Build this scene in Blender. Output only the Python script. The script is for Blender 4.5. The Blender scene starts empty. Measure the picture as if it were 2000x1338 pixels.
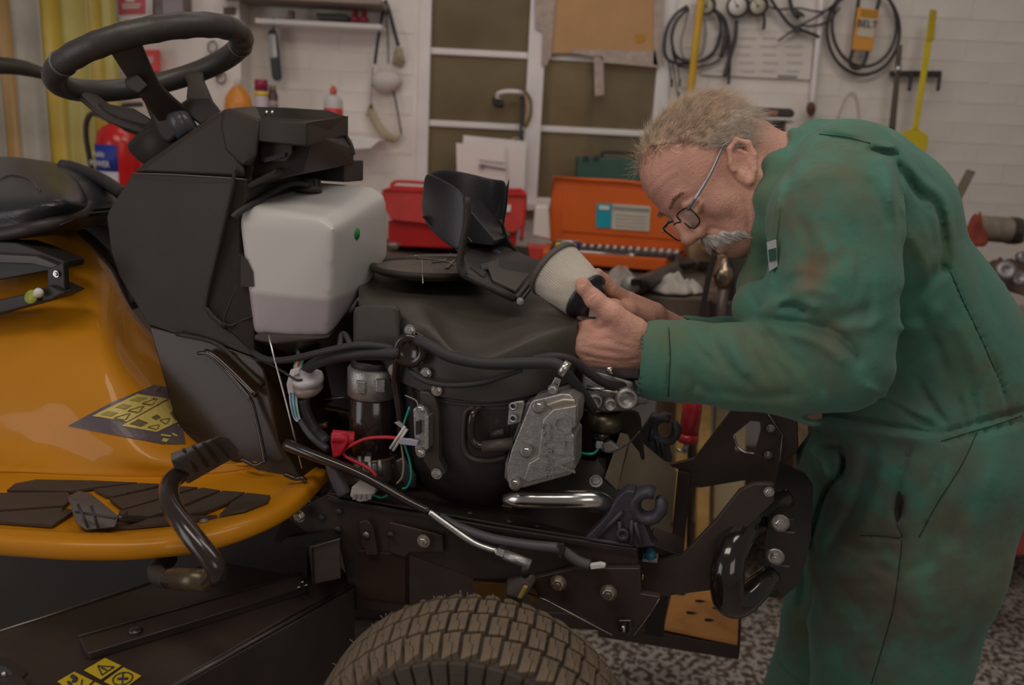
import bpy, bmesh, math, random
import numpy as np
from mathutils import Vector, Matrix, noise
from math import sin, cos, pi, radians, atan2, sqrt
random.seed(7)
SC = bpy.context.scene
COL = SC.collection
# ---------------- camera, world, lights, exposure ----------------
FPX = 1640.0
PITCH, ROLL = radians(13.5), radians(2.9)
CAM = Vector((0, 0, 1.5))
FW = Vector((0, cos(PITCH), -sin(PITCH)))
_U0 = Vector((0, sin(PITCH), cos(PITCH)))
RT = Vector((1, 0, 0))*cos(ROLL) + _U0*sin(ROLL)
UP = Vector((1, 0, 0))*-sin(ROLL) + _U0*cos(ROLL)
cd = bpy.data.cameras.new('camera'); cam = bpy.data.objects.new('camera', cd); COL.objects.link(cam)
cd.sensor_width = 36; cd.lens = FPX/2000*36; cd.clip_start = .05
cd.dof.use_dof = True; cd.dof.focus_distance = 1.28; cd.dof.aperture_fstop = 3.2
mw = Matrix((RT, UP, -FW)).transposed().to_4x4(); mw.translation = CAM
cam.matrix_world = mw
SC.camera = cam
wd = bpy.data.worlds.new('world'); SC.world = wd; wd.use_nodes = True
wd.node_tree.nodes['Background'].inputs[0].default_value = (1.0, .93, .88, 1)
wd.node_tree.nodes['Background'].inputs[1].default_value = .36
def area(name, loc, target, sx, sy, power, col):
    l = bpy.data.lights.new(name, 'AREA'); l.shape = 'RECTANGLE'; l.size = sx; l.size_y = sy; l.energy = power; l.color = col
    o = bpy.data.objects.new(name, l); COL.objects.link(o); o.location = loc
    d = Vector(target)-Vector(loc); o.rotation_euler = d.to_track_quat('-Z', 'Y').to_euler(); return o
area('ceiling_tube_light', (-.9, .2, 3.1), (-.3, 1.3, 1), 1.6, .5, 44, (1, .9, .78))
area('ceiling_tube_light', (.9, 1.0, 3.2), (.6, 2.0, 1), 1.6, .5, 36, (1, .93, .84))
area('ceiling_tube_light', (-.3, 2.3, 3.2), (-.1, 3.2, 1), 2.2, .4, 21, (1, .9, .85))
area('left_fill_light', (-3.2, -.4, 1.35), (.2, 1.3, 1.2), 1.6, 2.2, 62, (.94, .90, .92))  # added area lamp out of view, brings light from the left onto the face
area('camera_side_fill_light', (1.2, -1.8, 2.2), (.3, 1.5, 1.0), 1.6, 1.2, 30, (1, .9, .78))  # added lamp out of view, fills in from behind the camera
vs = SC.view_settings
SC.display_settings.display_device = 'sRGB'
vs.view_transform = 'Standard'; vs.look = 'None'; vs.gamma = 1; vs.use_curve_mapping = False
vs.exposure = -1.75
# ---------------- projection helpers: a pixel of the photo plus a real depth gives a point ----------------
def ray(px, py): return FW + RT*((px-1000)/FPX) - UP*((py-669)/FPX)
def W(px, py, Y):
    d = ray(px, py); return CAM + d*(Y/d.y)
def WZ(px, py, z):
    d = ray(px, py); return CAM + d*((z-CAM.z)/d.z)
MA = radians(14)
ME, ML, MC = Vector((cos(MA), -sin(MA), 0)), Vector((sin(MA), cos(MA), 0)), Vector((-.6, 1.5, 0))
def proj(p):
    d = Vector(p)-CAM; w = d.dot(FW); return 1000+FPX*d.dot(RT)/w, 669-FPX*d.dot(UP)/w
def M(px, py, v):
    d = ray(px, py); return CAM + d*((v-(CAM-MC).dot(ML))/d.dot(ML))
def U3(u, v, z): return MC + ME*u + ML*v + Vector((0, 0, z))
# ---------------- materials ----------------
def lin(c): return tuple((x/12.92 if x <= .04045 else ((x+.055)/1.055)**2.4) for x in c)
MATS = {}
def mat(name, col, rough=.5, metal=0, var=.12, vs_=8., bump=0, bs=60., coat=0, col2=None, thr=None, sub=0, trans=0, spec=.5):
    """procedural principled material: noise-broken colour and roughness, optional second colour in patches, optional bump"""
    if name in MATS: return MATS[name]
    m = bpy.data.materials.new(name); m.use_nodes = True; n = m.node_tree.nodes; L = m.node_tree.links
    b = n['Principled BSDF']; b.inputs['Roughness'].default_value = rough; b.inputs['Metallic'].default_value = metal
    b.inputs['Coat Weight'].default_value = coat; b.inputs['Coat Roughness'].default_value = .12
    b.inputs['Specular IOR Level'].default_value = spec
    if sub: b.inputs['Subsurface Weight'].default_value = sub; b.inputs['Subsurface Scale'].default_value = .02; b.inputs['Subsurface Radius'].default_value = (1, .5, .3)
    if trans: b.inputs['Transmission Weight'].default_value = trans
    tc = n.new('ShaderNodeTexCoord'); no = n.new('ShaderNodeTexNoise'); no.inputs['Scale'].default_value = vs_; no.inputs['Detail'].default_value = 5
    L.new(tc.outputs['Object'], no.inputs['Vector'])
    rp = n.new('ShaderNodeValToRGB')
    c = Vector(col); lo = tuple(c*(1-var))+(1,); hi = tuple(Vector(min(1, x) for x in c*(1+var)))+(1,)
    if col2:
        t = thr or (.5, .6); rp.color_ramp.elements[0].position = t[0]; rp.color_ramp.elements[1].position = t[1]
        lo = tuple(col)+(1,); hi = tuple(col2)+(1,)
    else:
        rp.color_ramp.elements[0].position = .3; rp.color_ramp.elements[1].position = .7
    rp.color_ramp.elements[0].color = lo; rp.color_ramp.elements[1].color = hi
    L.new(no.outputs['Fac'], rp.inputs['Fac']); L.new(rp.outputs['Color'], b.inputs['Base Color'])
    if bump:
        n2 = n.new('ShaderNodeTexNoise'); n2.inputs['Scale'].default_value = bs; n2.inputs['Detail'].default_value = 4
        L.new(tc.outputs['Object'], n2.inputs['Vector'])
        bp = n.new('ShaderNodeBump'); bp.inputs['Strength'].default_value = bump; bp.inputs['Distance'].default_value = .004
        L.new(n2.outputs['Fac'], bp.inputs['Height']); L.new(bp.outputs['Normal'], b.inputs['Normal'])
    MATS[name] = m; return m
black = mat('matte_black_plastic', (.042, .032, .026), .5, spec=.35, bump=.12, bs=500)
dblack = mat('dark_black_plastic', (.036, .028, .027), .45, bump=.1, bs=400)
gloss = mat('gloss_black_paint', (.030, .019, .015), .18, coat=.5)
framem = mat('black_painted_steel', (.052, .036, .031), .38, vs_=20, bump=.05, bs=200)
rubber = mat('black_rubber', (.035, .032, .035), .6, bump=.1, bs=300)
yellow = mat('yellow_gloss_paint', (.58, .225, .003), .5, coat=.35, var=.04, spec=.3)
yellow.node_tree.nodes['Principled BSDF'].inputs['Coat Roughness'].default_value = .05
steel = mat('zinc_steel', (.62, .60, .58), .3, 1, var=.2, vs_=60)
alu = mat('cast_aluminium', (.50, .48, .47), .42, .85, var=.15, vs_=120, bump=.2, bs=400)
chrome = mat('polished_pipe', (.72, .70, .68), .2, 1, var=.1)
white = mat('white_plastic', (.75, .72, .70), .45)
redp = mat('red_plastic', (.75, .03, .06), .35)
red = mat('red_paint', (.62, .03, .03), .4, var=.15, vs_=20)
orange = mat('orange_paint', (.75, .13, .012), .45, var=.08)
yelp = mat('yellow_plastic', (.80, .50, .02), .4, var=.08)
paper = mat('white_paper', (.80, .76, .73), .8, var=.03)
ink = mat('dark_ink', (.05, .05, .06), .7)
greyp = mat('grey_print', (.30, .28, .28), .8)
blueink = mat('blue_print', (.02, .04, .30), .6)
wood = mat('worn_wood', (.30, .19, .11), .7, var=.35, vs_=18, bump=.3, bs=60)
brownm = mat('rusty_brown', (.16, .07, .04), .7, var=.4, vs_=25, bump=.3)
greasy = mat('greasy_metal', (.10, .085, .075), .4, .6, var=.5, vs_=40, bump=.3, bs=90)
# ---------------- mesh helpers ----------------
ORG = {}
def finish(name, me, m, parent=None, smooth=True, bevel=0, sub=0, seg=2, solid=0, center=True, angle=35):
    vs_ = np.empty(len(me.vertices)*3, 'f'); me.vertices.foreach_get('co', vs_); vs_ = vs_.reshape(-1, 3)
    c = (vs_.min(0)+vs_.max(0))/2 if len(vs_) else np.zeros(3)
    if parent is None: c[2] = vs_[:, 2].min()
    me.vertices.foreach_set('co', (vs_-c).ravel()); me.update()
    o = bpy.data.objects.new(name, me); COL.objects.link(o)
    po = ORG[parent] if parent is not None else Vector((0, 0, 0))
    o.location = Vector(c)-po; ORG[o] = Vector(c)
    if parent is not None: o.parent = parent
    for q in (m if isinstance(m, (list, tuple)) else [m]): me.materials.append(q)
    if solid:
        s = o.modifiers.new('s', 'SOLIDIFY'); s.thickness = solid; s.offset = -1
    if bevel:
        b = o.modifiers.new('b', 'BEVEL'); b.width = bevel; b.segments = seg; b.limit_method = 'ANGLE'; b.angle_limit = radians(angle)
    if sub:
        s = o.modifiers.new('u', 'SUBSURF'); s.levels = sub; s.render_levels = sub
    if smooth:
        me.polygons.foreach_set('use_smooth', [True]*len(me.polygons))
        if bevel and not sub:
            w = o.modifiers.new('w', 'WEIGHTED_NORMAL')
    return o
def bmf(bm, name='m', recalc=True):
    if recalc: bmesh.ops.recalc_face_normals(bm, faces=bm.faces)
    me = bpy.data.meshes.new(name); bm.to_mesh(me); bm.free(); return me
def thing(name, label, cat, loc, group=None):
    o = bpy.data.objects.new(name, None); COL.objects.link(o); o.location = loc; o.empty_display_size = .05
    o['label'] = label; o['category'] = cat; ORG[o] = Vector(loc)
    if group: o['group'] = group
    return o
def tag(o, label, cat, group=None):
    o['label'] = label; o['category'] = cat
    if group: o['group'] = group
    return o
def struct(o): o['kind'] = 'structure'; return o
def add_hull(bm, pts):
    vs_ = [bm.verts.new(p) for p in pts]
    r = bmesh.ops.convex_hull(bm, input=vs_)
    dead = [g for g in r['geom_interior']+r['geom_unused'] if isinstance(g, bmesh.types.BMVert) and g.is_valid]
    if dead: bmesh.ops.delete(bm, geom=list(set(dead)), context='VERTS')
def hull(name, pts, m, parent=None, **k):
    k.setdefault('smooth', bool(k.get('bevel')) or m is MATS.get('none'))
    bm = bmesh.new(); add_hull(bm, pts)
    bmesh.ops.dissolve_limit(bm, angle_limit=radians(2), verts=bm.verts, edges=bm.edges)
    return finish(name, bmf(bm, name), m, parent, **k)
def add_prism(bm, pts, ext):
    a = [bm.verts.new(p) for p in pts]; b = [bm.verts.new(Vector(p)+ext) for p in pts]; n = len(a)
    bm.faces.new(a); bm.faces.new(b[::-1])
    for i in range(n): bm.faces.new((a[i], b[i], b[(i+1) % n], a[(i+1) % n]))
def prism(name, pts, ext, m, parent=None, **k):
    k.setdefault('smooth', bool(k.get('bevel')))
    bm = bmesh.new(); add_prism(bm, pts, Vector(ext)); return finish(name, bmf(bm, name), m, parent, **k)
def slabW(name, px, Y, th, m, parent=None, **k):
    return prism(name, [W(x, y, Y) for x, y in px], (0, th, 0), m, parent, **k)
def slabM(name, px, v, th, m, parent=None, **k):
    return prism(name, [M(p[0], p[1], p[2] if len(p) > 2 else v) for p in px], ML*th, m, parent, **k)
def add_box(bm, c, s, rot=None):
    """c centre, s full sizes"""
    mt = Matrix.Translation(c) @ (rot.to_4x4() if rot else Matrix()) @ Matrix.Diagonal((*s, 1))
    bmesh.ops.create_cube(bm, size=1, matrix=mt)
def box(name, c, s, m, parent=None, rot=None, bevel=.003, **k):
    bm = bmesh.new(); add_box(bm, Vector(c), s, rot); return finish(name, bmf(bm, name), m, parent, bevel=bevel, **k)
MROT = Matrix((ME, ML, Vector((0, 0, 1)))).transposed()
def smoothpath(pts, n=6, closed=False):
    """Catmull-Rom through points"""
    P = [Vector(p) for p in pts]; N = len(P); out = []
    if N < 3: return P
    for i in range(N if closed else N-1):
        p0 = P[(i-1) % N] if (closed or i > 0) else P[0]*2-P[1]
        p1 = P[i]; p2 = P[(i+1) % N]
        p3 = P[(i+2) % N] if (closed or i+2 < N) else P[-1]*2-P[-2]
        for j in range(n):
            t = j/n
            out.append(.5*((2*p1)+(p2-p0)*t+(2*p0-5*p1+4*p2-p3)*t*t+(3*p1-p0-3*p2+p3)*t**3))
    if not closed: out.append(P[-1])
    return out
def add_tube(bm, pts, r, seg=10, closed=False, caps=True, flat=None):
    """r: radius or list; flat=(axis, factor) squashes the section along a world axis"""
    P = [Vector(p) for p in pts]; N = len(P); rings = []
    rr = [r]*N if not hasattr(r, '__len__') else [r[min(len(r)-1, int(round(i*(len(r)-1)/max(1, N-1))))] if len(r) != N else r[i] for i in range(N)]
    if hasattr(r, '__len__') and len(r) != N:
        rr = [float(np.interp(i/(N-1), np.linspace(0, 1, len(r)), r)) for i in range(N)]
    t0 = (P[1]-P[0]).normalized(); up = Vector((0, 0, 1)) if abs(t0.z) < .9 else Vector((1, 0, 0))
    nrm = (up-t0*up.dot(t0)).normalized()
    for i in range(N):
        if closed: t = (P[(i+1) % N]-P[i-1]).normalized()
        else: t = (P[min(i+1, N-1)]-P[max(i-1, 0)]).normalized()
        nrm = (nrm-t*nrm.dot(t)).normalized(); bn = t.cross(nrm); ring = []
        for k in range(seg):
            a = 2*pi*k/seg; d = nrm*cos(a)+bn*sin(a)
            if flat: d = d-flat[0]*d.dot(flat[0])*(1-flat[1])
            ring.append(bm.verts.new(P[i]+d*rr[i]))
        rings.append(ring)
    for i in range(N if closed else N-1):
        a, b = rings[i], rings[(i+1) % N]
        for k in range(seg): bm.faces.new((a[k], a[(k+1) % seg], b[(k+1) % seg], b[k]))
    if caps and not closed: bm.faces.new(rings[0][::-1]); bm.faces.new(rings[-1])
def tube(name, pts, r, m, parent=None, seg=10, n=6, closed=False, caps=True, flat=None, **k):
    bm = bmesh.new(); add_tube(bm, smoothpath(pts, n, closed) if len(pts) > 2 and n else pts, r, seg, closed, caps, flat)
    return finish(name, bmf(bm, name), m, parent, **k)
def add_lathe(bm, prof, mt, seg=24):
    """prof: list of (r, z) ; mt places local axes"""
    rings = []
    for r, z in prof:
        rings.append([bm.verts.new(mt @ Vector((max(r, 1e-5)*cos(2*pi*k/seg), max(r, 1e-5)*sin(2*pi*k/seg), z))) for k in range(seg)])
    for a, b in zip(rings, rings[1:]):
        for k in range(seg): bm.faces.new((a[k], a[(k+1) % seg], b[(k+1) % seg], b[k]))
    bm.faces.new(rings[0][::-1]); bm.faces.new(rings[-1])
def axis(c, d, roll=0):
    """matrix whose local z points along d at c"""
    q = Vector(d).to_track_quat('Z', 'Y').to_matrix().to_4x4(); return Matrix.Translation(c) @ q @ Matrix.Rotation(roll, 4, 'Z')
def lathe(name, prof, c, d, m, parent=None, seg=24, **k):
    bm = bmesh.new(); add_lathe(bm, prof, axis(c, d), seg); return finish(name, bmf(bm, name), m, parent, **k)
def add_bolt(bm, c, d, r=.007, h=.006):
    mt = axis(c, d); add_lathe(bm, [(r*1.45, 0), (r*1.45, h*.25)], mt, 14); add_lathe(bm, [(r, h*.25), (r, h*.9), (r*.85, h)], mt, 6)
    add_lathe(bm, [(r*.4, h), (r*.35, h*1.2)], mt, 8)
def bolt(c, d, parent, r=.007, h=.006, m=None, name='bolt'):
    bm = bmesh.new(); add_bolt(bm, c, d, r, h); return finish(name, bmf(bm, name), m or steel, parent, smooth=False)
def dense(grid, f, n):
    """interpolate a coarse grid of points with Catmull-Rom in both directions"""
    rows = [smoothpath([f(*p) for p in r], n) for r in grid]
    cols = [smoothpath([r[j] for r in rows], n) for j in range(len(rows[0]))]
    return [[cols[j][i] for j in range(len(cols))] for i in range(len(cols[0]))]
def relief(name, grid, vback, m, parent=None, f=None, n=5, lean=0, post=None, close=True, **k):
    """grid rows of (px,py,depth): the seen surface; its rim is carried back to depth vback, so it is a closed solid"""
    f = f or M; bm = bmesh.new(); G = dense(grid, f, n); post and post(G, n); R = len(G); C = len(G[0])
    g = [[bm.verts.new(p) for p in row] for row in G]
    if not close:
        for i in range(R-1):
            for j in range(C-1): bm.faces.new((g[i][j], g[i+1][j], g[i+1][j+1], g[i][j+1]))
        bmesh.ops.recalc_face_normals(bm, faces=bm.faces); bm.faces.ensure_lookup_table(); q = bm.faces[len(bm.faces)//2]
        if q.normal.dot(CAM-q.calc_center_median()) < 0: bmesh.ops.reverse_faces(bm, faces=bm.faces)
        o = finish(name, bmf(bm, recalc=False), m, parent, **k); o.data.set_sharp_from_angle(angle=radians(50)); return o
    ax_ = ML if f is M else Vector((0, 1, 0)); o0 = MC.dot(ML) if f is M else 0
    for i in range(R-1):
        for j in range(C-1): bm.faces.new((g[i][j], g[i+1][j], g[i+1][j+1], g[i][j+1]))
    rim = [(0, j) for j in range(C)]+[(i, C-1) for i in range(1, R)]+[(R-1, j) for j in range(C-2, -1, -1)]+[(i, 0) for i in range(R-2, 0, -1)]
    bk = [bm.verts.new(g[i][j].co+(ax_+ME*lean)*(vback+o0-g[i][j].co.dot(ax_))) for i, j in rim]; q_ = len(rim)
    for q in range(q_):
        i, j = rim[q]; i2, j2 = rim[(q+1) % q_]; bm.faces.new((g[i][j], g[i2][j2], bk[(q+1) % q_], bk[q]))
    bm.faces.new(bk)
    o = finish(name, bmf(bm), m, parent, **k); o.data.set_sharp_from_angle(angle=radians(50)); return o
def text(name, s, c, xdir, ydir, size, m, parent=None, ext=.0006, align='CENTER'):
    cu = bpy.data.curves.new(name, 'FONT'); cu.body = s; cu.size = size; cu.extrude = ext; cu.align_x = align; cu.align_y = 'CENTER'; cu.resolution_u = 2
    o = bpy.data.objects.new('t', cu); COL.objects.link(o); bpy.context.view_layer.update()
    me = bpy.data.meshes.new_from_object(o.evaluated_get(bpy.context.evaluated_depsgraph_get())); bpy.data.objects.remove(o)
    x = Vector(xdir).normalized(); y = Vector(ydir); y = (y-x*y.dot(x)).normalized(); z = x.cross(y)
    mt = Matrix((x, y, z)).transposed().to_4x4(); mt.translation = c; me.transform(mt)
    return finish(name, me, m, parent, smooth=False)
# ---------------- implicit-surface helper (numpy surface nets) ----------------
def surface_nets(F, lo, h):
    s = F < 0
    nx, ny, nz = F.shape
    c = [s[a:nx-1+a, b:ny-1+b, d:nz-1+d] for a in (0, 1) for b in (0, 1) for d in (0, 1)]
    cnt = sum(x.astype(np.int8) for x in c); act = (cnt > 0) & (cnt < 8)
    idx = -np.ones(act.shape, np.int64); I = np.argwhere(act); idx[act] = np.arange(len(I))
    P = np.zeros((len(I), 3)); N = np.zeros(len(I))
    offs = [(a, b, d) for a in (0, 1) for b in (0, 1) for d in (0, 1)]
    for p in range(8):
        for q in range(p+1, 8):
            if sum(abs(offs[p][k]-offs[q][k]) for k in range(3)) != 1: continue
            A = F[I[:, 0]+offs[p][0], I[:, 1]+offs[p][1], I[:, 2]+offs[p][2]]; B = F[I[:, 0]+offs[q][0], I[:, 1]+offs[q][1], I[:, 2]+offs[q][2]]
            mk = (A < 0) != (B < 0); t = np.where(mk, A/(A-B+1e-12), 0)[:, None]
            P += np.where(mk[:, None], np.array(offs[p])+t*(np.array(offs[q])-np.array(offs[p])), 0); N += mk
    V = (I+P/N[:, None])*h+lo; faces = []
    for ax in range(3):
        sl = [slice(None)]*3; sh = [slice(None)]*3; sl[ax] = slice(0, -1); sh[ax] = slice(1, None)
        a = s[tuple(sl)]; b = s[tuple(sh)]; cr = a != b
        J = np.argwhere(cr); o1, o2 = [(1, 2), (2, 0), (0, 1)][ax]
        J = J[(J[:, o1] > 0) & (J[:, o2] > 0) & (J[:, o1] < idx.shape[o1]) & (J[:, o2] < idx.shape[o2])]
        def g(d1, d2):
            K = J.copy(); K[:, o1] -= d1; K[:, o2] -= d2; return idx[K[:, 0], K[:, 1], K[:, 2]]
        q = np.stack([g(0, 0), g(1, 0), g(1, 1), g(0, 1)], 1); fl = ~a[J[:, 0], J[:, 1], J[:, 2]]
        q[fl] = q[fl][:, ::-1]; faces.append(q[(q >= 0).all(1)])
    return V, np.concatenate(faces)[:, ::-1]
class SDF:
    def __init__(s, lo, hi, h):
        s.lo = np.array(lo, float); s.h = h; n = np.ceil((np.array(hi)-s.lo)/h).astype(int)+1
        ax = [(s.lo[k]+np.arange(n[k])*h).astype(np.float32) for k in range(3)]
        s.X, s.Y, s.Z = np.meshgrid(*ax, indexing='ij'); s.F = np.full(s.X.shape, 1., np.float32)
    def _mix(s, d, k, op, w):
        F = s.F[w]
        if op == 'add':
            if k: t = np.clip(.5+.5*(F-d)/k, 0, 1); F = F*(1-t)+d*t-k*t*(1-t)
            else: F = np.minimum(F, d)
        else:
            if k: t = np.clip(.5-.5*(F+d)/k, 0, 1); F = F*(1-t)-d*t+k*t*(1-t)
            else: F = np.maximum(F, -d)
        s.F[w] = F
    def _win(s, lo, hi):
        n = s.F.shape; i0 = [max(0, int((lo[k]-s.lo[k])/s.h)) for k in range(3)]; i1 = [min(n[k], int((hi[k]-s.lo[k])/s.h)+2) for k in range(3)]
        return tuple(slice(i0[k], max(i0[k], i1[k])) for k in range(3))
    def cap(s, a, b, ra, rb, k=.01, op='add'):
        """tapered capsule, worked out only around itself"""
        a = np.array(a, np.float32); b = np.array(b, np.float32); e = b-a; L = float(e@e)+1e-12; m = max(ra, rb)+k+.035
        w = s._win(np.minimum(a, b)-m, np.maximum(a, b)+m); X, Y, Z = s.X[w], s.Y[w], s.Z[w]
        px, py, pz = X-a[0], Y-a[1], Z-a[2]
        t = np.clip((px*e[0]+py*e[1]+pz*e[2])/L, 0, 1)
        d = np.sqrt((px-t*e[0])**2+(py-t*e[1])**2+(pz-t*e[2])**2)-(ra+(rb-ra)*t); s._mix(d, k, op, w); return s
    def chain(s, pts, rs, k=.006, op='add'):
        for i in range(len(pts)-1): s.cap(pts[i], pts[i+1], rs[i], rs[i+1], k, op)
        return s
    def ell(s, c, r, rot=None, k=.01, op='add'):
        """ellipsoid radii r in frame rot (columns = axes)"""
        m = max(r)+k+.035; w = s._win(np.array(c)-m, np.array(c)+m)
        p = [s.X[w]-c[0], s.Y[w]-c[1], s.Z[w]-c[2]]
        if rot is not None: p = [p[0]*rot[0][j]+p[1]*rot[1][j]+p[2]*rot[2][j] for j in range(3)]
        q = np.sqrt((p[0]/r[0])**2+(p[1]/r[1])**2+(p[2]/r[2])**2)
        q2 = np.sqrt((p[0]/r[0]**2)**2+(p[1]/r[1]**2)**2+(p[2]/r[2]**2)**2)+1e-6
        s._mix(q*(q-1)/q2, k, op, w); return s
    def plane(s, c, n, k=0):
        """cut away the side the normal points to"""
        n = np.array(n)/np.linalg.norm(n); d = (s.X-c[0])*n[0]+(s.Y-c[1])*n[1]+(s.Z-c[2])*n[2]; s.F = np.maximum(s.F, d); return s
    def pixels(s):
        """photo pixel of every grid point, for carving folds"""
        x, y, z = s.X-CAM.x, s.Y-CAM.y, s.Z-CAM.z; w = x*FW.x+y*FW.y+z*FW.z
        return 1000+FPX*(x*RT.x+y*RT.y+z*RT.z)/w, 669-FPX*(x*UP.x+y*UP.y+z*UP.z)/w
    def folds(s, strokes, ymax):
        """strokes: (polyline px, width px, depth m) grooves (+) or ridges (-) on surfaces nearer than ymax"""
        px, py = s.pixels(); near = (np.abs(s.F) < .03) & (s.Y < ymax); a, b = px[near], py[near]; D = np.zeros(a.shape, np.float32)
        for pts, w, dep in strokes:
            pts = [tuple(q)[:2] for q in smoothpath([(x, y, 0) for x, y in pts], 4)] if len(pts) > 2 else pts
            m = np.full(a.shape, 1e9, np.float32); T = np.zeros(a.shape, np.float32); n = len(pts)-1
            for i in range(n):
                x0, y0 = pts[i]; ex, ey = pts[i+1][0]-x0, pts[i+1][1]-y0; t = np.clip(((a-x0)*ex+(b-y0)*ey)/(ex*ex+ey*ey+1e-9), 0, 1)
                dd = (a-x0-t*ex)**2+(b-y0-t*ey)**2; u = dd < m; m = np.where(u, dd, m); T = np.where(u, (i+t)/n, T)
            D += dep*np.exp(-m/w**2)*np.clip(np.minimum(T, 1-T)*5+.25, 0, 1)
        s.F[near] += D; return s
    def mesh(s, name):
        V, Q = surface_nets(s.F, s.lo, s.h); me = bpy.data.meshes.new(name)
        me.vertices.add(len(V)); me.vertices.foreach_set('co', V.ravel().astype('f'))
        me.loops.add(len(Q)*4); me.loops.foreach_set('vertex_index', Q.ravel().astype('i'))
        me.polygons.add(len(Q)); me.polygons.foreach_set('loop_start', np.arange(0, len(Q)*4, 4, dtype='i')); me.polygons.foreach_set('loop_total', np.full(len(Q), 4, 'i'))
        me.update(calc_edges=True); me.validate(); return me
def A(v): return np.array(v, float)
# ================= setting =================
YB = 3.40
wallm = mat('white_painted_brick', (.80, .73, .68), .75, var=.10, vs_=3.5, bump=.25, bs=90)
wallm2 = mat('white_painted_plaster', (.80, .72, .67), .8, var=.07, vs_=2.5, bump=.2, bs=40)
framew = mat('white_window_paint', (.80, .75, .74), .55, var=.06)
floorm = mat('speckled_floor_paint', (.15, .105, .085), .6, col2=(.66, .58, .53), thr=(.44, .56), vs_=48, bump=.1)
wx0, wx1 = W(817, 150, YB).x, W(1308, 150, YB).x
wz0, wz1 = W(1060, 396, YB).z, 2.35
bm = bmesh.new(); add_box(bm, Vector((0, 1.2, -.02)), (9, 7, .04)); struct(finish('floor', bmf(bm), floorm, smooth=False))
xl = W(488, 60, YB).x
def wallbox(bm, x0, x1, z0, z1, y=YB): add_box(bm, Vector(((x0+x1)/2, y+.1, (z0+z1)/2)), (x1-x0, .2, z1-z0))
bm = bmesh.new()
wallbox(bm, xl, wx0, 0, 3); wallbox(bm, wx1, 3.6, 0, 3); wallbox(bm, wx0, wx1, 0, wz0); wallbox(bm, wx0, wx1, wz1, 3)
wb = struct(finish('wall_back', bmf(bm), wallm, smooth=False))
bm = bmesh.new(); wallbox(bm, -4.2, xl+.0, 0, 3, YB-.12); struct(finish('wall_left', bmf(bm), wallm2, smooth=False))
# painted bricks of the back wall, one object each
bm = bmesh.new(); add_box(bm, Vector((0, 0, 0)), (.2235, .02, .072)); brk = bmf(bm, 'brick'); brk.materials.append(wallm)
bm = bmesh.new(); add_box(bm, Vector((0, 0, 0)), (.108, .02, .072)); brh = bmf(bm, 'brick'); brh.materials.append(wallm)
nb = 0
for row in range(15):
    z = 1.01+row*.0755
    x = xl+.12+(.11 if row % 2 else 0)
    while x < 2.35:
        for me, w in ((brk, .2235), (brh, .108)):
            a, b = x-w/2, x+w/2
            if (a > wx0-.01 and b < wx1+.01 and z > wz0-.02): break
            if a > wx0-.006 and a < wx1 and z > wz0-.03: continue
            if b > wx0+.006 and b < wx1 and z > wz0-.03: continue
            if a < wx0 and b > wx0 and z > wz0-.03: continue
            if nb < 290 and not (z < 1.06 and x < .9):
                o = bpy.data.objects.new('brick', me); COL.objects.link(o); o.parent = wb
                o.location = Vector((x, YB+.0078-random.random()*.0010, z))-ORG[wb]; o.rotation_euler = (random.uniform(-.008, .008), 0, random.uniform(-.006, .006)); nb += 1
            break
        x += .2275
# ---- window ----
wn = finish('window_1', (lambda b: (add_box(b, Vector(((wx0+wx1)/2, YB-.005, wz0-.015)), (wx1-wx0+.06, .10, .03)), bmf(b))[1])(bmesh.new()), framew, bevel=.004); struct(wn)
def wpart(name, x0, x1, z0, z1, y0=YB-.01, y1=YB+.04, m=framew): return box(name, ((x0+x1)/2, (y0+y1)/2, (z0+z1)/2), (x1-x0, y1-y0, z1-z0), m, wn, bevel=.003)
xa, xb, xc, xd = W(840, 150, YB).x, W(1029, 150, YB).x, W(1062, 150, YB).x, W(1281, 150, YB).x
wpart('frame_post', wx0, xa, wz0, wz1); wpart('frame_post', xb, xc, wz0, wz1, YB-.02); wpart('frame_post', xd, wx1, wz0, wz1)
zs = [W(940, 245, YB).z, W(940, 104, YB).z]; zt = zs[1]+(zs[1]-zs[0])
for x0, x1 in ((xa, xb), (xc, xd)):
    for z in zs+[zt]: wpart('glazing_bar', x0, x1, z-.012, z+.012, YB, YB+.03)
    wpart('frame_rail', x0, x1, wz0, wz0+.02)
gl = bpy.data.materials.new('dirty_glass'); gl.use_nodes = True; n = gl.node_tree.nodes; L = gl.node_tree.links
b = n['Principled BSDF']; b.inputs['Base Color'].default_value = (.60, .50, .34, 1); b.inputs['Roughness'].default_value = .25
tr = n.new('ShaderNodeBsdfTransparent'); tr.inputs[0].default_value = (.75, .70, .62, 1); mx = n.new('ShaderNodeMixShader')
no = n.new('ShaderNodeTexNoise'); no.inputs['Scale'].default_value = 5; mr = n.new('ShaderNodeMapRange'); mr.inputs[3].default_value = .72; mr.inputs[4].default_value = .94
tc = n.new('ShaderNodeTexCoord'); L.new(tc.outputs['Object'], no.inputs['Vector']); L.new(no.outputs['Fac'], mr.inputs[0]); L.new(mr.outputs[0], mx.inputs[0])
L.new(b.outputs[0], mx.inputs[1]); L.new(tr.outputs[0], mx.inputs[2]); L.new(mx.outputs[0], n['Material Output'].inputs[0])
zz = [wz0+.02, zs[0]-.012, zs[0]+.012, zs[1]-.012, zs[1]+.012, zt-.012]
for x0, x1 in ((xa, xb), (xc, xd)):
    for k in (0, 2, 4): wpart('pane', x0, x1, zz[k], zz[k+1], YB+.012, YB+.016, gl)
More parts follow.
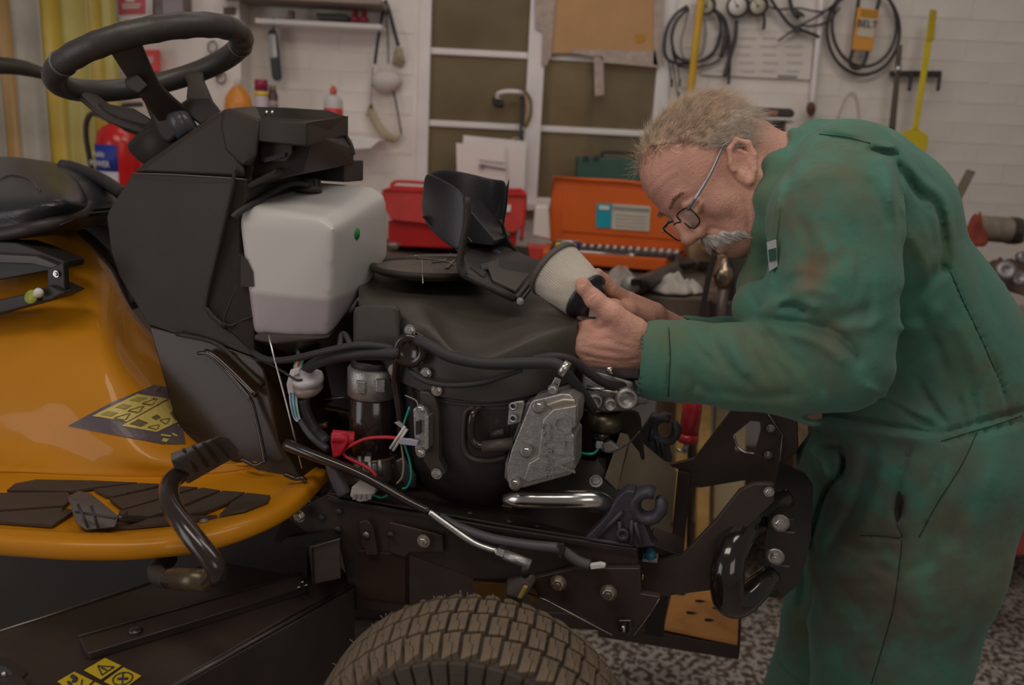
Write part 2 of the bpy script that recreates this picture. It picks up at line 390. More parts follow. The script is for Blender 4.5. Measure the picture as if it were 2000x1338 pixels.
# what stands outside the window
oliv = mat('olive_grey_render', (.50, .40, .24), .9, var=.18, vs_=1.2)
bm = bmesh.new(); add_box(bm, Vector((.2, 4.5, 1.5)), (3.4, .1, 3)); struct(finish('wall_outside', bmf(bm), oliv, smooth=False))
tag(slabW('board', [(1075, 120), (1150, 122), (1148, 862), (1062, 856)], 4.1, .03, mat('straw_board', (.60, .44, .18), .8, var=.2), bevel=.003), 'straw coloured board standing outside behind the window glass', 'board')
tag(slabW('post', [(1150, 120), (1160, 120), (1155, 872), (1147, 872)], 4.0, .04, wood, bevel=.003), 'thin wooden post outside behind the right window casement', 'post')
# ---- strip curtain on the left ----
cm = [mat('yellow_strip', (.60, .42, .055), .35, var=.25, vs_=3), mat('grey_strip', (.42, .37, .30), .4, var=.25, vs_=4), mat('amber_strip', (.56, .34, .13), .4, var=.25, vs_=3), mat('olive_strip', (.48, .40, .11), .4, var=.2, vs_=3)]
ct = thing('strip_curtain', 'yellow and grey plastic strip curtain hanging at the far left', 'curtain', (W(110, 300, 3.16).x, 3.16, 0))
for i, (a, b, k) in enumerate([(-60, -10, 1), (-20, 26, 2), (20, 78, 1), (72, 125, 0), (118, 172, 3), (165, 205, 0), (198, 226, 3)]):
    x0, x1 = W(a, 30, 3.16).x, W(b, 30, 3.16).x; bm = bmesh.new(); P = []
    for q in range(9):
        t = q/8; P.append((x0+(x1-x0)*t, 3.16+.018*sin(t*pi)+.012*(i % 2)))
    pts = [Vector((x, y, .05)) for x, y in P]+[Vector((x, y+.003, .05)) for x, y in P[::-1]]
    add_prism(bm, pts, Vector((0, 0, 2.75))); finish('curtain_strip', bmf(bm), cm[k], ct, bevel=0)
box('rail', (W(80, 0, 3.16).x, 3.1, 2.84), (1.0, .06, .06), steel, ct)
# ================= bench and things on it =================
BZ = 1.09
wbn = thing('workbench', 'long cluttered wooden workbench under the window', 'bench', (.6, 3.0, 0))
box('bench_top', (.72, 2.87, BZ-.03), (3.76, 1.04, .06), mat('greasy_bench_top', (.14, .10, .075), .7, var=.5, vs_=9, bump=.3, bs=60), wbn, bevel=.006)
box('front_rail', (.70, 2.38, BZ-.14), (3.7, .04, .16), mat('dirty_board', (.11, .085, .06), .8, var=.4, vs_=14), wbn, bevel=.004)
for x in (-1.05, -.35, .55, 1.4, 2.4): box('leg', (x, 2.72, (BZ-.06)/2), (.09, .09, BZ-.06), wood, wbn, bevel=.004)
box('shelf', (.75, 3.0, .28), (3.6, .7, .04), wood, wbn, bevel=.004)
ybrd = mat('yellow_brown_board', (.60, .36, .12), .75, var=.4, vs_=10)
for i, (a, b, Y, t, m) in enumerate([(1325, 1352, 2.5, 0, ybrd), (1368, 1392, 2.45, 0, ybrd), (1400, 1460, 2.5, 0, oliv), (1560, 1640, 2.5, 0, wood)]):
    o = slabW('plank', [(a, 700), (b, 700), (b-10, 1196), (a-10, 1190)], Y, .03, m, bevel=.003)
    tag(o, ['narrow yellowish plank leaning upright under the bench, seen left of the mower nose', 'slim yellowish plank beside the red cylinder under the bench', 'wide olive board leaning under the bench behind the mower nose', 'brown plank leaning under the bench behind the mechanic'][i], 'plank', 'planks leaning against the bench')
# red cantilever toolbox
tb = thing('toolbox', 'red metal cantilever toolbox with carrying handles behind the air box lid', 'toolbox', W(880, 480, 2.9))
red2 = mat('worn_red_enamel', (.62, .055, .045), .45, var=.2, vs_=10)
hull('body', [W(x, y, Y) for Y in (2.98, 3.22) for x, y in ((758, 430), (1012, 440), (1005, 490), (758, 480))], mat('red_enamel', (.55, .015, .015), .4), tb, bevel=.004)
hull('tray_side', [W(x, y, Y) for Y in (2.95, 3.25) for x, y in ((745, 375), (765, 366), (1005, 385), (1028, 380), (1022, 440), (1005, 455), (765, 430), (752, 408))], red2, tb, bevel=.004)
hull('tray_lip', [W(x, y, Y) for Y in (2.94, 3.26) for x, y in ((742, 372), (770, 362), (1010, 378), (1029, 376), (1028, 384), (765, 372))], red, tb, bevel=.002)
for Y in (2.96, 3.24): tube('handle', [W(765, 370, Y), W(768, 358, Y), W(800, 355, Y), W(985, 370, Y), W(1018, 372, Y), W(1026, 392, Y), W(1018, 470, Y)], .006, red, tb)
slabW('sticker', [(985, 400), (998, 400), (997, 414), (985, 413)], 2.942, .002, paper, tb)
# orange socket case
oc = thing('socket_case', 'open orange metal socket set case with blue and white label in the lid', 'case', W(1200, 515, 2.8))
lid = [(1082, 347), (1215, 354), (1345, 368), (1345, 494), (1330, 492), (1200, 482), (1076, 468), (1070, 440)]
slabW('lid', lid, 3.0, .012, orange, oc, bevel=.004)
rim = [W(x, y, 2.985) for x, y in lid]
tube('lid_rim', rim, .006, orange, oc, n=1, closed=True, seg=8)
slabW('pressed_panel', [(1100, 362), (1330, 380), (1330, 470), (1096, 452)], 2.995, .006, orange, oc, bevel=.003)
slabW('label_blue', [(1165, 397), (1195, 398), (1193, 446), (1164, 444)], 2.99, .003, mat('cyan_print', (.01, .35, .45), .5), oc)
slabW('label_white', [(1196, 398), (1271, 403), (1268, 452), (1194, 447)], 2.99, .003, mat('cream_label', (.62, .56, .46), .6), oc)
slabW('label_print', [(1198, 403), (1268, 408), (1268, 414), (1198, 409)], 2.988, .003, greyp, oc)
for q in range(4): slabW('label_print', [(1202, 418+q*7), (1262, 422+q*7), (1262, 424+q*7), (1202, 420+q*7)], 2.988, .003, mat('beige_print', (.45, .40, .33), .7), oc)
slabW('label_mark', [(1170, 401), (1190, 402), (1190, 410), (1170, 409)], 2.988, .003, white, oc)
hull('tray', [W(x, y, 2.78) for x, y in ((1060, 492), (1300, 506), (1300, 530), (1060, 512))]+[W(x, y, 2.98) for x, y in ((1066, 474), (1340, 494), (1340, 506), (1066, 486))], orange, oc, bevel=.003)
hull('tray_insert', [W(x, y, Y) for x, y, Y in ((1075, 483, 2.8), (1310, 500, 2.8), (1335, 490, 2.97), (1080, 470, 2.97), (1075, 490, 2.8), (1310, 508, 2.8), (1335, 498, 2.97), (1080, 478, 2.97))], dblack, oc)
for q in range(13):
    x = 1140+q*15; c = W(x, 486+(x-1140)*.065, 2.86); r = .0085+.0003*q
    tag(lathe('socket', [(r, 0), (r, .03), (r*.8, .032), (r*.75, .014), (.001, .014)], c-Vector((0, 0, .015)), (0, -.25, 1), steel, seg=14), 'chrome socket, %s from the left in the orange case row' % ['first', 'second', 'third', 'fourth', 'fifth', 'sixth', 'seventh', 'eighth', 'ninth', 'tenth', 'eleventh', 'twelfth', 'last'][q], 'socket', 'sockets in the orange case')
for q, (a, b, y0, y1) in enumerate([(1085, 1240, 488, 500), (1150, 1255, 497, 509), (1110, 1180, 500, 506)]):
    bm = bmesh.new(); add_tube(bm, [W(a, y0, 2.80), W(b, y1, 2.80)], .005, 10); add_tube(bm, [W(b-12, y1-1, 2.80), W(b, y1, 2.80)], .009, 10)
    tag(finish('ratchet_bar', bmf(bm), steel), ['long chrome bar lying at the back of the orange case tray', 'chrome ratchet bar along the front edge of the orange case', 'short chrome extension beside the blue and yellow tin'][q], 'tool')
# tin
bm = bmesh.new(); c = W(1108, 512, 2.62); add_lathe(bm, [(.036, 0), (.036, .062), (.034, .066)], Matrix.Translation(c), 24)
tn = tag(finish('tin', bmf(bm), mat('blue_tin', (.02, .04, .42), .4)), 'small blue and yellow tin on the bench behind the air filter', 'tin')
lathe('yellow_band', [(.0362, 0), (.0362, .062)], c+Vector((-.004, -.003, 0)), (0, 0, 1), yelp, tn); 
lathe('lid', [(.037, 0), (.037, .006), (.03, .007)], c+Vector((0, 0, .064)), (0, 0, 1), steel, tn)
# green case behind on the sill
gc = thing('green_case', 'dark green metal case with handle standing behind the orange lid', 'case', W(1190, 350, 3.25))
grn = mat('dark_green_enamel', (.035, .10, .075), .5)
slabW('body', [(1128, 306), (1300, 312), (1300, 385), (1126, 378)], 3.22, .12, grn, gc, bevel=.006)
tube('handle', [W(1176, 308, 3.27), W(1180, 297, 3.27), W(1235, 300, 3.27), W(1240, 312, 3.27)], .006, dblack, gc, n=3)
for x in (1140, 1160): slabW('latch', [(x, 304), (x+10, 304), (x+10, 312), (x, 312)], 3.21, .01, dblack, gc)
# papers in the window
ps = []
for q, (pl, lb) in enumerate([([(905, 264), (1028, 276), (1024, 372), (900, 362)], 'white paper sheet with a pen drawing standing against the window, rear sheet'), ([(891, 279), (985, 288), (990, 372), (893, 368)], 'white paper sheet in front, lower left of the papers at the window')]):
    o = slabW('paper_sheet', pl, 3.33-.02*q, .002, paper); tag(o, lb, 'paper', 'papers in the window'); ps.append(o)
o = ps[1]; slabW('drawing', [(940, 322), (988, 330), (988, 333), (940, 325)], 3.3, .002, ink, o)
slabW('drawing', [(936, 312), (985, 318), (985, 320), (936, 314)], 3.3, .002, greyp, o); slabW('drawing', [(935, 320), (948, 322), (946, 330), (936, 329)], 3.3, .002, greyp, o)
# window handle thing: white bent pipe and spanner on the post
o = tube('window_stay', [W(972, 192, 3.34), W(974, 183, 3.33), W(990, 179, 3.32), W(1012, 180, 3.32), W(1020, 184, 3.36)], .009, white); tag(o, 'white bent window stay handle on the left casement', 'handle')
tube('stay_knob', [W(968, 190, 3.36), W(970, 203, 3.36), W(984, 203, 3.36)], .014, dblack, o)
o = tube('hanging_strap', [W(1018, 182, 3.36), W(1019, 220, 3.36), W(1016, 276, 3.36)], .006, mat('slate_strap', (.06, .06, .08), .6)); tag(o, 'narrow dark strap hanging from the window post', 'strap')
tube('ring', [W(1012, 270, 3.35), W(1000, 272, 3.35), W(1000, 280, 3.35), W(1012, 278, 3.35)], .002, steel, o, closed=True, n=4)
o = tube('wire_loop', [W(1024, 178, 3.37), W(1036, 195, 3.37), W(1036, 225, 3.37), W(1026, 246, 3.37), W(1020, 230, 3.37), W(1023, 200, 3.37)], .005, mat('olive_cord', (.18, .16, .04), .7), closed=True); tag(o, 'olive cord loop hanging on the middle window post', 'cord')
o = tube('cord', [W(1026, 185, 3.35), W(1029, 210, 3.35), W(1028, 240, 3.35)], .005, mat('tan_cord', (.45, .26, .15), .7)); tag(o, 'short tan cord hanging beside the olive cord loop', 'cord')
# cardboard over the upper right pane, tape
tape = mat('crinkled_brown_tape', (.42, .32, .27), .3, var=.2, vs_=30, bump=.5, bs=60)
o = slabW('cardboard', [(1085, -20), (1286, -20), (1278, 106), (1074, 104)], 3.375, .006, mat('cardboard', (.52, .30, .14), .85, var=.06)); tag(o, 'orange brown cardboard taped over the upper right window pane', 'cardboard')
for pl in ([(1044, -20), (1086, -20), (1080, 60), (1076, 110), (1066, 130), (1058, 126), (1060, 60), (1046, 56)], [(1278, -20), (1298, -20), (1290, 130), (1276, 126)], [(1115, 96), (1280, 100), (1286, 132), (1180, 122), (1172, 112), (1118, 104)], [(1160, 108), (1178, 112), (1180, 185), (1162, 188)]):
    slabW('tape_strip', pl, 3.368, .002, tape, o)
slabW('stain_patch', [(1240, 66), (1262, 68), (1258, 80), (1244, 84)], 3.372, .002, mat('ochre_mark', (.50, .24, .04), .8), o)
# white cup/dish left of screen
o = lathe('small_dish', [(.012, 0), (.02, .012), (.026, .018), (.024, .02), (.01, .006)], W(768, 487, 2.75), (0, 0, 1), steel); tag(o, 'small steel dish beside the red toolbox', 'dish')
o = slabW('white_jug', [(1045, 402), (1072, 402), (1076, 470), (1040, 462)], 2.95, .06, wallm2, bevel=.01); tag(o, 'grubby white block standing between red toolbox and orange case', 'block')
# rags and clutter
ragm = mat('grubby_cloth', (.52, .46, .42), .9, var=.25, vs_=20, bump=.3)
def rag(name, pts, hgt, m, label, cat, sd):
    bm = bmesh.new(); rr = random.Random(sd); c = sum((Vector(p) for p in pts), Vector())/len(pts); N = 9
    P = smoothpath(pts, 3, True); rings = []
    for k in range(6):
        t = k/6; ring = []
        for q, p in enumerate(P):
            h = hgt*sin(t*pi/2)*(0.75+.6*noise.noise(Vector((q*.55, t*3, sd))))
            ring.append(bm.verts.new(c+(p-c)*(1-t)*(1+.22*noise.noise(Vector((q*.9, k*.8, sd*3))))+Vector((0, 0, max(.001, h)))))
        rings.append(ring)
    for a, b in zip(rings, rings[1:]):
        for q in range(len(P)): bm.faces.new((a[q], a[(q+1) % len(P)], b[(q+1) % len(P)], b[q]))
    bm.faces.new(rings[0][::-1]); bm.faces.new(rings[-1]); o = finish(name, bmf(bm), m, sub=1); tag(o, label, cat); return o
def ringpts(px, py, rx, ry, n=9): 
    c = WZ(px, py, BZ); return [c+Vector((rx*cos(2*pi*i/n), ry*sin(2*pi*i/n), 0)) for i in range(n)]
rag('rag', ringpts(1312, 574, .07, .07), .075, ragm, 'crumpled off white rag on the bench edge right of the hands', 'rag', 3)
rag('rag', ringpts(1345, 572, .05, .06), .05, ragm, 'second crumpled rag right of the larger off white rag', 'rag', 5)
rag('rag', ringpts(1212, 560, .06, .06), .08, mat('dusty_cloth', (.40, .33, .29), .9, var=.3, vs_=22), 'dusty crumpled rag just behind the raised fingers', 'rag', 9)
o = hull('power_tool', [WZ(x, y, z+.09) for x, y, z in ((1228, 570, 1.01), (1250, 575, 1.01), (1340, 545, 1.01), (1330, 530, 1.01), (1230, 545, 1.07), (1250, 545, 1.07), (1325, 515, 1.06), (1315, 510, 1.06))], greasy, bevel=.008); tag(o, 'greasy grey metal block tool lying between the rags', 'tool')
lathe('nozzle', [(.004, 0), (.024, 0), (.026, .03), (.02, .04)], WZ(1236, 556, 1.13), (-.5, -1, .1), mat('dull_zinc', (.4, .38, .36), .5, .6), o)
# bench vice / drill column with ball knob
vc = thing('bench_vice', 'dark machine vice column with round ball knob on the bench edge, between hands and chest', 'vice', W(1415, 640, 2.3))
lathe('ball_knob', [(.001, -.032), (.02, -.025), (.031, 0), (.024, .022), (.012, .034), (.008, .05)], W(1412, 540, 2.28), (0, 0, 1), mat('dull_ball_steel', (.35, .27, .2), .28, .9), vc)
tube('shaft', [W(1412, 550, 2.28), W(1403, 700, 2.28)], .014, mat('brown_shaft', (.14, .10, .085), .4, .3), vc, n=0, seg=16)
slabW('column', [(1430, 470), (1466, 470), (1460, 700), (1426, 700)], 2.30, .05, mat('dark_iron', (.06, .05, .045), .5), vc, bevel=.01)
tube('lever', [W(1402, 478, 2.26), W(1380, 560, 2.26), W(1362, 690, 2.25)], .008, dblack, vc); slabW('mount_block', [(1395, 590), (1440, 590), (1438, 650), (1396, 650)], 2.29, .08, mat('dark_iron', 0), vc, bevel=.006)
slabW('wood_block', [(1400, 498), (1445, 500), (1443, 528), (1402, 526)], 2.36, .06, wood, vc, bevel=.004)
for k in range(5): tube('coil', [W(1440+k*9, 500+k*14, 2.33), W(1452+k*8, 520+k*12, 2.32), W(1446+k*7, 545+k*12, 2.33)], .006, [brownm, dblack, greasy][k % 3], vc)
for q, (pl, m, lb) in enumerate([([(1345, 470), (1400, 474), (1398, 545), (1345, 540)], wood, 'brown wooden box right of the orange case'), ([(1030, 480), (1070, 484), (1066, 520), (1036, 512)], red2, 'dark red scrap part left of the tin'), ([(1380, 470), (1450, 476), (1448, 500), (1380, 494)], ybrd, 'flat yellowish wooden piece behind the ball knob')]):
    tag(slabW('wooden_box' if q == 0 else 'scrap_piece', pl, 2.9-.05*q, .08, m, bevel=.004), lb, 'box' if q == 0 else 'scrap')
rr = random.Random(4)
for q in range(16):
    px = 1000+rr.random()*70 if q < 5 else 1290+rr.random()*130; py = 500+rr.random()*12 if q < 5 else 512+rr.random()*30
    c = WZ(px, py, BZ+.005); s = .012+.02*rr.random(); bm = bmesh.new()
    add_hull(bm, [c+Vector(((rr.random()-.5)*3*s, (rr.random()-.5)*2*s, rr.random()*1.6*s)) for _ in range(12)])
    tag(finish('scrap_part', bmf(bm), [greasy, brownm, steel, dblack][q % 4], bevel=.002), ('small %s part in the clutter ' % ['greasy grey', 'rusty brown', 'bright steel', 'black'][q % 4])+('left of the orange case tray' if q < 5 else 'on the bench right of the orange case'), 'scrap', 'loose metal scraps on the bench')
# ================= left wall things =================
YL = YB-.12
o = slabW('fire_sign', [(229, -10), (284, -10), (284, 26), (232, 28)], YL-.01, .006, mat('pink_red_print', (.62, .12, .16), .6)); tag(o, 'red and white fire sign at the top left of the white wall', 'sign')
slabW('white_border', [(226, -12), (290, -12), (290, 32), (229, 34)], YL-.006, .005, paper, o)
for pl in ([(238, 8), (275, 7), (275, 10), (238, 11)], [(238, 14), (272, 13), (272, 16), (238, 17)], [(245, -6), (262, -6), (262, 3), (245, 3)]): slabW('print_mark', pl, YL-.013, .003, paper, o)
o = slabW('call_point_sign', [(232, 34), (290, 32), (288, 66), (234, 70)], YL-.008, .006, paper); tag(o, 'white sign with a red hand symbol below the fire sign', 'sign')
slabW('symbol', [(243, 40), (281, 38), (280, 60), (270, 60), (268, 46), (262, 44), (258, 52), (250, 62), (246, 58), (250, 48)], YL-.011, .003, red, o)
bx = [W(x, y, Y) for Y in (YL-.07, YL) for x, y in ((272, 98), (312, 97), (313, 140), (283, 145), (272, 120))]
o = hull('fire_alarm_box', bx, red, bevel=.004); tag(o, 'red fire alarm call point on the wall behind the steering wheel', 'alarm')
slabW('glass_window', [(278, 110), (300, 109), (300, 124), (280, 125)], YL-.073, .004, mat('dull_pink', (.5, .25, .24), .4), o)
o = slabW('dark_box', [(300, -20), (360, -20), (360, 34), (318, 34), (300, 40)], YL-.08, .07, mat('brown_grey_box', (.16, .12, .12), .5, var=.4, vs_=12), bevel=.004); tag(o, 'dark brown electrical box on the wall above the steering wheel', 'box')
slabW('cover', [(316, -20), (357, -20), (357, 31), (318, 31)], YL-.085, .006, mat('mauve_grey', (.28, .22, .23), .5), o, bevel=.002)
tube('pipe', [W(306, -20, YL-.05), W(306, 42, YL-.05)], .014, dblack, o, n=0)
o = slabW('wall_plate', [(436, 14), (458, 14), (458, 28), (436, 28)], YL-.012, .011, mat('brown_plate', (.12, .08, .05), .6), bevel=.002); tag(o, 'small dark brown plate on the wall above the wheel rim', 'plate')
# keys / clips on the wall, seen through the wheel
for q, (cx, cy, sz) in enumerate([(415, 92, 9), (408, 118, 7), (425, 140, 8), (432, 152, 9)]):
    o = tube('key_ring', [W(cx+sz*cos(t), cy+sz*1.3*sin(t), YL-.015) for t in (0, 1.25, 2.5, 3.8, 5)], .003, greasy, closed=True)
    tag(o, ['topmost wire clip on the left wall inside the wheel ring', 'wire clip just below the topmost one on the left wall', 'wire clip right under the wheel rim on the left wall', 'lowest wire clip hanging on the left wall'][q], 'clip', 'wire clips on the left wall')
# fire extinguisher
fe = thing('fire_extinguisher', 'red fire extinguisher with blue and white label hanging behind the steering column', 'extinguisher', W(240, 360, 3.1))
fc = W(237, 300, 3.0); R = .082
add = lathe('cylinder', [(.05, -.36), (R, -.35), (R, .05), (R*.93, .085), (R*.7, .11), (R*.35, .125), (.02, .13)], fc+Vector((0, 0, -.02)), (0, 0, 1), mat('extinguisher_red', (.62, .015, .015), .25, coat=.3), fe, seg=32)
def cyl_label(name, c, R, a0, a1, z0, z1, m, par, z0b=None):
    bm = bmesh.new(); n = 12; g = []
    for z in (z0, z1):
        g.append([bm.verts.new(c+Vector((R*sin(a0+(a1-a0)*i/n), -R*cos(a0+(a1-a0)*i/n), z))) for i in range(n+1)])
    for i in range(n): bm.faces.new((g[0][i], g[0][i+1], g[1][i+1], g[1][i]))
    return finish(name, bmf(bm), m, par, solid=.0008)
cyl_label('blue_label', fc, R+.0015, -1.25, .28, -.06, .03, blueink, fe)
cyl_label('white_label', fc, R+.0015, -1.25, .28, -.30, -.06, mat('label_lilac_white', (.60, .55, .60), .5), fe)
for s, z, sz in (('Public', .0, .027), ('POWER', -.032, .03)):
    text('label_lettering', s, fc+Vector((-.045, -R*.86, z-.004)), Vector((1, -.55, 0)), (0, 0, 1), sz, paper, fe)
tube('hose', [fc+Vector((-.02, -.02, .11)), fc+Vector((-.08, -.03, .13)), fc+Vector((-.11, -.02, .06)), fc+Vector((-.1, 0, -.12))], .009, dblack, fe)
tube('valve_lever', [fc+Vector((0, 0, .12)), fc+Vector((.02, -.01, .16)), fc+Vector((.09, -.02, .17))], .008, dblack, fe)
# ---- back wall shelf items (left) ----
YS = 3.27
o = box('wall_shelf', ((W(498, 45, YS).x+W(745, 50, YS).x)/2, 3.335, W(620, 46, YS).z), (W(745, 50, YS).x-W(498, 45, YS).x, .13, .018), framew); tag(o, 'narrow white wall shelf above the hanging torch', 'shelf')
o2 = box('upper_shelf', ((W(440, 0, YS).x+W(750, 0, YS).x)/2, 3.30, W(600, 2, YS).z+.0), (W(750, 0, YS).x-W(440, 0, YS).x, .2, .02), mat('brown_shelf', (.30, .24, .20), .7)); tag(o2, 'brown edged shelf at the top of the picture left of the window', 'shelf')
sz = ORG[o].z+.019
o = slabW('tape_case', [(616, 25), (670, 27), (680, 30), (680, 40), (620, 38)], 3.3, .04, mat('olive_black', (.07, .065, .055), .5), bevel=.004); tag(o, 'long flat dark tool case on the narrow shelf', 'case')
tag(slabW('small_block', [(562, 20), (572, 20), (572, 34), (562, 34)], 3.3, .03, mat('olive_brown', (.2, .16, .12), .6), bevel=.002), 'small olive brown block on the narrow shelf above the torch', 'block')
for q, x in enumerate((694, 711)):
    bm = bmesh.new(); c = W(x, 41, 3.3); add_lathe(bm, [(.02, 0), (.017, .012), (.008, .02), (.013, .032), (.003, .044)], Matrix.Translation(c-Vector((0, 0, .002))), 14)
    tag(finish('cone_stopper', bmf(bm), mat('crimson', (.35, .03, .05), .4)), ['pointed crimson cap on the shelf, the left one', 'rounder crimson cap on the shelf, the right one'][q], 'cap', 'crimson caps on the shelf')
# inspection lamp
tl = thing('inspection_lamp', 'black hooked inspection lamp with white light bar hanging on the wall', 'lamp', W(536, 155, 3.34))
hull('body', [W(x, y, Y) for Y in (3.32, 3.36) for x, y in ((524, 60), (532, 55), (540, 60), (546, 100), (551, 152), (547, 158), (535, 158), (531, 150), (527, 110))], mat('lamp_black', (.025, .03, .035), .4), tl, bevel=.006)
slabW('light_bar', [(525, 68), (537, 67), (541, 112), (528, 113)], 3.313, .008, mat('lamp_lens', (.62, .58, .54), .3), tl, bevel=.002)
for q in range(7): slabW('led', [(527+q*.3, 71+q*6), (532+q*.3, 71+q*6), (532+q*.3, 74+q*6), (527+q*.3, 74+q*6)], 3.31, .004, greyp, tl)
tube('hook', [W(536, 57, 3.34), W(533, 48, 3.34), W(531, 40, 3.33), W(534, 36, 3.33), W(537, 38, 3.33)], .003, dblack, tl)
# bottles
def bottle(px, pyb, Y, prof, m, label, extra=(), cat='bottle'):
    c = W(px, pyb, Y); b = lathe('bottle' if cat == 'bottle' else 'spray_can', prof, c, (0, 0, 1), m); tag(b, label, cat)
    for nm, pr, mm in extra: lathe(nm, pr, c, (0, 0, 1), mm, b)
    return b
bottle(467, 262, 3.2, [(.03, 0), (.046, .02), (.05, .1), (.046, .13), (.03, .155), (.018, .17)], mat('orange_liquid', (.75, .28, .04), .35, var=.1), 'round orange liquid bottle behind the dashboard', [('cap', [(.012, .165), (.012, .19), (.004, .2)], mat('pale_pump', (.6, .5, .45), .5))])
tube('pump_stem', [W(467, 180, 3.2), W(466, 160, 3.2)], .003, white, None) if 0 else None
bottle(512, 262, 3.2, [(.024, 0), (.026, .01), (.026, .145), (.02, .155)], mat('can_white', (.55, .48, .52), .35), 'white aerosol can with burgundy cap behind the dashboard', [('cap', [(.024, .155), (.024, .19), (.021, .194)], mat('burgundy', (.30, .02, .06), .35)), ('yellow_band', [(.0265, .136), (.0265, .15)], yelp)], 'aerosol')
bottle(534, 262, 3.22, [(.018, 0), (.019, .01), (.019, .14), (.014, .155)], mat('dark_plum', (.09, .04, .05), .4), 'small dark brown bottle right of the burgundy capped can', [('label', [(.0195, .09), (.0195, .12)], mat('dull_mauve', (.35, .25, .26), .5)), ('cap', [(.014, .155), (.013, .175)], mat('olive_cap', (.2, .18, .12), .5))])
bottle(651, 262, 3.2, [(.033, 0), (.035, .01), (.035, .115), (.03, .13), (.014, .14)], mat('bottle_white', (.62, .58, .58), .35), 'white bottle with red cap and red black label behind the dashboard', [('red_label', [(.0355, .05), (.0355, .092)], red), ('black_label', [(.0352, .03), (.0352, .05)], ink), ('cap', [(.012, .14), (.013, .158), (.006, .172)], mat('coral_cap', (.6, .12, .07), .4))])
# masks and straps
dm = mat('navy_strap', (.035, .033, .05), .7)
o = tube('face_mask_strap', [W(754, 0, 3.36), W(745, 40, 3.35), W(738, 80, 3.35), W(732, 125, 3.35)], .006, dm, flat=(Vector((0, 1, 0)), .4)); tag(o, 'dark strap hanging from the shelf end, the left leg of the loop', 'strap')
o = tube('face_mask_strap', [W(752, 0, 3.36), W(760, 22, 3.36), W(770, 60, 3.36), W(778, 90, 3.36)], .007, dm, flat=(Vector((0, 1, 0)), .4)); tag(o, 'dark strap hanging from the shelf end, the right leg of the loop', 'strap')
o = tube('cord', [W(755, 10, 3.37), W(757, 60, 3.37), W(759, 125, 3.37)], .0025, dm); tag(o, 'thin dark cord between the two strap legs', 'cord')
lb = lathe('dust_mask', [(.058, -.002), (.06, .0), (.052, .02), (.034, .036), (.012, .044), (.001, .045)], W(755, 150, 3.375), (0, -1, .05), mat('mask_white', (.66, .60, .58), .85)); lb.scale = (1, 1, .74); tag(lb, 'white cup shaped dust mask hanging on the wall', 'mask')
ml = mat('mask_beige', (.45, .38, .26), .85)
o = hull('dust_mask', [W(x, y, Y) for Y, k in ((3.385, 0),) for x, y in ((771, 92), (786, 92), (793, 122), (785, 134), (764, 126))]+[W(779, 110, 3.34), W(777, 96, 3.355)], ml, bevel=.004); tag(o, 'folded beige dust mask hanging right above the white one', 'mask')
o = tube('dust_mask', [W(716, 228, 3.37), W(724, 214, 3.37), W(735, 240, 3.36), W(752, 262, 3.35), (W(770, 272, 3.36)), W(784, 262, 3.37)], [.004, .013, .016, .018, .013, .005], ml, flat=(Vector((0, 1, 0)), .5)); tag(o, 'limp beige dust mask hanging lowest by its elastic', 'mask')
tube('elastic', [W(728, 130, 3.37), W(726, 170, 3.37), W(724, 210, 3.37)], .0025, greyp, o); tube('elastic', [W(767, 170, 3.37), W(776, 215, 3.37), W(784, 262, 3.37)], .0035, dm, o)
tube('clip', [W(723, 205, 3.36), W(727, 209, 3.36)], .007, greasy, o, n=0)
o = slabW('magazine', [(688, 266), (742, 274), (724, 290), (686, 292)], 3.185, .014, paper, bevel=.002); tag(o, 'curled white papers on a ledge right of the dashboard', 'paper')
o = slabW('ledge', [(600, 258), (740, 272), (738, 279), (600, 266)], 3.2, .19, framew, bevel=.003); tag(o, 'thin pale ledge on the wall behind the dashboard', 'ledge')
# ================= right wall things =================
YR = 3.36
ch = slabW('wall_chart', [(1375, 60), (1590, 66), (1582, 156), (1368, 146)], 3.385, .003, mat('faded_paper', (.72, .65, .61), .8, var=.05)); tag(ch, 'faded printed parts chart pinned behind the hanging cables', 'chart')
for i in range(5):
    for j in range(4):
        x = 1395+j*46+random.randint(-4, 4); y = 72+i*16; w = 26+random.randint(0, 10)
        slabW('print_block', [(x, y), (x+w, y+1), (x+w, y+4), (x, y+3)], 3.382, .002, mat('faint_print', (.60, .55, .52), .8), ch)
slabW('logo_print', [(1520, 146), (1558, 148), (1556, 153), (1519, 151)], 3.382, .002, greyp, ch)
cab = mat('dark_cable', (.045, .04, .045), .5)
def cable(name, pts, r, label, Y=YR, m=cab, cat='cable', group='cables on the right wall', n=6, closed=False):
    o = tube(name, [W(x, y, Y-.004*(i % 2)) for i, (x, y) in enumerate(pts)], r, m, n=n, closed=closed, seg=8); tag(o, label, cat, group); return o
cable('cable', [(1342, 12), (1318, 30), (1302, 60), (1298, 100), (1310, 120), (1345, 124), (1385, 112), (1403, 85), (1408, 50), (1398, 20)], .006, 'outer dark cable loop hanging left of the dial gauges')
cable('cable', [(1345, 16), (1322, 40), (1312, 70), (1316, 100), (1328, 115), (1360, 122), (1395, 100), (1408, 60)], .006, 'inner dark cable loop hanging left of the dial gauges', 3.35)
cable('cable', [(1345, 20), (1338, 50), (1330, 80), (1334, 110), (1348, 116), (1370, 105), (1378, 70), (1376, 35)], .004, 'thin grey cable loop behind the yellow rod', 3.37, mat('grey_cable', (.30, .27, .27), .6))
cable('cable', [(1312, 95), (1320, 122), (1330, 130), (1370, 130), (1405, 116), (1420, 80), (1418, 40)], .004, 'widest thin cable loop, lowest of the left bundle', 3.365)
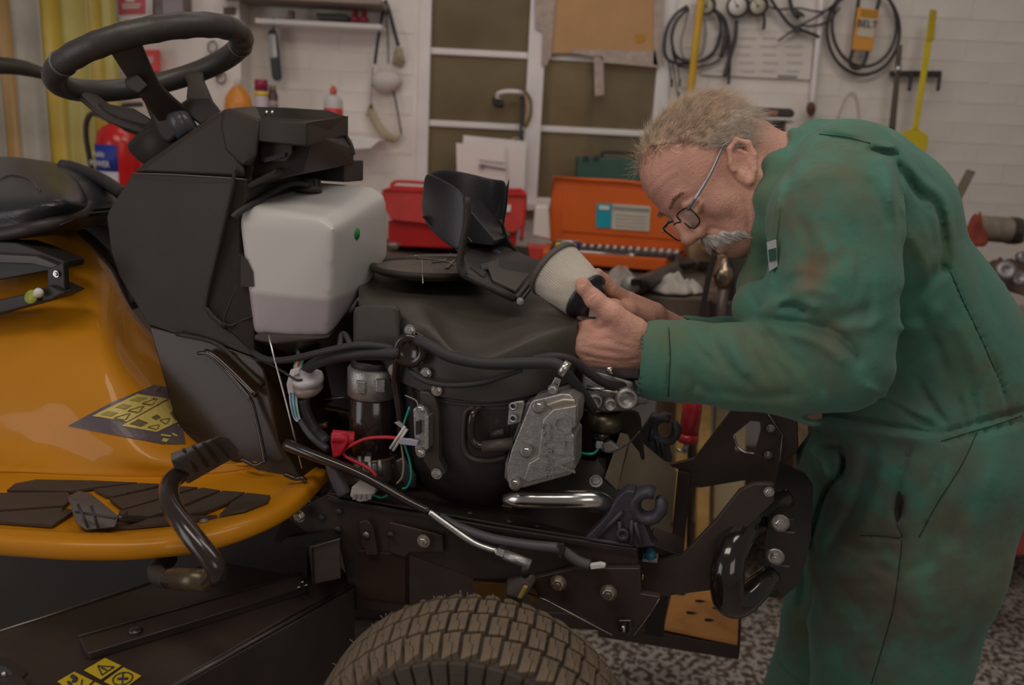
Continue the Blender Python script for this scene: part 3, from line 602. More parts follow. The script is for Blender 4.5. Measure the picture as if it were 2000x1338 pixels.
for q, (pl, lb) in enumerate([([(1305, 118), (1309, 145), (1312, 170)], 'leftmost thin probe lead hanging below the cable loops'), ([(1314, 118), (1318, 150), (1325, 196)], 'longest thin probe lead hanging below the cable loops'), ([(1320, 110), (1325, 140), (1327, 170)], 'rightmost thin probe lead hanging below the cable loops')]):
    o = cable('probe_lead', pl, .0025, lb); tube('probe_tip', [W(*pl[-1], YR-.01), W(pl[-1][0]+1, pl[-1][1]-16, YR-.01)], .0045, cab, o, n=0)
cable('hose', [(1395, 20), (1412, 35), (1418, 60), (1414, 90), (1409, 112)], .008, 'thick black hose end hanging left below the centre gauge')
cable('hose', [(1438, 40), (1436, 75), (1426, 110), (1415, 150)], .008, 'long black hose hanging below the centre gauge')
cable('hose', [(1418, 45), (1424, 75), (1425, 120), (1423, 165)], .006, 'narrower black hose hanging beside the long one')
cable('hose', [(1490, 25), (1493, 40), (1491, 58)], .006, 'short black hose below the right gauge')
o = tube('yellow_rod', [W(1372, -20, 3.33), W(1362, 60, 3.33), W(1352, 150, 3.33), W(1344, 215, 3.33)], .015, mat('mustard_plastic', (.62, .36, .02), .4), flat=(Vector((0, 1, 0)), .5)); tag(o, 'long yellow rod hanging on the wall just above the mechanic head', 'rod')
for q, (cx, cy, r) in enumerate([(1379, 12, .030), (1440, 12, .038), (1480, 12, .032)]):
    g = lathe('dial_gauge', [(r, 0), (r*1.12, .004), (r*1.12, .022), (r, .026), (r*.9, .026), (r*.88, .023), (.001, .023)], W(cx, cy, 3.37), (0, -1, 0), cab, seg=28)
    tag(g, ['dial gauge with cream face behind the yellow rod', 'largest dial gauge with white face, the middle one of three', 'dial gauge with cream face, the right one of three'][q], 'gauge', 'dial gauges on the wall')
    lathe('dial_face', [(r*.86, 0), (r*.86, .003)], W(cx, cy, 3.345), (0, -1, 0), mat('cream_face', (.62, .56, .44), .5) if q != 1 else paper, g, seg=24)
    tube('needle', [W(cx, cy, 3.34), W(cx+(-6 if q else 3), cy-11, 3.34)], .0015, ink, g, n=0); lathe('needle_hub', [(.005, 0), (.005, .004)], W(cx, cy, 3.342), (0, -1, 0), ink, g, seg=10)
cable('wiring_harness', [(1500, -10), (1520, 20), (1545, 50), (1575, 62), (1600, 72)], .006, 'black wire crossing right of the gauges, sloping down to the right')
cable('wiring_harness', [(1495, 10), (1520, 18), (1560, 16), (1610, 22), (1650, -5)], .0035, 'thin wire curving from the gauges up to the belts')
cable('wiring_harness', [(1520, 80), (1545, 62), (1562, 50), (1600, 30), (1640, 0)], .004, 'wire rising from lower left to the belts', 3.35)
cable('wiring_harness', [(1565, 50), (1590, 50), (1620, 40), (1640, 15)], .004, 'short wire arching under the rising one', 3.35)
cable('wiring_harness', [(1540, -10), (1548, 20), (1560, 35)], .008, 'thick dark wire bundle at the top right of the gauges', 3.36)
tag(hull('cable_knot', [W(x, y, Y) for Y in (3.33, 3.37) for x, y in ((1548, 60), (1552, 50), (1562, 48), (1566, 56), (1558, 66))], cab, bevel=.003), 'black connector block where the wires cross', 'connector')
tag(hull('cable_knot', [W(x, y, Y) for Y in (3.33, 3.37) for x, y in ((1542, 20), (1556, 18), (1572, 28), (1572, 34), (1548, 30))], cab, bevel=.003), 'larger black connector block at the top of the crossing wires', 'connector')
# drive belts, round loops
def beltring(cx, cy, rx, ry, r, label, Y):
    o = tube('drive_belt', [W(cx+rx*cos(2*pi*i/16), cy+ry*sin(2*pi*i/16), Y) for i in range(16)], r, mat('belt_rubber', (.045, .038, .038), .6), closed=True, n=4, seg=8); tag(o, label, 'belt', 'drive belts on the wall')
beltring(1686, 60, 71, 86, .006, 'outer large black drive belt loop around the orange belt sleeve', 3.36)
beltring(1688, 50, 63, 80, .006, 'inner large black drive belt loop around the orange belt sleeve', 3.35)
o = tube('drive_belt', [W(x, y, 3.34) for x, y in ((1678, -10), (1672, 40), (1666, 95), (1660, 120), (1668, 133), (1682, 130), (1692, 110), (1702, 60), (1720, -10))], .0075, mat('belt_rubber', (0, 0, 0)), n=5, seg=8); tag(o, 'narrow folded drive belt held in the orange sleeve', 'belt', 'drive belts on the wall')
o = slabW('belt_sleeve', [(1676, 14), (1718, 20), (1703, 100), (1665, 97)], 3.325, .014, mat('sleeve_orange', (.75, .33, .05), .5), bevel=.002); tag(o, 'orange and white card sleeve reading BELT around a drive belt', 'packaging')
slabW('white_panel', [(1680, 34), (1713, 37), (1706, 74), (1674, 70)], 3.322, .003, mat('sleeve_cream', (.60, .52, .42), .6), o)
slabW('dark_panel', [(1683, 18), (1716, 22), (1714, 35), (1682, 32)], 3.322, .003, mat('sleeve_amber', (.50, .24, .02), .5), o)
text('lettering', 'BELT', W(1694, 47, 3.318), W(1714, 49, 3.318)-W(1676, 45, 3.318), W(1694, 30, 3.318)-W(1691, 50, 3.318), .036, ink, o)
text('lettering', 'GATES'[0:0] or 'V-BELT'[0:0] or 'AX', W(1698, 27, 3.318), W(1714, 29, 3.318)-W(1676, 25, 3.318), W(1694, 30, 3.318)-W(1691, 50, 3.318), .02, ink, o) if 0 else None
o = tube('conduit', [W(1606, -20, 3.37), W(1600, 60, 3.37), W(1592, 140, 3.37), W(1584, 230, 3.37)], .012, framew, n=2); tag(o, 'white painted conduit pipe running down the wall', 'pipe')
# rack with poles
rk = thing('tool_rack', 'dark metal wall rack with hooked prongs behind the yellow paddle', 'rack', W(1795, 150, 3.36))
slabW('bar', [(1741, 138), (1840, 138), (1839, 151), (1741, 149)], 3.36, .02, cab, rk, bevel=.002)
for x, y in ((1782, 175), (1838, 175)): tube('prong', [W(x-2, 145, 3.35), W(x-4, 160, 3.33), W(x-6, y, 3.3)], .007, cab, rk)
o = tube('bristle_brush', [W(1757, 88, 3.31), W(1751, 160, 3.31), W(1741, 262, 3.31)], [.010, .010, .013], mat('umber_handle', (.11, .08, .06), .6)); tag(o, 'dark brown pole hanging at the left end of the rack', 'pole')
tube('ferrule', [W(1754.5, 128, 3.305), W(1753.5, 142, 3.305)], .012, steel, o, n=0)
o = thing('fly_swat', 'bright yellow plastic paddle with long handle hanging on the rack', 'paddle', W(1780, 290, 3.3))
hull('handle', [W(x, y, Y) for Y in (3.29, 3.3) for x, y in ((1816, 18), (1830, 20), (1793, 255), (1782, 252))], mat('lemon_plastic', (.72, .55, .02), .4), o, bevel=.002)
hull('blade', [W(x, y, Y) for Y in (3.29, 3.3) for x, y in ((1782, 250), (1792, 250), (1813, 266), (1810, 292), (1800, 304), (1756, 290), (1752, 266))], mat('lemon_plastic', 0), o, bevel=.002)
hull('grip', [W(x, y, Y) for Y in (3.286, 3.303) for x, y in ((1816, 18), (1830, 20), (1824, 80), (1810, 80))], mat('mustard2', (.5, .36, .01), .5), o, bevel=.002)
# items on back ledge above shoulder
o = thing('staple_gun', 'black hand tool with steel band lying above the mechanic collar', 'tool', W(1505, 225, 3.2))
hull('body', [W(x, y, Y) for Y in (3.18, 3.22) for x, y in ((1454, 222), (1460, 208), (1545, 212), (1553, 220), (1548, 230), (1458, 228))], cab, o, bevel=.006)
slabW('band', [(1471, 206), (1477, 206), (1475, 229), (1469, 229)], 3.175, .05, steel, o, bevel=.001); slabW('plate', [(1484, 214), (1520, 216), (1518, 226), (1486, 224)], 3.176, .006, mat('ruddy_plate', (.35, .18, .14), .5), o)
o = slabW('parts_box', [(1455, 234), (1536, 236), (1532, 275), (1480, 278)], 3.22, .1, mat('plum_crate', (.16, .10, .08), .7), bevel=.003); tag(o, 'brown parts box below the black hand tool', 'box')
for y in (240, 252): slabW('drawer_front', [(1490, y), (1528, y), (1528, y+9), (1491, y+9)], 3.213, .008, dblack, o)
tag(box('wall_ledge', (W(1490, 236, 3.3).x, 3.31, W(1490, 234, 3.3).z-.004), (.20, .16, .01), framew), 'small white ledge carrying the black hand tool', 'ledge')
o = bottle(1425, 232, 3.25, [(.014, 0), (.02, .01), (.02, .05), (.008, .06)], mat('olive_bottle', (.22, .19, .12), .5), 'small olive bottle just behind the top of the mechanic head', [('cap', [(.01, .06), (.01, .085)], yelp)])
rag('sponge', [W(1372, 205, 3.3)+Vector((.04*cos(a), .03*sin(a), -.02)) for a in (0, .9, 1.8, 2.7, 3.6, 4.5, 5.4)], .05, mat('tan_sponge', (.42, .32, .24), .9), 'round tan sponge on the ledge above the head', 'sponge', 12)
o = hull('rusty_knob', [W(1584+10*cos(t), 213+15*sin(t), 3.33+.02*sin(3*t)) for t in np.linspace(0, 6, 11)]+[W(1584, 213, 3.30)], brownm, bevel=.003); tag(o, 'rusty valve knob at the foot of the white conduit', 'knob')
o = tube('wall_wire', [W(1630, 250, 3.385), W(1650, 195, 3.385), W(1665, 180, 3.385), W(1675, 200, 3.385), W(1680, 250, 3.385)], .002, mat('pale_wire', (.45, .38, .35), .6)); tag(o, 'thin pale wire bow on the wall above the shoulder', 'wire')
# right bench clutter
o = hull('board_offcut', [W(x, y, Y) for Y in (2.9, 2.93) for x, y in ((1888, 330), (1906, 335), (1798, 548), (1780, 536))], mat('drab_wood', (.22, .18, .13), .8, var=.2), bevel=.002); tag(o, 'leaning flat grey brown wood offcut behind the mechanic back', 'wood')
o = thing('electric_motor', 'dusty grey cylindrical motor lying on the heap behind the mechanic', 'motor', W(1950, 470, 2.8))
a, b = W(1905, 445, 2.8), W(1996, 452, 2.8)
bm = bmesh.new(); add_tube(bm, [a, b], .042, 20); finish('housing', bmf(bm), mat('dusty_drab', (.26, .21, .16), .6, var=.3, vs_=25, bump=.2), o, bevel=.005)
bm = bmesh.new(); add_tube(bm, [a+(b-a)*.7, a+(b-a)*.9], .045, 20); finish('end_band', bmf(bm), greasy, o, bevel=.003)
rag('red_rag', [W(1905, 440, 2.75)+Vector((.055*cos(t), .04*sin(t), -.07)) for t in (0, .9, 1.8, 2.7, 3.6, 4.5, 5.4)], .14, mat('rust_red_cloth', (.28, .05, .03), .85, var=.3, vs_=20), 'rust red bundled cloth on the heap behind the back', 'rag', 21)
rag('scrap_heap', [W(1960, 520, 2.75)+Vector((.19*cos(t), .12*sin(t), -.10)) for t in (0, .7, 1.4, 2.1, 2.8, 3.5, 4.2, 4.9, 5.6)], .17, mat('heap_brown', (.10, .055, .045), .7, var=.6, vs_=14, bump=.4), 'dark reddish brown heap of greasy parts under the motor', 'heap', 31)
for q, (x, y, r) in enumerate([(1962, 530, .03), (1985, 545, .024), (1945, 560, .02), (1990, 505, .02)]):
    c = W(x, y, 2.6); bm = bmesh.new(); add_lathe(bm, [(r*.4, 0), (r, .004), (r, .02), (r*.5, .026), (r*.2, .01)], axis(c, (.2*q-.3, -1, .4)), 18)
    tag(finish('metal_ring', bmf(bm), mat('dull_grey_metal', (.35, .32, .33), .4, .6, var=.4, vs_=30)), ['largest grey metal ring on the heap', 'grey metal ring right of the largest', 'lowest small grey metal ring on the heap', 'small metal ring at the upper right of the heap'][q], 'ring', 'metal rings on the heap')
o = slabW('machine_cover', [(1945, 592), (2060, 596), (2060, 900), (1975, 900)], 2.1, .22, mat('mauve_top', (.33, .26, .25), .6), bevel=.004); tag(o, 'mauve grey machine top at the right edge behind the mechanic', 'surface')
o = slabW('storage_box', [(1972, 1040), (2080, 1040), (2080, 1085), (1968, 1085)], 2.35, .1, mat('faded_red', (.42, .07, .06), .5, var=.3, vs_=14), bevel=.004); tag(o, 'faded red box on the floor at the right edge', 'box')
# ================= lift with the mower on it =================
lf = thing('lift_table', 'black steel lift platform with orange plywood board beneath the mower nose', 'lift', (.0, 1.3, 0))
ply = mat('orange_plywood', (.80, .36, .10), .55, var=.2, vs_=9, col2=(.62, .27, .08), thr=(.45, .6))
P = [WZ(1297, 1222, .46), WZ(1441, 1252, .46), WZ(1447, 1120, .46), WZ(1325, 1100, .46)]
prism('plywood_board', P, (0, 0, -.012), ply, lf, bevel=.002)
P2 = [WZ(1170, 1218, .445), WZ(1446, 1262, .445), WZ(1454, 1090, .445), WZ(1170, 1090, .445)]
prism('tray', P2, (0, 0, -.035), framem, lf, bevel=.003)
for q in range(6):
    x, y = 1330+q*18, 1160+(q*37 % 60); c = WZ(x, y, .461)
    bm = bmesh.new(); add_hull(bm, [c+Vector((.012*cos(t)*(1+.5*sin(3*t+q)), .006*sin(t), .0006)) for t in range(6)]+[c]); finish('oil_stain', bmf(bm), mat('oil_black', (.06, .03, .02), .5), lf)
box('tray', (-.6, .93, .50), (1.35, .24, .04), framem, lf); box('tray', (-.55, 1.9, .42), (1.6, .3, .04), framem, lf)
box('cross_beam', (-.3, 1.45, .36), (.12, 1.2, .08), framem, lf); box('column', (-.3, 1.45, .18), (.4, .5, .36), framem, lf)
hull('support_post', [WZ(x, y, .46) for x, y in ((1258, 1240), (1296, 1245))]+[M(x, y, .15) for x, y in ((1268, 1150), (1306, 1150))]+[M(x, y, .19) for x, y in ((1268, 1150), (1306, 1150))], dblack, lf, bevel=.003)
# ================= the riding mower =================
from mathutils.bvhtree import BVHTree
from mathutils.geometry import tessellate_polygon
mo = thing('riding_mower', 'yellow and black riding mower with its bonnet off and engine exposed, on the lift', 'mower', U3(.4, 0, .5))
def zv(px, py, z):
    p = WZ(px, py, z); return (px, py, (p-MC).dot(ML))
_dg = None
def surf(o):
    bpy.context.view_layer.update(); dg = bpy.context.evaluated_depsgraph_get(); e = o.evaluated_get(dg)
    me = e.to_mesh(); wm = Matrix.Translation(ORG[o]); vs_ = [wm @ v.co for v in me.vertices]; t = BVHTree.FromPolygons(vs_, [list(p.vertices) for p in me.polygons]); e.to_mesh_clear(); return t
def hit(t, px, py, off=.001):
    d = ray(px, py).normalized(); r = t.ray_cast(CAM, d); 
    return (r[0]-d*off) if r[0] else None
def decal(name, t, pts, m, parent, off=.0012, th=.0008, sub=1, step=14):
    """a thin sheet laid on a surface: outline cut by a grid, every point dropped on the surface"""
    bm = bmesh.new(); bm.faces.new([bm.verts.new((x, y, 0)) for x, y in pts])
    xs, ys = [p[0] for p in pts], [p[1] for p in pts]
    for ax_, lo, hi in ((0, min(xs), max(xs)), (1, min(ys), max(ys))):
        q = lo+step
        while q < hi:
            c = [0, 0, 0]; c[ax_] = q; n_ = [0, 0, 0]; n_[ax_] = 1
            bmesh.ops.bisect_plane(bm, geom=bm.verts[:]+bm.edges[:]+bm.faces[:], plane_co=c, plane_no=n_); q += step
    bmesh.ops.triangulate(bm, faces=bm.faces[:])
    for v in bm.verts:
        h_ = hit(t, v.co.x, v.co.y, off)
        if h_ is None: bm.free(); return None
        v.co = h_
    me = bmf(bm, recalc=False)
    return finish(name, me, m, parent, smooth=False, solid=th)
# ---- fender / footboard ----
FZ = .955
g = [[(-70, 440, .06), (40, 446, .05), (110, 444, .05), (160, 466, .04), (215, 530, .02), (262, 612, .0), (330, 690, -.0)],
     [(-70, 530, -.05), (40, 535, -.05), (100, 545, -.06), (155, 575, -.08), (205, 625, -.1), (260, 700, -.10), (350, 770, -.07)],
     [(-70, 650, -.15), (40, 650, -.15), (100, 660, -.16), (160, 685, -.17), (220, 720, -.18), (290, 770, -.155), (370, 830, -.10)],
     [(-70, 770, -.22), (40, 770, -.22), (100, 780, -.225), (170, 795, -.23), (250, 815, -.22), (330, 845, -.18), (420, 880, -.13)],
     [(-70, 870, -.265), (40, 873, -.265), (110, 878, -.265), (190, 886, -.262), (280, 893, -.25), (380, 900, -.21), (500, 910, -.16)],
     [(x, y-11, zv(x, y, FZ)[2]+.006) for x, y in ((-70, 925), (40, 928), (130, 932), (230, 936), (340, 936), (460, 926), (600, 900))],
     [zv(-70, 925, FZ), zv(40, 928, FZ), zv(130, 932, FZ), zv(230, 936, FZ), zv(340, 936, FZ), zv(460, 926, FZ), zv(600, 900, FZ)],
     [zv(-70, 960, FZ), zv(40, 962, FZ), zv(150, 962, FZ), zv(260, 964, FZ), zv(370, 964, FZ), zv(500, 948, FZ), zv(612, 908, FZ)],
     [zv(-70, 1018, FZ), zv(40, 1025, FZ), zv(150, 1030, FZ), zv(270, 1028, FZ), zv(390, 1012, FZ), zv(520, 970, FZ), zv(622, 914, FZ)],
     [zv(-70, 1030, FZ+.010), zv(40, 1036, FZ+.010), zv(160, 1042, FZ+.010), zv(290, 1039, FZ+.010), zv(415, 1020, FZ+.010), zv(545, 972, FZ+.009), zv(632, 916, FZ+.006)],
     [zv(-70, 1050, FZ+.010), zv(40, 1056, FZ+.010), zv(160, 1062, FZ+.010), zv(295, 1058, FZ+.010), zv(425, 1037, FZ+.010), zv(560, 986, FZ+.008), zv(640, 920, FZ+.005)],
     [zv(-70, 1078, FZ-.010), zv(40, 1086, FZ-.010), zv(160, 1093, FZ-.010), zv(300, 1089, FZ-.010), zv(435, 1067, FZ-.010), zv(566, 1010, FZ-.010), zv(645, 934, FZ-.008)],
     [zv(-70, 1076, FZ-.018), zv(40, 1084, FZ-.018), zv(160, 1091, FZ-.018), zv(300, 1087, FZ-.018), zv(435, 1065, FZ-.018), zv(566, 1008, FZ-.018), zv(645, 934, FZ-.014)]]
def flat_board(G, n):
    for i, row in enumerate(G):
        for p in row:
            if 6*n <= i <= 8*n: p.z = FZ
fen = relief('fender', g, -.0, yellow, mo, post=flat_board, close=False, solid=.003)
tf = surf(fen)
mat_b = mat('footboard_rubber', (.060, .042, .032), .55, vs_=14, bump=.15, bs=300)
for pl in ([(14, 962), (30, 949), (72, 941), (180, 943), (268, 947), (182, 957), (138, 964)], [(-40, 968), (132, 966), (142, 976), (126, 992), (-40, 1004)], [(-40, 1008), (122, 996), (146, 1002), (102, 1031), (-40, 1020)],
           [(184, 960), (272, 948), (324, 950), (222, 974), (206, 972)], [(214, 979), (332, 953), (386, 956), (240, 999), (228, 990)], [(232, 1004), (396, 957), (430, 962), (340, 998), (292, 1014), (236, 1010)],
           [(344, 1003), (436, 963), (478, 966), (446, 986), (400, 1004), (346, 1011)], [(452, 986), (482, 967), (528, 972), (524, 982), (478, 1000), (430, 1010)], [(160, 1020), (300, 1017), (350, 1013), (425, 1011), (360, 1024), (250, 1034), (170, 1035)]):
    decal('footboard_pad', tf, pl, mat_b, mo, .007, .004, step=9)
for pl in ([(215, 1008), (342, 1010), (300, 1016), (230, 1015)],): decal('pad_slot', tf, pl, dblack, mo, .009, .001, step=12)
bolt(WZ(398, 1017, FZ+.009), (0, 0, 1), mo, .004, .002, alu)
# warning decal
decs = decal('warning_decal', tf, [(133, 832), (215, 788), (300, 752), (345, 760), (362, 868), (320, 868)], mat('decal_purple_brown', (.11, .08, .09), .4), mo, sub=4)
dy, dk = mat('decal_yellow', (.62, .48, .12), .45, var=.05), mat('decal_mark', (.16, .11, .04), .6)
def lerp2(q, s, t):
    a, b, c, d = q; return tuple((a[k]*(1-s)+b[k]*s)*(1-t)+(d[k]*(1-s)+c[k]*s)*t for k in (0, 1))
def sub_(q, s0, t0, s1, t1): return [lerp2(q, s0, t0), lerp2(q, s1, t0), lerp2(q, s1, t1), lerp2(q, s0, t1)]
q1 = [(268, 770), (327, 779), (248, 824), (181, 812)]; q2 = [(348, 772), (350, 826), (306, 844), (237, 831)]
q2 = [(337, 777), (352, 822), (306, 844), (237, 832)]
for q in (q1, q2): decal('decal_field', tf, q, dy, decs, .0026, sub=2)
def tri_ring(q, s, t, w, h, off=.0045):
    out = []
    A_ = [(s-w/2, t-h/2), (s+w/2, t-h/2), (s, t+h/2)]
    for i in range(3):
        a, b = A_[i], A_[(i+1) % 3]; nx, ny = (b[1]-a[1])*.12, -(b[0]-a[0])*.12
        out.append([lerp2(q, *a), lerp2(q, *b), lerp2(q, b[0]-nx, b[1]-ny), lerp2(q, a[0]-nx, a[1]-ny)])
    return out
for k in range(3):
    t = .17+k*.33
    for r_ in tri_ring(q1, .72, t, .30, -.22): decal('decal_mark', tf, r_, dk, decs, .004)
    decal('decal_mark', tf, sub_(q1, .12, t-.08, .42, t+.08), mat('decal_shade', (.36, .28, .06), .6), decs, .004)
for s, t in ((.75, .75), (.72, .38)):
    for r_ in tri_ring(q2, s, t, .26, -.2): decal('decal_mark', tf, r_, dk, decs, .004)
for s0, t0, s1, t1 in ((.1, .72, .45, .9), (.3, .42, .5, .55), (.5, .05, .9, .18)): decal('decal_mark', tf, sub_(q2, s0, t0, s1, t1), dk, decs, .004)
for pl in ([(314, 848), (334, 851), (333, 854), (314, 851)], [(318, 856), (330, 858), (325, 864), (316, 862)], [(336, 846), (346, 850), (345, 853), (336, 849)]): decal('decal_mark', tf, pl, dy, decs, .004)
# ---- seat ----
seatm = mat('black_vinyl', (.034, .032, .038), .3, bump=.12, bs=250)
g = [[(-70, 306, .20), (-10, 306, .2), (50, 309, .2), (100, 320, .18), (135, 338, .15), (158, 358, .12)],
     [(-70, 330, .08), (-10, 330, .08), (50, 333, .08), (108, 345, .07), (150, 362, .06), (172, 388, .06)],
     [(-70, 372, -.06), (-10, 372, -.06), (50, 370, -.06), (112, 372, -.05), (156, 385, -.02), (176, 400, .04)],
     [(-70, 410, -.12), (-10, 408, -.12), (50, 402, -.12), (115, 396, -.10), (156, 400, -.05), (175, 410, .03)],
     [(-70, 452, -.12), (-10, 446, -.12), (50, 436, -.12), (112, 424, -.09), (150, 418, -.04), (170, 414, .03)]]
seat = relief('seat', g, .2, seatm, mo)
ts = surf(seat)
P = [hit(ts, x, y, -.001) for x, y in ((-20, 366), (10, 346), (30, 344), (60, 352), (78, 374))]
tube('seam', [p for p in P if p], .003, seatm, seat)
tube('base_piping', [M(-70, 462, -.12), M(0, 458, -.12), M(60, 447, -.12), M(115, 434, -.09), M(155, 420, -.03), M(174, 402, .05)], .0125, dblack, seat, n=5)
slabM('seat_pan', [(-70, 462), (60, 450), (120, 436), (150, 426), (100, 450), (30, 468), (-70, 478)], -.1, .12, dblack, mo, bevel=.004)
sb = slabM('seat_bracket', [(-70, 470), (30, 474), (60, 484), (124, 510), (124, 524), (92, 530), (60, 536), (-70, 560)], -.13, .05, mat('bracket_black', (.022, .017, .015), .5), mo, bevel=.003)
slabM('strap', [(92, 526), (124, 512), (127, 572), (118, 580), (92, 566)], -.17, .012, MATS['bracket_black'], sb, bevel=.002)
slabM('foot_plate', [(-70, 600), (58, 572), (95, 558), (126, 572), (100, 586), (-70, 632)], -.18, .05, MATS['bracket_black'], sb, bevel=.003)
slabM('slide_rail', [(-70, 492), (70, 500), (118, 520), (116, 528), (60, 516), (-70, 512)], -.14, .01, framem, sb, bevel=.002)
lathe('adjuster_label', [(.012, 0), (.012, .002)], M(62, 580, -.185), (-.2, -1, .5), mat('lime_label', (.38, .42, .06), .4), sb)
lathe('adjuster_knob', [(.008, 0), (.008, .006), (.004, .01)], M(78, 573, -.186), (-.2, -1, .5), white, sb, seg=12)
bolt(M(110, 535, -.172), -ML, sb, .004, .004)
# far fender trim, lever, block behind
tube('fender_trim', [M(96, 446, .1), M(150, 452, .1), (M(195, 488, .1)), M(232, 530, .1), M(262, 600, .08)], .012, dblack, mo)
hull('battery_cover', [M(x, y, v) for v in (.14, .3) for x, y in ((164, 402), (190, 405), (240, 430), (245, 540), (205, 505), (166, 460))], dblack, mo, bevel=.004)
tube('grab_lever', [M(120, 324, .2), M(150, 330, .2), M(200, 352, .16), M(240, 380, .1)], .0135, rubber, mo)
# ---- steering wheel ----
sw = thing('steering_wheel', 'x', 'x', M(345, 240, 0)); del sw['label']; del sw['category']; sw.parent = mo; sw.location = ORG[sw]-ORG[mo]
wc = M(297, 117, 0); ax = (M(485, 63, 0)-M(108, 166, 0)).normalized(); wn_ = ax.cross(ML).normalized(); WR = .156
RA_ = Matrix.Rotation(radians(-7), 3, ML); ax = RA_ @ ax; wn_ = RA_ @ wn_
if wn_.z < 0: wn_ = -wn_
def rimpt(t, r=WR): return wc+ax*(r*cos(t))+ML*(r*sin(t))
bm = bmesh.new(); N = 96
add_tube(bm, [rimpt(2*pi*i/N) for i in range(N)], [.0195]*N, 16, True); rimo = finish('rim', bmf(bm), mat('wheel_rubber', (.060, .052, .048), .4, bump=.12, bs=400), sw)
for a0, a1 in ((-.3*pi, .12*pi),):
    P = []; NN = 60
    for i in range(NN+1):
        t = -1.95+(2.75)*i/NN; P.append((t,   .0208-.0014*abs(sin(t*11))))
    bm = bmesh.new(); add_tube(bm, [rimpt(t, WR-.0005) for t, _ in P], [r for _, r in P], 16); finish('grip', bmf(bm), mat('wheel_grip', (.056, .048, .044), .42, bump=.12, bs=400), sw)
for t in (-1.95, .8):
    bm = bmesh.new(); add_tube(bm, [rimpt(t-.012), rimpt(t+.012)], .0215, 16); finish('grip_band', bmf(bm), mat('grey_band', (.16, .15, .15), .35), sw)
hb = M(345, 238, 0)
def rimnear(px, py, sgn):
    c = [(t, proj(rimpt(t))) for t in np.linspace(0, 2*pi, 181)]; c = [q for q in c if sin(q[0])*sgn > -.1]
    return rimpt(min(c, key=lambda q: (q[1][0]-px)**2+(q[1][1]-py)**2)[0])
def spoke(name, p, q, w0, w1, th=.012, mid=None, w=None, side=None):
    """flat tapered bar from p to q, wide in the wheel plane"""
    d = (q-p).normalized(); s = (side or wn_).cross(d).normalized(); bm = bmesh.new()
    pts = [p, mid, q] if mid is not None else [p, (p+q)/2, q]; ws = [w0, w or (w0+w1)/2, w1]; P2 = smoothpath(pts, 6); n = len(P2); rings = []
    for i, c in enumerate(P2):
        ww = float(np.interp(i/(n-1), [0, .5, 1], ws)); t = (P2[min(i+1, n-1)]-P2[max(i-1, 0)]).normalized(); ss = (s-t*s.dot(t)).normalized(); nn = t.cross(ss)
        rings.append([bm.verts.new(c+ss*ww*a+nn*th*b) for a, b in ((-1, -.5), (-.6, -1), (.6, -1), (1, -.5), (1, .5), (.6, 1), (-.6, 1), (-1, .5))])
    for a, b in zip(rings, rings[1:]):
        for k in range(8): bm.faces.new((a[k], a[(k+1) % 8], b[(k+1) % 8], b[k]))
    bm.faces.new(rings[0][::-1]); bm.faces.new(rings[-1])
    return finish(name, bmf(bm), black, sw, bevel=.0015)
spoke('spoke', rimnear(243, 105, -1), M(350, 238, -.02), .026, .028, .008, M(290, 170, -.09), .019)
spoke('spoke', rimnear(150, 192, 1), M(338, 268, .0), .020, .040, .009, M(232, 232, .01), .034)
spoke('spoke', rimnear(375, 135, 1), M(392, 215, .04), .020, .026, .008, M(384, 165, .10), .015)
hull('spoke_web', [M(x, y, v) for v in (-.015, .012) for x, y in ((172, 196), (205, 205), (262, 212), (300, 236), (330, 280), (300, 278), (245, 256), (205, 230))], black, sw, bevel=.006)
hull('spoke_boss', [M(x, y, v) for v in (-.125, -.085) for x, y in ((243, 154), (268, 144), (290, 168), (272, 184), (246, 172))], black, sw, bevel=.004)
hull('hub', [M(x, y, v) for v in (-.045, .05) for x, y in ((268, 165), (300, 175), (352, 212), (366, 250), (330, 284), (310, 270), (290, 220))], black, sw, bevel=.012, seg=3)
hull('switch_pod', [M(x, y, v) for v in (-.03, .08) for x, y in ((348, 205), (372, 190), (410, 190), (430, 215), (428, 226), (392, 245), (352, 214))], black, sw, bevel=.006)
hull('boot', [M(x, y, v) for v in (-.04, .05) for x, y in ((296, 246), (310, 270), (328, 292), (312, 288), (268, 262))], black, sw, bevel=.004)
bm = bmesh.new(); add_tube(bm, [M(340, 214, -.03), M(368, 262, -.03)], .020, 20); cs = finish('column_sleeve', bmf(bm), mat('bluish_black_gloss', (.10, .095, .11), .28), sw)
for k in (0, 1): tube('sleeve_groove', [M(352+k*9, 220-k*3, -.053), M(374+k*9, 262-k*3, -.053)], .001, ink, sw, n=0)
bm = bmesh.new(); add_tube(bm, [M(352, 236, .0), M(310, 312, .0)], [.036, .055], 24); finish('column', bmf(bm), black, sw)
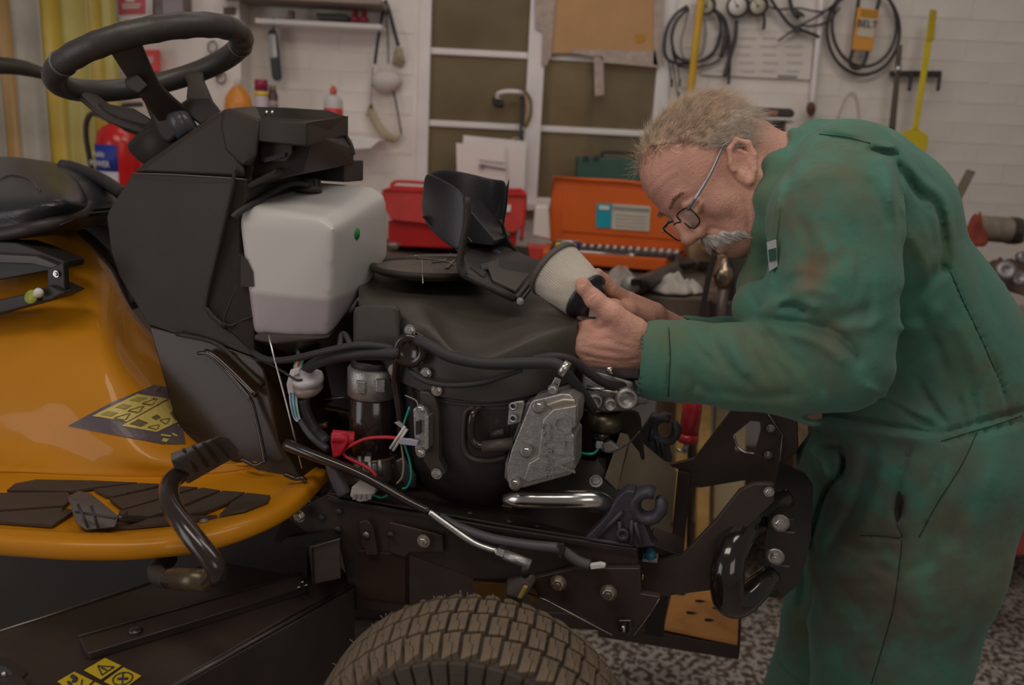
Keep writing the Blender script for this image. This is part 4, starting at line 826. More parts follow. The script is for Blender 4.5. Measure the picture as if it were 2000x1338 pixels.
# ---- dashboard ----
db = slabM('dashboard', [(258, 338, -.11), (461, 346, -.13), (402, 585, -.13), (408, 612, -.13), (495, 690, -.12), (495, 699, -.12), (400, 664, -.12), (340, 649, -.12), (290, 636, -.11), (232, 540, -.1), (215, 490, -.1), (207, 425, -.1), (211, 412, -.1)], 0, .23, black, mo, bevel=.006)
slabM('front_strip', [(461, 346, -.13), (482, 350, -.118), (485, 385, -.118), (467, 420, -.118), (467, 495, -.118), (481, 504, -.115), (494, 530, -.115), (497, 692, -.118), (408, 612, -.13), (402, 585, -.13)], 0, .2, black, db, bevel=.003)
tube('crease_ridge', [M(459, 326, -.133), M(455, 360, -.134), M(430, 470, -.134), M(403, 585, -.134), M(408, 608, -.134), M(440, 640, -.132)], .0035, black, db, n=4)
tube('edge_ridge', [M(462, 560, -.119), M(440, 615, -.125), M(438, 632, -.128), M(452, 636, -.126), (M(468, 628, -.12)), M(494, 618, -.12)], .0018, black, db, n=4)
tube('seam_line', [M(259, 339, -.114), M(340, 341, -.126), M(461, 349, -.134), M(484, 352, -.122)], .0012, mat('seam_grey', (.12, .11, .11), .4), db, n=2)
hull('dash_hood', [M(*p) for p in ((258, 337, -.11), (300, 320, -.1), (345, 284, -.1), (432, 216, -.11), (462, 345, -.13), (482, 348, -.12), (478, 325, -.12), (345, 280, .11), (300, 318, .1), (432, 212, .12), (480, 330, .08))], black, db, bevel=.012, seg=3)
hull('dash_joint', [M(*p) for p in ((462, 300, -.11), (500, 300, -.11), (490, 362, -.11), (458, 350, -.11), (462, 300, .0), (500, 300, .0), (490, 362, .0))], black, db)
hull('dash_corner', [M(*p) for p in ((433, 214, -.11), (448, 213, -.12), (511, 233, -.125), (503, 302, -.125), (492, 326, -.12), (472, 324, -.128), (440, 292, -.128), (432, 250, -.125), (500, 207, .13), (505, 300, .1), (445, 212, .1))], black, db, bevel=.010, seg=3)
hull('dash_cavity', [M(*p) for p in ((500, 245, -.08), (610, 262, -.08), (672, 262, .13), (692, 292, .13), (692, 320, .13), (590, 340, -.07), (488, 362, -.09), (500, 240, .13))], dblack, db, bevel=.004)
# tray with recess
bm = bmesh.new(); tp = [M(*p) for p in ((508, 231, -.125), (560, 236, -.128), (600, 239, -.128), (641, 232, .0), (681, 226, .13), (640, 213, .15), (560, 208, .16), (498, 206, .15), (444, 213, -.08))]
add_prism(bm, tp, Vector((0, 0, -.036))); bmesh.ops.recalc_face_normals(bm, faces=bm.faces)
f = max(bm.faces, key=lambda f: f.normal.z*f.calc_area()); r_ = bmesh.ops.inset_region(bm, faces=[f], thickness=.016); bmesh.ops.translate(bm, verts=f.verts, vec=(0, 0, -.022))
finish('dash_tray', bmf(bm), black, db, bevel=.004)
hull('tray_front', [M(*p) for p in ((600, 239, -.13), (681, 226, .13), (676, 263, .13), (588, 280, -.12), (584, 276, -.12), (580, 240, -.125), (640, 250, .12), (600, 262, .12))], black, db, bevel=.005)
for x in (521, 532): tube('key_barrel', [M(x, 216, .0), M(x-1, 226, .0)], .0025, steel, db, n=0)
hull('dash_ledge', [M(*p) for p in ((480, 362, -.12), (500, 345, -.1), (540, 330, -.1), (600, 318, -.02), (650, 309, .1), (692, 309, .14), (692, 315, .14), (655, 316, .1), (600, 327, -.02), (540, 344, -.1), (484, 370, -.12), (600, 300, .14), (500, 330, .13))], black, db, bevel=.003)
slabM('dash_rear_box', [(560, 330), (640, 318), (674, 313), (674, 356), (600, 352), (560, 352)], .10, .08, dblack, db, bevel=.003)
hull('dash_inner', [M(*p) for p in ((508, 262, -.1), (572, 262, -.1), (572, 300, -.1), (560, 316, -.1), (508, 318, -.1), (508, 262, .0), (572, 262, .0), (508, 318, 0))], black, db, bevel=.003)
slabM('dash_slot', [(516, 308), (556, 298), (556, 306), (516, 318)], -.104, .004, ink, db)
hull('dash_cowl', [M(*p) for p in ((576, 290, -.04), (640, 280, .08), (690, 292, .12), (692, 305, .12), (610, 312, -.02), (576, 316, -.04), (690, 292, .16), (576, 290, .1))], dblack, db, bevel=.004)
tube('rib', [M(676, 266, .12), M(686, 285, .12), M(690, 302, .12)], .004, black, db)
# lower gloss panel
lp = slabM('side_panel', [(290, 636, -.11), (345, 650, -.12), (402, 664, -.12), (497, 700, -.12), (516, 720, -.12), (545, 862, -.155), (590, 936, -.165), (596, 941, -.165), (573, 951, -.17), (470, 926, -.165), (430, 908, -.16), (356, 880, -.15), (330, 780, -.13)], 0, .2, mat('side_gloss', (.040, .022, .011), .3, coat=.05, spec=.35), mo, bevel=.006)  # brown in the base colour stands in for the fender's orange reflection
tube('panel_ridge', [M(388, 690, -.135), M(402, 690, -.137), M(420, 702, -.138), M(452, 735, -.142), M(486, 776, -.15), (M(496, 800, -.155)), M(516, 890, -.185), M(512, 904, -.19), M(496, 908, -.19), M(470, 896, -.188)], .0035, gloss, lp, n=5)
tube('panel_ridge', [M(402, 686, -.134), M(425, 700, -.137), M(470, 742, -.142), M(500, 772, -.15)], .005, gloss, lp, n=5)
tube('panel_ridge', [M(345, 652, -.124), M(420, 670, -.124), M(470, 712, -.126), M(512, 752, -.135)], .004, black, lp, n=5)
tube('tow_hook', [M(556, 926, -.2), M(575, 934, -.2), M(590, 934, -.2), M(597, 941, -.2)], .004, gloss, lp)
# ---- fuel tank ----
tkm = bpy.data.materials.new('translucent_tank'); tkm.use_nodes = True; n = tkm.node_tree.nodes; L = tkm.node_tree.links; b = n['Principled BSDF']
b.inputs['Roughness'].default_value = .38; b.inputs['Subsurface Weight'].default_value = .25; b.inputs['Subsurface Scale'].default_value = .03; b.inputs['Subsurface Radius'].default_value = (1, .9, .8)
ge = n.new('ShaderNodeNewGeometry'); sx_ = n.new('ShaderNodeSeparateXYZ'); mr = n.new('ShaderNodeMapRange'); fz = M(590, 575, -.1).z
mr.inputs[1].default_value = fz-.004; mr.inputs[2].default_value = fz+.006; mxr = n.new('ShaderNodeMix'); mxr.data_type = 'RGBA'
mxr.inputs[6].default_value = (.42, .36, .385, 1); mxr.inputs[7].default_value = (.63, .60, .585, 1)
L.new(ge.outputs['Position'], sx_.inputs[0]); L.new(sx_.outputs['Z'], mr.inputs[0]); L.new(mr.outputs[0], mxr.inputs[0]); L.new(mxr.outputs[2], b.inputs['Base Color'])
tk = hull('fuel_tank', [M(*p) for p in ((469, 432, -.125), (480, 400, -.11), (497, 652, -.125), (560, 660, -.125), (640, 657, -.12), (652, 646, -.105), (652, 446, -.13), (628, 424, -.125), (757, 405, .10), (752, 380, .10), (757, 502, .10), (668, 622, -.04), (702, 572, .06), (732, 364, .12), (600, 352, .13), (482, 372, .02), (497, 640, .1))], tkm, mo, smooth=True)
rm = tk.modifiers.new('r', 'REMESH'); rm.mode = 'VOXEL'; rm.voxel_size = .004; rm.use_smooth_shade = True; rs = tk.modifiers.new('rs', 'SMOOTH'); rs.iterations = 22; rs.factor = .6
hull('tank_saddle', [M(*p) for p in ((470, 500, -.127), (482, 506, -.127), (494, 530, -.127), (496, 560, -.127), (470, 560, -.127), (470, 500, -.1), (496, 560, -.1))], black, tk)
bm = bmesh.new(); cc = M(604, 372, .02); add_lathe(bm, [(.022, -.002), (.022, .006), (.018, .008), (.017, .018), (.014, .022), (.006, .022)], Matrix.Translation(cc), 20); finish('cap', bmf(bm), dblack, tk)
for k in range(8): box('cap_rib', cc+Vector((.018*cos(k*.785), .018*sin(k*.785), .013)), (.004, .004, .014), black, tk, bevel=.001)
tube('vent_hose', [M(604, 360, .0), M(570, 358, -.02), M(530, 376, -.06), M(500, 395, -.1), M(470, 412, -.13), M(455, 425, -.14)], .0055, rubber, tk)
tt = surf(tk); hp = hit(tt, 697, 457)
lathe('green_mark', [(.0095, 0), (.0095, .001)], hp, ME, mat('green_dot', (.01, .28, .08), .4), tk)
hull('tank_tray', [M(*p) for p in ((497, 654, -.14), (640, 660, -.13), (690, 610, .0), (700, 585, .08), (700, 600, .08), (560, 690, -.1), (540, 672, -.14), (497, 664, -.14), (500, 650, .1))], framem, mo, bevel=.003)
# dark engine-bay backing: firewall and far frame
slabM('firewall', [(497, 665), (540, 672), (560, 700), (600, 980), (560, 960), (520, 800)], .0, .01, framem, mo)
slabM('bay_panel', [(520, 640), (760, 580), (900, 640), (1000, 700), (1130, 700), (1180, 900), (1100, 1030), (700, 1000), (560, 960)], .20, .012, framem, mo, bevel=.002)
prism('bay_floor', [U3(.15, -.17, .93), U3(.85, -.17, .93), U3(.85, .2, .93), U3(.15, .2, .93)], (0, 0, -.01), framem, mo)
hull('gear_housing', [M(*p) for p in ((690, 890, -.13), (770, 885, -.13), (790, 960, -.12), (800, 975, -.1), (700, 975, -.1), (690, 890, .0), (770, 885, .0), (800, 960, .0))], framem, mo, bevel=.006)
# ---- engine ----
en = mo
shm = mat('engine_shroud_plastic', (.066, .054, .046), .5, bump=.12, bs=500)
g = [[(728, 512, .16), (790, 500, .19), (850, 496, .2), (930, 500, .2), (1000, 530, .18), (1075, 585, .10), (1122, 612, .02)],
     [(704, 528, .08), (760, 538, .09), (830, 545, .10), (910, 550, .1), (990, 570, .08), (1070, 596, .04), (1126, 616, -.02)],
     [(700, 545, .02), (748, 568, .0), (822, 580, -.03), (900, 590, -.02), (980, 602, -.02), (1060, 610, -.03), (1127, 620, -.06)],
     [(700, 562, -.03), (748, 590, -.09), (822, 596, -.12), (875, 622, -.10), (960, 632, -.08), (1060, 622, -.08), (1127, 624, -.09)],
     [(701, 580, -.07), (756, 606, -.14), (832, 622, -.160), (882, 668, -.155), (950, 676, -.15), (1050, 642, -.14), (1127, 628, -.115)],
     [(702, 600, -.10), (762, 622, -.155), (845, 652, -.178), (895, 688, -.18), (952, 692, -.178), (1050, 655, -.158), (1127, 636, -.125)],
     [(703, 640, -.11), (768, 660, -.165), (850, 690, -.185), (910, 706, -.19), (960, 706, -.185), (1055, 675, -.162), (1127, 652, -.128)],
     [(708, 690, -.11), (778, 715, -.165), (850, 735, -.188), (915, 745, -.192), (975, 744, -.188), (1060, 722, -.162), (1125, 700, -.128)],
     [(715, 725, -.10), (785, 748, -.165), (850, 772, -.188), (920, 783, -.192), (985, 782, -.188), (1062, 765, -.16), (1120, 742, -.125)]]
sh = relief('blower_housing', g, .17, shm, en, lean=-.42)
g = [[(776, 735, -.08), (800, 752, -.14), (855, 774, -.178), (925, 784, -.184), (1000, 780, -.178), (1068, 764, -.148), (1112, 745, -.09)],
     [(782, 800, -.08), (806, 815, -.14), (858, 830, -.178), (925, 836, -.184), (1000, 832, -.178), (1066, 820, -.148), (1108, 800, -.09)],
     [(792, 880, -.08), (815, 892, -.13), (862, 902, -.168), (925, 908, -.176), (995, 904, -.168), (1055, 890, -.135), (1095, 876, -.08)],
     [(812, 935, -.07), (835, 944, -.11), (872, 954, -.145), (925, 958, -.152), (980, 955, -.145), (1025, 940, -.11), (1060, 930, -.06)],
     [(845, 970, -.04), (862, 976, -.07), (890, 984, -.10), (925, 988, -.105), (962, 986, -.10), (992, 978, -.07), (1015, 968, -.03)],
     [(868, 984, 0), (880, 988, -.02), (900, 993, -.04), (925, 995, -.045), (950, 994, -.04), (968, 989, -.02), (982, 982, .0)]]
cy = relief('crankcase_cover', g, .15, mat('crankcase_plastic', (.055, .048, .050), .42, bump=.12, bs=500), en, lean=-.3)
tc_ = surf(cy)
tube('cover_seam', [hit(tc_, x, y, .0) or M(x, y, -.18) for x, y in ((808, 762), (855, 782), (925, 791), (1000, 787), (1068, 770))], .0028, shm, en)
tube('plug_recess_rim', [M(x, y, v) for x, y, v in ((940, 795, -.185), (912, 802, -.186), (906, 840, -.186), (908, 880, -.183), (925, 897, -.182), (960, 900, -.181), (990, 893, -.18))], .004, shm, cy)
hull('plug_recess', [M(x, y, v) for x, y, v in ((935, 800, -.187), (916, 806, -.187), (912, 870, -.184), (925, 892, -.182), (985, 888, -.18), (1000, 800, -.181), (960, 840, -.14))], dblack, cy)
pl = slabM('edge_plate', [(818, 764), (836, 766), (848, 776), (856, 800), (857, 895), (870, 925), (865, 935), (845, 930), (826, 900), (822, 800)], -.195, .02, shm, en, bevel=.003)
# rotating screen on top
sc_ = M(838, 530, .07); scz = sc_.z+.004; sc_.z = scz; SR = .098
scr = lathe('screen_dish', [(SR*.96, -.006), (SR*.96, .0), (.02, .001)], sc_, (0, 0, 1), dblack, en, seg=48)
bm = bmesh.new(); add_tube(bm, [sc_+Vector((SR*cos(t), SR*sin(t), .003)) for t in np.linspace(0, 2*pi, 49)[:-1]], .0055, 10, True); finish('screen_ring', bmf(bm), black, scr)
bm = bmesh.new(); stp = .0062
for k in range(-15, 16):
    h = sqrt(max(0, (SR*.94)**2-(k*stp)**2))
    if h < .01: continue
    for d, e in (((1, 0), (0, 1)), ((.5, .866), (-.866, .5)), ((.5, -.866), (.866, .5))):
        c = sc_+Vector((e[0]*k*stp, e[1]*k*stp, .0035)); D = Vector((d[0], d[1], 0))
        add_box(bm, c, (2*h, .0016, .0012), Matrix.Rotation(atan2(d[1], d[0]), 3, 'Z'))
ms = finish('screen_mesh', bmf(bm), mat('mesh_grey', (.26, .22, .19), .4, .3), scr, smooth=False); ms['kind'] = 'stuff'
tube('screen_trim', [sc_+Vector((SR*1.02*cos(t), SR*1.02*sin(t), .006)) for t in np.linspace(-2.6, -.7, 9)], .0014, chrome, scr)
for x, y in ((812, 503), (881, 517)): bolt(M(x, y, .1).xy.to_3d()+Vector((0, 0, scz+.005)) if 0 else WZ(x, y, scz+.005), (0, 0, 1), scr, .004, .004, alu)
tube('screen_seam', [WZ(824, 508, scz+.006), WZ(826, 553, scz+.006)], .001, alu, scr, n=0)
for pts in (((815, 504), (850, 507), (880, 512)), ((880, 496), (868, 508), (845, 512)), ((890, 505), (880, 515), (872, 524))): tube('screen_blade', [WZ(x, y, scz+.006) for x, y in pts], .003, mat('tan_blade', (.16, .12, .09), .5), scr, flat=(Vector((0, 0, 1)), .4))
# air box with open lid
ab = slabM('air_box', [(905, 490), (975, 470), (1062, 515), (1012, 582), (895, 540)], -.02, .12, dblack, en, bevel=.004) if 0 else None
abd = hull('air_box_tray', [M(*p) for p in ((896, 538, -.07), (912, 532, -.07), (1008, 584, -.07), (1062, 520, .07), (1052, 508, .08), (962, 470, .08), (910, 474, .04), (905, 500, -.05), (905, 545, -.03), (1000, 590, -.05), (1058, 530, .06))], dblack, en, bevel=.004)
slabT = lambda nm, pts, m, par, th=.006, **k: prism(nm, [M(*p) for p in pts], (0, 0, -th), m, par, **k)
slabT('tray_plate', [(950, 512, -.045), (985, 497, .04), (1048, 519, .065), (1008, 566, -.06), (962, 545, -.065)], mat('tray_brown_plastic', (.075, .062, .056), .5), abd, bevel=.002)
slabT('tray_arch', [(913, 480, .02), (935, 474, .05), (960, 478, .06), (985, 492, .055), (962, 498, .02), (945, 515, -.02), (930, 518, -.04)], black, abd, bevel=.002)
slabT('clip', [(916, 520, -.062), (926, 517, -.05), (952, 530, -.055), (946, 540, -.066)], black, abd, .01, bevel=.002)
slabT('clip', [(960, 488, .03), (972, 486, .04), (980, 494, .035), (966, 500, .02)], ink, abd, .004, bevel=.001)
slabT('clip', [(938, 515, -.05), (952, 512, -.04), (954, 522, -.05), (940, 526, -.055)], ink, abd, .004, bevel=.001)
tube('tray_rim', [M(*p) for p in ((912, 385, -.085), (913, 430, -.085), (904, 475, -.085), (898, 515, -.085), (905, 535, -.085), (918, 543, -.083), (1006, 584, -.075))], .0055, black, abd, n=3)
tube('tray_rim', [M(1008, 584, -.07), M(1062, 514, .08)], .005, dblack, abd, n=0)
tube('tray_rim', [M(1016, 588, -.065), M(1068, 520, .085)], .004, dblack, abd, n=0)
tube('tray_rim', [M(*p) for p in ((978, 430, .05), (992, 470, .07), (1022, 500, .085), (1062, 514, .085))], .003, black, abd)
bolt(M(1016, 588, -.08), -ML, abd, .004, .003, alu)
lidm = mat('lid_black_plastic', (.030, .028, .034), .38, bump=.1, bs=400)
g = [[(822, 420, .0), (828, 370, .0), (831, 332, .0)], [(845, 455, -.05), (850, 400, -.05), (856, 344, -.05)], [(875, 480, -.075), (880, 420, -.075), (885, 358, -.075)], [(905, 500, -.085), (911, 440, -.085), (914, 378, -.085)]]
ld = finish('air_box_lid', (lambda bm, G: ([bm.faces.new((G[i][j], G[i+1][j], G[i+1][j+1], G[i][j+1])) for i in range(len(G)-1) for j in range(2)], bmf(bm))[1])(*(lambda bm: (bm, [[bm.verts.new(M(*p)) for p in r] for r in g]))(bmesh.new())), lidm, en, solid=.004, sub=2)
g2 = [[(831, 332, .0), (828, 380, .0), (824, 420, .0)], [(862, 328, .07), (860, 385, .07), (858, 430, .07)], [(905, 333, .10), (905, 395, .10), (905, 450, .10)], [(950, 345, .11), (950, 400, .11), (948, 465, .11)], [(975, 350, .105), (972, 400, .105), (968, 470, .10)], [(994, 350, .085), (990, 395, .085), (982, 452, .08)]]
bm = bmesh.new(); G = [[bm.verts.new(M(*p)) for p in r] for r in g2]
for i in range(len(G)-1):
    for j in range(2): bm.faces.new((G[i][j], G[i+1][j], G[i+1][j+1], G[i][j+1]))
finish('lid_back_wall', bmf(bm), lidm, ld, solid=.004, sub=2)
slabM('lid_side', [(994, 350), (990, 400), (984, 440), (992, 470), (1022, 500), (1062, 516), (1000, 500), (962, 480), (966, 420)], .09, .004, lidm, ld, bevel=.001)
slabM('lid_floor', [(822, 422), (905, 500), (900, 520), (890, 490), (850, 455)], -.05, .10, lidm, ld, bevel=.002)
slabM('lid_inner_wall', [(905, 395), (968, 470), (962, 480), (912, 475), (905, 500)], .0, .1, lidm, ld, bevel=.002)
slabT('foam_tag', [(913, 460, .0), (925, 452, .03), (934, 458, .03), (922, 470, .0)], mat('straw_tag', (.30, .24, .15), .7), ld, .003)
# intake box and starter
hull('starter_cover', [M(*p) for p in ((690, 612, -.16), (700, 600, -.165), (718, 594, -.17), (772, 598, -.18), (782, 606, -.175), (782, 690, -.178), (776, 704, -.172), (694, 704, -.16), (690, 690, -.155), (692, 600, -.05), (782, 600, -.05), (782, 700, -.05), (692, 700, -.05))], shm, en, bevel=.012, seg=3)
s0, s1, s2, s3 = M(729, 700, -.125), M(729, 772, -.125), M(729, 884, -.125), M(735, 935, -.125)
st = thing('starter_motor', 'x', 'x', s2); del st['label']; del st['category']; st.parent = mo; st.location = ORG[st]-ORG[mo]
R0_ = .0375
def zl(name, x, r, z0, z1, m, par, ch=.002, dx=0): 
    c = Vector((x.x+dx, x.y, 0)); return lathe(name, [(r-ch, z0), (r, z0+ch), (r, z1-ch), (r-ch, z1)], c, (0, 0, 1), m, par, seg=32)
zl('body', s1, R0_, s2.z, s1.z, gloss, st); zl('collar', s1, R0_+.003, s1.z, s0.z-.012, alu, st, .003); zl('collar_top', s1, R0_-.002, s0.z-.014, s0.z, dblack, st); zl('base', s2, R0_-.006, s3.z, s2.z, alu, st); zl('seal_ring', s2, R0_+.001, s2.z-.004, s2.z+.001, mat('brass_seal', (.35, .22, .10), .35, .7), st)
for dx, dz in ((-.012, 0), (.018, .004)): box('lug', Vector((s1.x+dx, s1.y-R0_, (s1.z+s0.z)/2-.006+dz)), (.016, .012, .022), alu, st, bevel=.003)
box('contact', Vector((s2.x-.002, s2.y-R0_-.002, s2.z+.004)), (.010, .006, .008), white, st, bevel=.001)
hull('solenoid_base', [M(*p) for p in ((760, 905, -.13), (790, 890, -.12), (815, 930, -.11), (810, 955, -.10), (770, 945, -.12), (790, 890, -.05), (815, 950, -.05))], mat('blue_grey_alu', (.18, .18, .20), .4, .6), st, bevel=.005)
for x, y in ((702, 905), (722, 915), (742, 912)): tube('fin', [M(x, y-14, -.165), M(x+2, y+18, -.165)], .004, alu, st, n=0)
# bracket with lamp-black disc, bolts
lathe('governor_disc', [(.026, 0), (.026, .008), (.018, .012), (.014, .006), (.001, .006)], M(803, 683, -.19), -ML, gloss, en, seg=24)
hull('control_bracket', [M(x, y, v) for v in (-.19, -.18) for x, y in ((800, 640), (826, 655), (840, 672), (838, 690), (812, 700), (798, 660))], mat('bronze_bracket', (.14, .10, .07), .4, .5), en, bevel=.002)
for x, y, v in ((801, 645, -.195), (832, 729, -.192), (853, 762, -.193), (853, 925, -.198), (770, 724, -.168), (769, 722, -.17)): bolt(M(x, y, v), -ML, en, .006, .004)
# regulator
rg = slabM('regulator', [(806, 800), (816, 792), (832, 800), (836, 812), (836, 878), (826, 890), (810, 884)], -.21, .012, alu, en, bevel=.002)
slabM('regulator_plate', [(829, 814), (837, 814), (837, 877), (829, 879)], -.215, .02, alu, rg, bevel=.001)
for y in (799, 884): bolt(M(822, y, -.212), -ML, rg, .005, .005)
slabM('terminal', [(812, 824), (820, 822), (820, 848), (812, 850)], -.216, .006, dblack, rg)
tube('regulator_wire', [M(791, 772, -.19), M(812, 782, -.2), M(818, 796, -.21)], .0012, alu, rg)
# valve cover
vc_ = slabM('valve_cover', [(1036, 786), (1042, 782), (1098, 769), (1112, 770), (1128, 786), (1130, 800), (1126, 834), (1119, 838), (1120, 846), (1125, 850), (1124, 914), (1114, 928), (1024, 953), (1006, 954), (990, 942), (990, 915), (998, 880)], -.225, .05, alu, en, bevel=.004)
slabM('cover_face', [(1080, 800), (1126, 792), (1124, 832), (1117, 838), (1117, 848), (1122, 852), (1121, 910), (1112, 922), (1030, 944), (1022, 938), (1032, 905), (1050, 895), (1053, 872), (1060, 820)], -.233, .01, alu, vc_, bevel=.003, seg=3)
slabM('cover_bevel', [(1064, 790), (1100, 779), (1122, 780), (1126, 792), (1078, 802)], -.230, .01, mat('warm_aluminium', (.50, .43, .35), .35, .8), vc_, bevel=.003)
slabM('gasket_flange', [(1024, 790), (1037, 784), (1000, 880), (992, 944), (984, 934), (986, 905)], -.205, .03, mat('dark_aluminium', (.25, .24, .25), .45, .7), vc_, bevel=.003)
lx, ly = (M(1100, 870, -.235)-M(1097, 820, -.235)), (M(1110, 840, -.235)-M(1085, 846, -.235))
text('cast_lettering', 'OHV', M(1099, 866, -.235), lx, ly, .040, alu, vc_, .0012); text('cast_lettering', 'COURAGE', M(1069, 880, -.235), lx, ly, .0175, alu, vc_, .001)
for x, y in ((1054, 793), (1030, 880), (1008, 943)):
    lathe('bolt_seat', [(.009, 0), (.009, .008), (.006, .009)], M(x, y, -.22), -ML, alu, vc_, seg=16); bolt(M(x, y, -.229), -ML, vc_, .0055, .006)
lf_ = slabM('lifting_eye', [(994, 792), (1000, 786), (1022, 783), (1024, 790), (1016, 826), (1000, 830), (990, 832), (992, 812)], -.21, .006, alu, en, bevel=.002)
for x, y in ((1003, 793), (1003, 817)):
    lathe('eye_ring', [(.006, 0), (.006, .004), (.0035, .004), (.0035, .001)], M(x, y, -.214), -ML, alu, lf_, seg=14); lathe('eye_hole', [(.0034, 0), (.0034, .0015)], M(x, y, -.2145), -ML, ink, lf_, seg=12)
# spark plug boot
tube('plug_boot', [M(932, 798, -.19), M(922, 815, -.2), M(920, 850, -.2), (M(930, 868, -.2)), M(948, 873, -.2)], .006, gloss, en); tube('plug_boot', [M(944, 874, -.2), M(1004, 866, -.2)], .0095, mat('boot_brown', (.075, .055, .048), .5), en, n=0)
tube('plug_boot', [M(960, 850, -.195), M(985, 843, -.195)], .006, dblack, en, n=0)
# clip
cl = slabM('pipe_clip', [(1084, 737), (1096, 742), (1088, 762), (1082, 768), (1074, 766), (1073, 758)], -.215, .004, steel, en, bevel=.001); bolt(M(1080, 760, -.219), -ML, cl, .005, .004)
bm = bmesh.new(); add_tube(bm, [M(1096, 716, -.21), M(1108, 724, -.21)], .0115, 18); finish('clip_band', bmf(bm), steel, cl)
# hoses
hs = [([(815, 664, -.20), (840, 675, -.21), (880, 697, -.215), (950, 710, -.215), (1030, 709, -.21), (1080, 710, -.205), (1102, 720, -.205)], .0085, rubber), ([(1100, 722, -.205), (1120, 745, -.19), (1140, 770, -.17), (1158, 798, -.15)], .0075, rubber),
      ([(1040, 702, -.19), (1080, 697, -.19), (1115, 703, -.18), (1150, 728, -.16), (1185, 750, -.14), (1215, 754, -.12), (1234, 748, -.1)], .0065, rubber), ([(798, 722, -.19), (830, 744, -.2), (880, 753, -.205), (940, 748, -.205), (990, 732, -.205), (1020, 722, -.2)], .004, rubber),
      ([(596, 727, -.15), (612, 712, -.16), (650, 699, -.18), (710, 690, -.195), (780, 690, -.2)], .009, rubber), ([(494, 688, -.13), (520, 702, -.15), (560, 703, -.17), (620, 690, -.19), (690, 675, -.2), (740, 676, -.2), (785, 686, -.19)], .0055, rubber),
      ([(494, 700, -.13), (530, 712, -.15), (575, 740, -.17), (590, 742, -.17)], .002, rubber), ([(664, 688, -.1), (666, 656, -.08), (676, 656, -.08), (692, 690, -.1)], .005, mat('grey_hose', (.12, .115, .12), .5)),
      ([(593, 780, -.1), (600, 810, -.1), (618, 840, -.1), (640, 862, -.12)], .009, mat('dark_grey_hose', (.06, .058, .06), .45)), ([(780, 686, -.19), (772, 740, -.17), (780, 800, -.17), (784, 850, -.17)], .006, gloss), ([(560, 860, -.05), (600, 840, -.04), (640, 830, -.04)], .006, mat('coppery', (.25, .16, .08), .4, .6))]
for pts, r, m in hs: tube('hose', [M(*p) for p in pts], r, m, mo, seg=12)
ff = lathe('fuel_filter', [(.006, -.02), (.012, -.018), (.021, -.016), (.021, -.004), (.0245, -.004), (.0245, .006), (.021, .008), (.012, .010), (.008, .02)], M(602, 742, -.15), Vector((-.15, -.25, 1)), mat('filter_white', (.62, .58, .60), .4), mo, seg=24)
lathe('filter_bowl', [(.0205, 0), (.0215, .004), (.0215, .014)], M(602, 742, -.15)+Vector((0, 0, -.02)), Vector((-.15, -.25, 1)), mat('smoky_amber', (.28, .22, .18), .3), ff)
cn = slabM('wire_connector', [(566, 722), (584, 718), (588, 740), (576, 770), (562, 772), (558, 750)], -.13, .02, white, mo, bevel=.003)
wc_ = [mat('wire_'+nm, c, .4) for nm, c in (('green', (.02, .35, .22)), ('yellow', (.65, .55, .08)), ('white', (.6, .6, .62)), ('red', (.6, .05, .04)), ('blue', (.05, .12, .5)), ('orange', (.55, .25, .04)))]
rr = random.Random(2)
for k in range(7):
    tube('wire', [M(578+k, 678+2*k, -.09), M(580+k*2.2, 695, -.10), M(574+k*2.5, 718, -.12)], .0017, wc_[k % 6], mo)
    tube('wire', [M(566+k*2.2, 768, -.13), M(568+k*2, 790, -.14), M(576+k*1.6, 818, -.14), M(590+k*.8, 826, -.15)], .0016, wc_[(k*2+2) % 6], mo)
tube('wire', [M(588, 822, -.15), M(600, 842, -.16), M(618, 862, -.17), M(640, 878, -.18)], .006, mat('wrapped_loom', (.05, .045, .06), .4), mo)
tube('wire', [M(804, 866, -.215), M(770, 855, -.2), M(720, 856, -.19), M(690, 868, -.185), M(672, 880, -.18), M(676, 892, -.18), M(720, 915, -.19), M(735, 930, -.19)], .0028, mat('red_wire', (.60, .03, .06), .4), mo)
for pts in ([(800, 795, -.2), (788, 830, -.2), (780, 860, -.2)], [(790, 868, -.2), (800, 900, -.2), (803, 930, -.2), (796, 950, -.2), (786, 955, -.2)], [(726, 966, -.2), (745, 972, -.2), (762, 965, -.2), (775, 958, -.2)]): tube('wire', [M(*p) for p in pts], .0018, mat('wire_teal', (.02, .36, .25), .4), mo)
tube('wire', [M(782, 860, -.2), M(788, 900, -.2), M(786, 930, -.2), M(775, 945, -.2)], .0016, mat('wire_tan', (.35, .3, .2), .4), mo)
slabM('wire_terminal', [(778, 857), (800, 858), (816, 862), (814, 872), (780, 868)], -.218, .006, mat('lilac_plastic', (.45, .42, .55), .4), mo, bevel=.001)
slabM('wire_terminal', [(769, 826), (778, 824), (792, 836), (790, 842)], -.205, .006, mat('mauve_plastic', (.4, .34, .38), .4), mo, bevel=.001)
for a, b in (((791, 833), (762, 876)), ((795, 838), (768, 880))): tube('cable_tie', [M(*a, -.205), M(*b, -.205)], .0022, white, mo, n=0)
hull('battery_boot', [M(x, y, v) for v in (-.19, -.165) for x, y in ((646, 846), (652, 842), (676, 843), (682, 850), (680, 864), (672, 872), (664, 892), (650, 894), (652, 870), (646, 864))], mat('boot_red', (.62, .025, .05), .35), mo, bevel=.005)
bm = bmesh.new(); add_tube(bm, [M(648, 852, -.19), M(692, 856, -.175)], .0105, 18); finish('boot_cap', bmf(bm), mat('boot_red', 0), mo, bevel=.002)
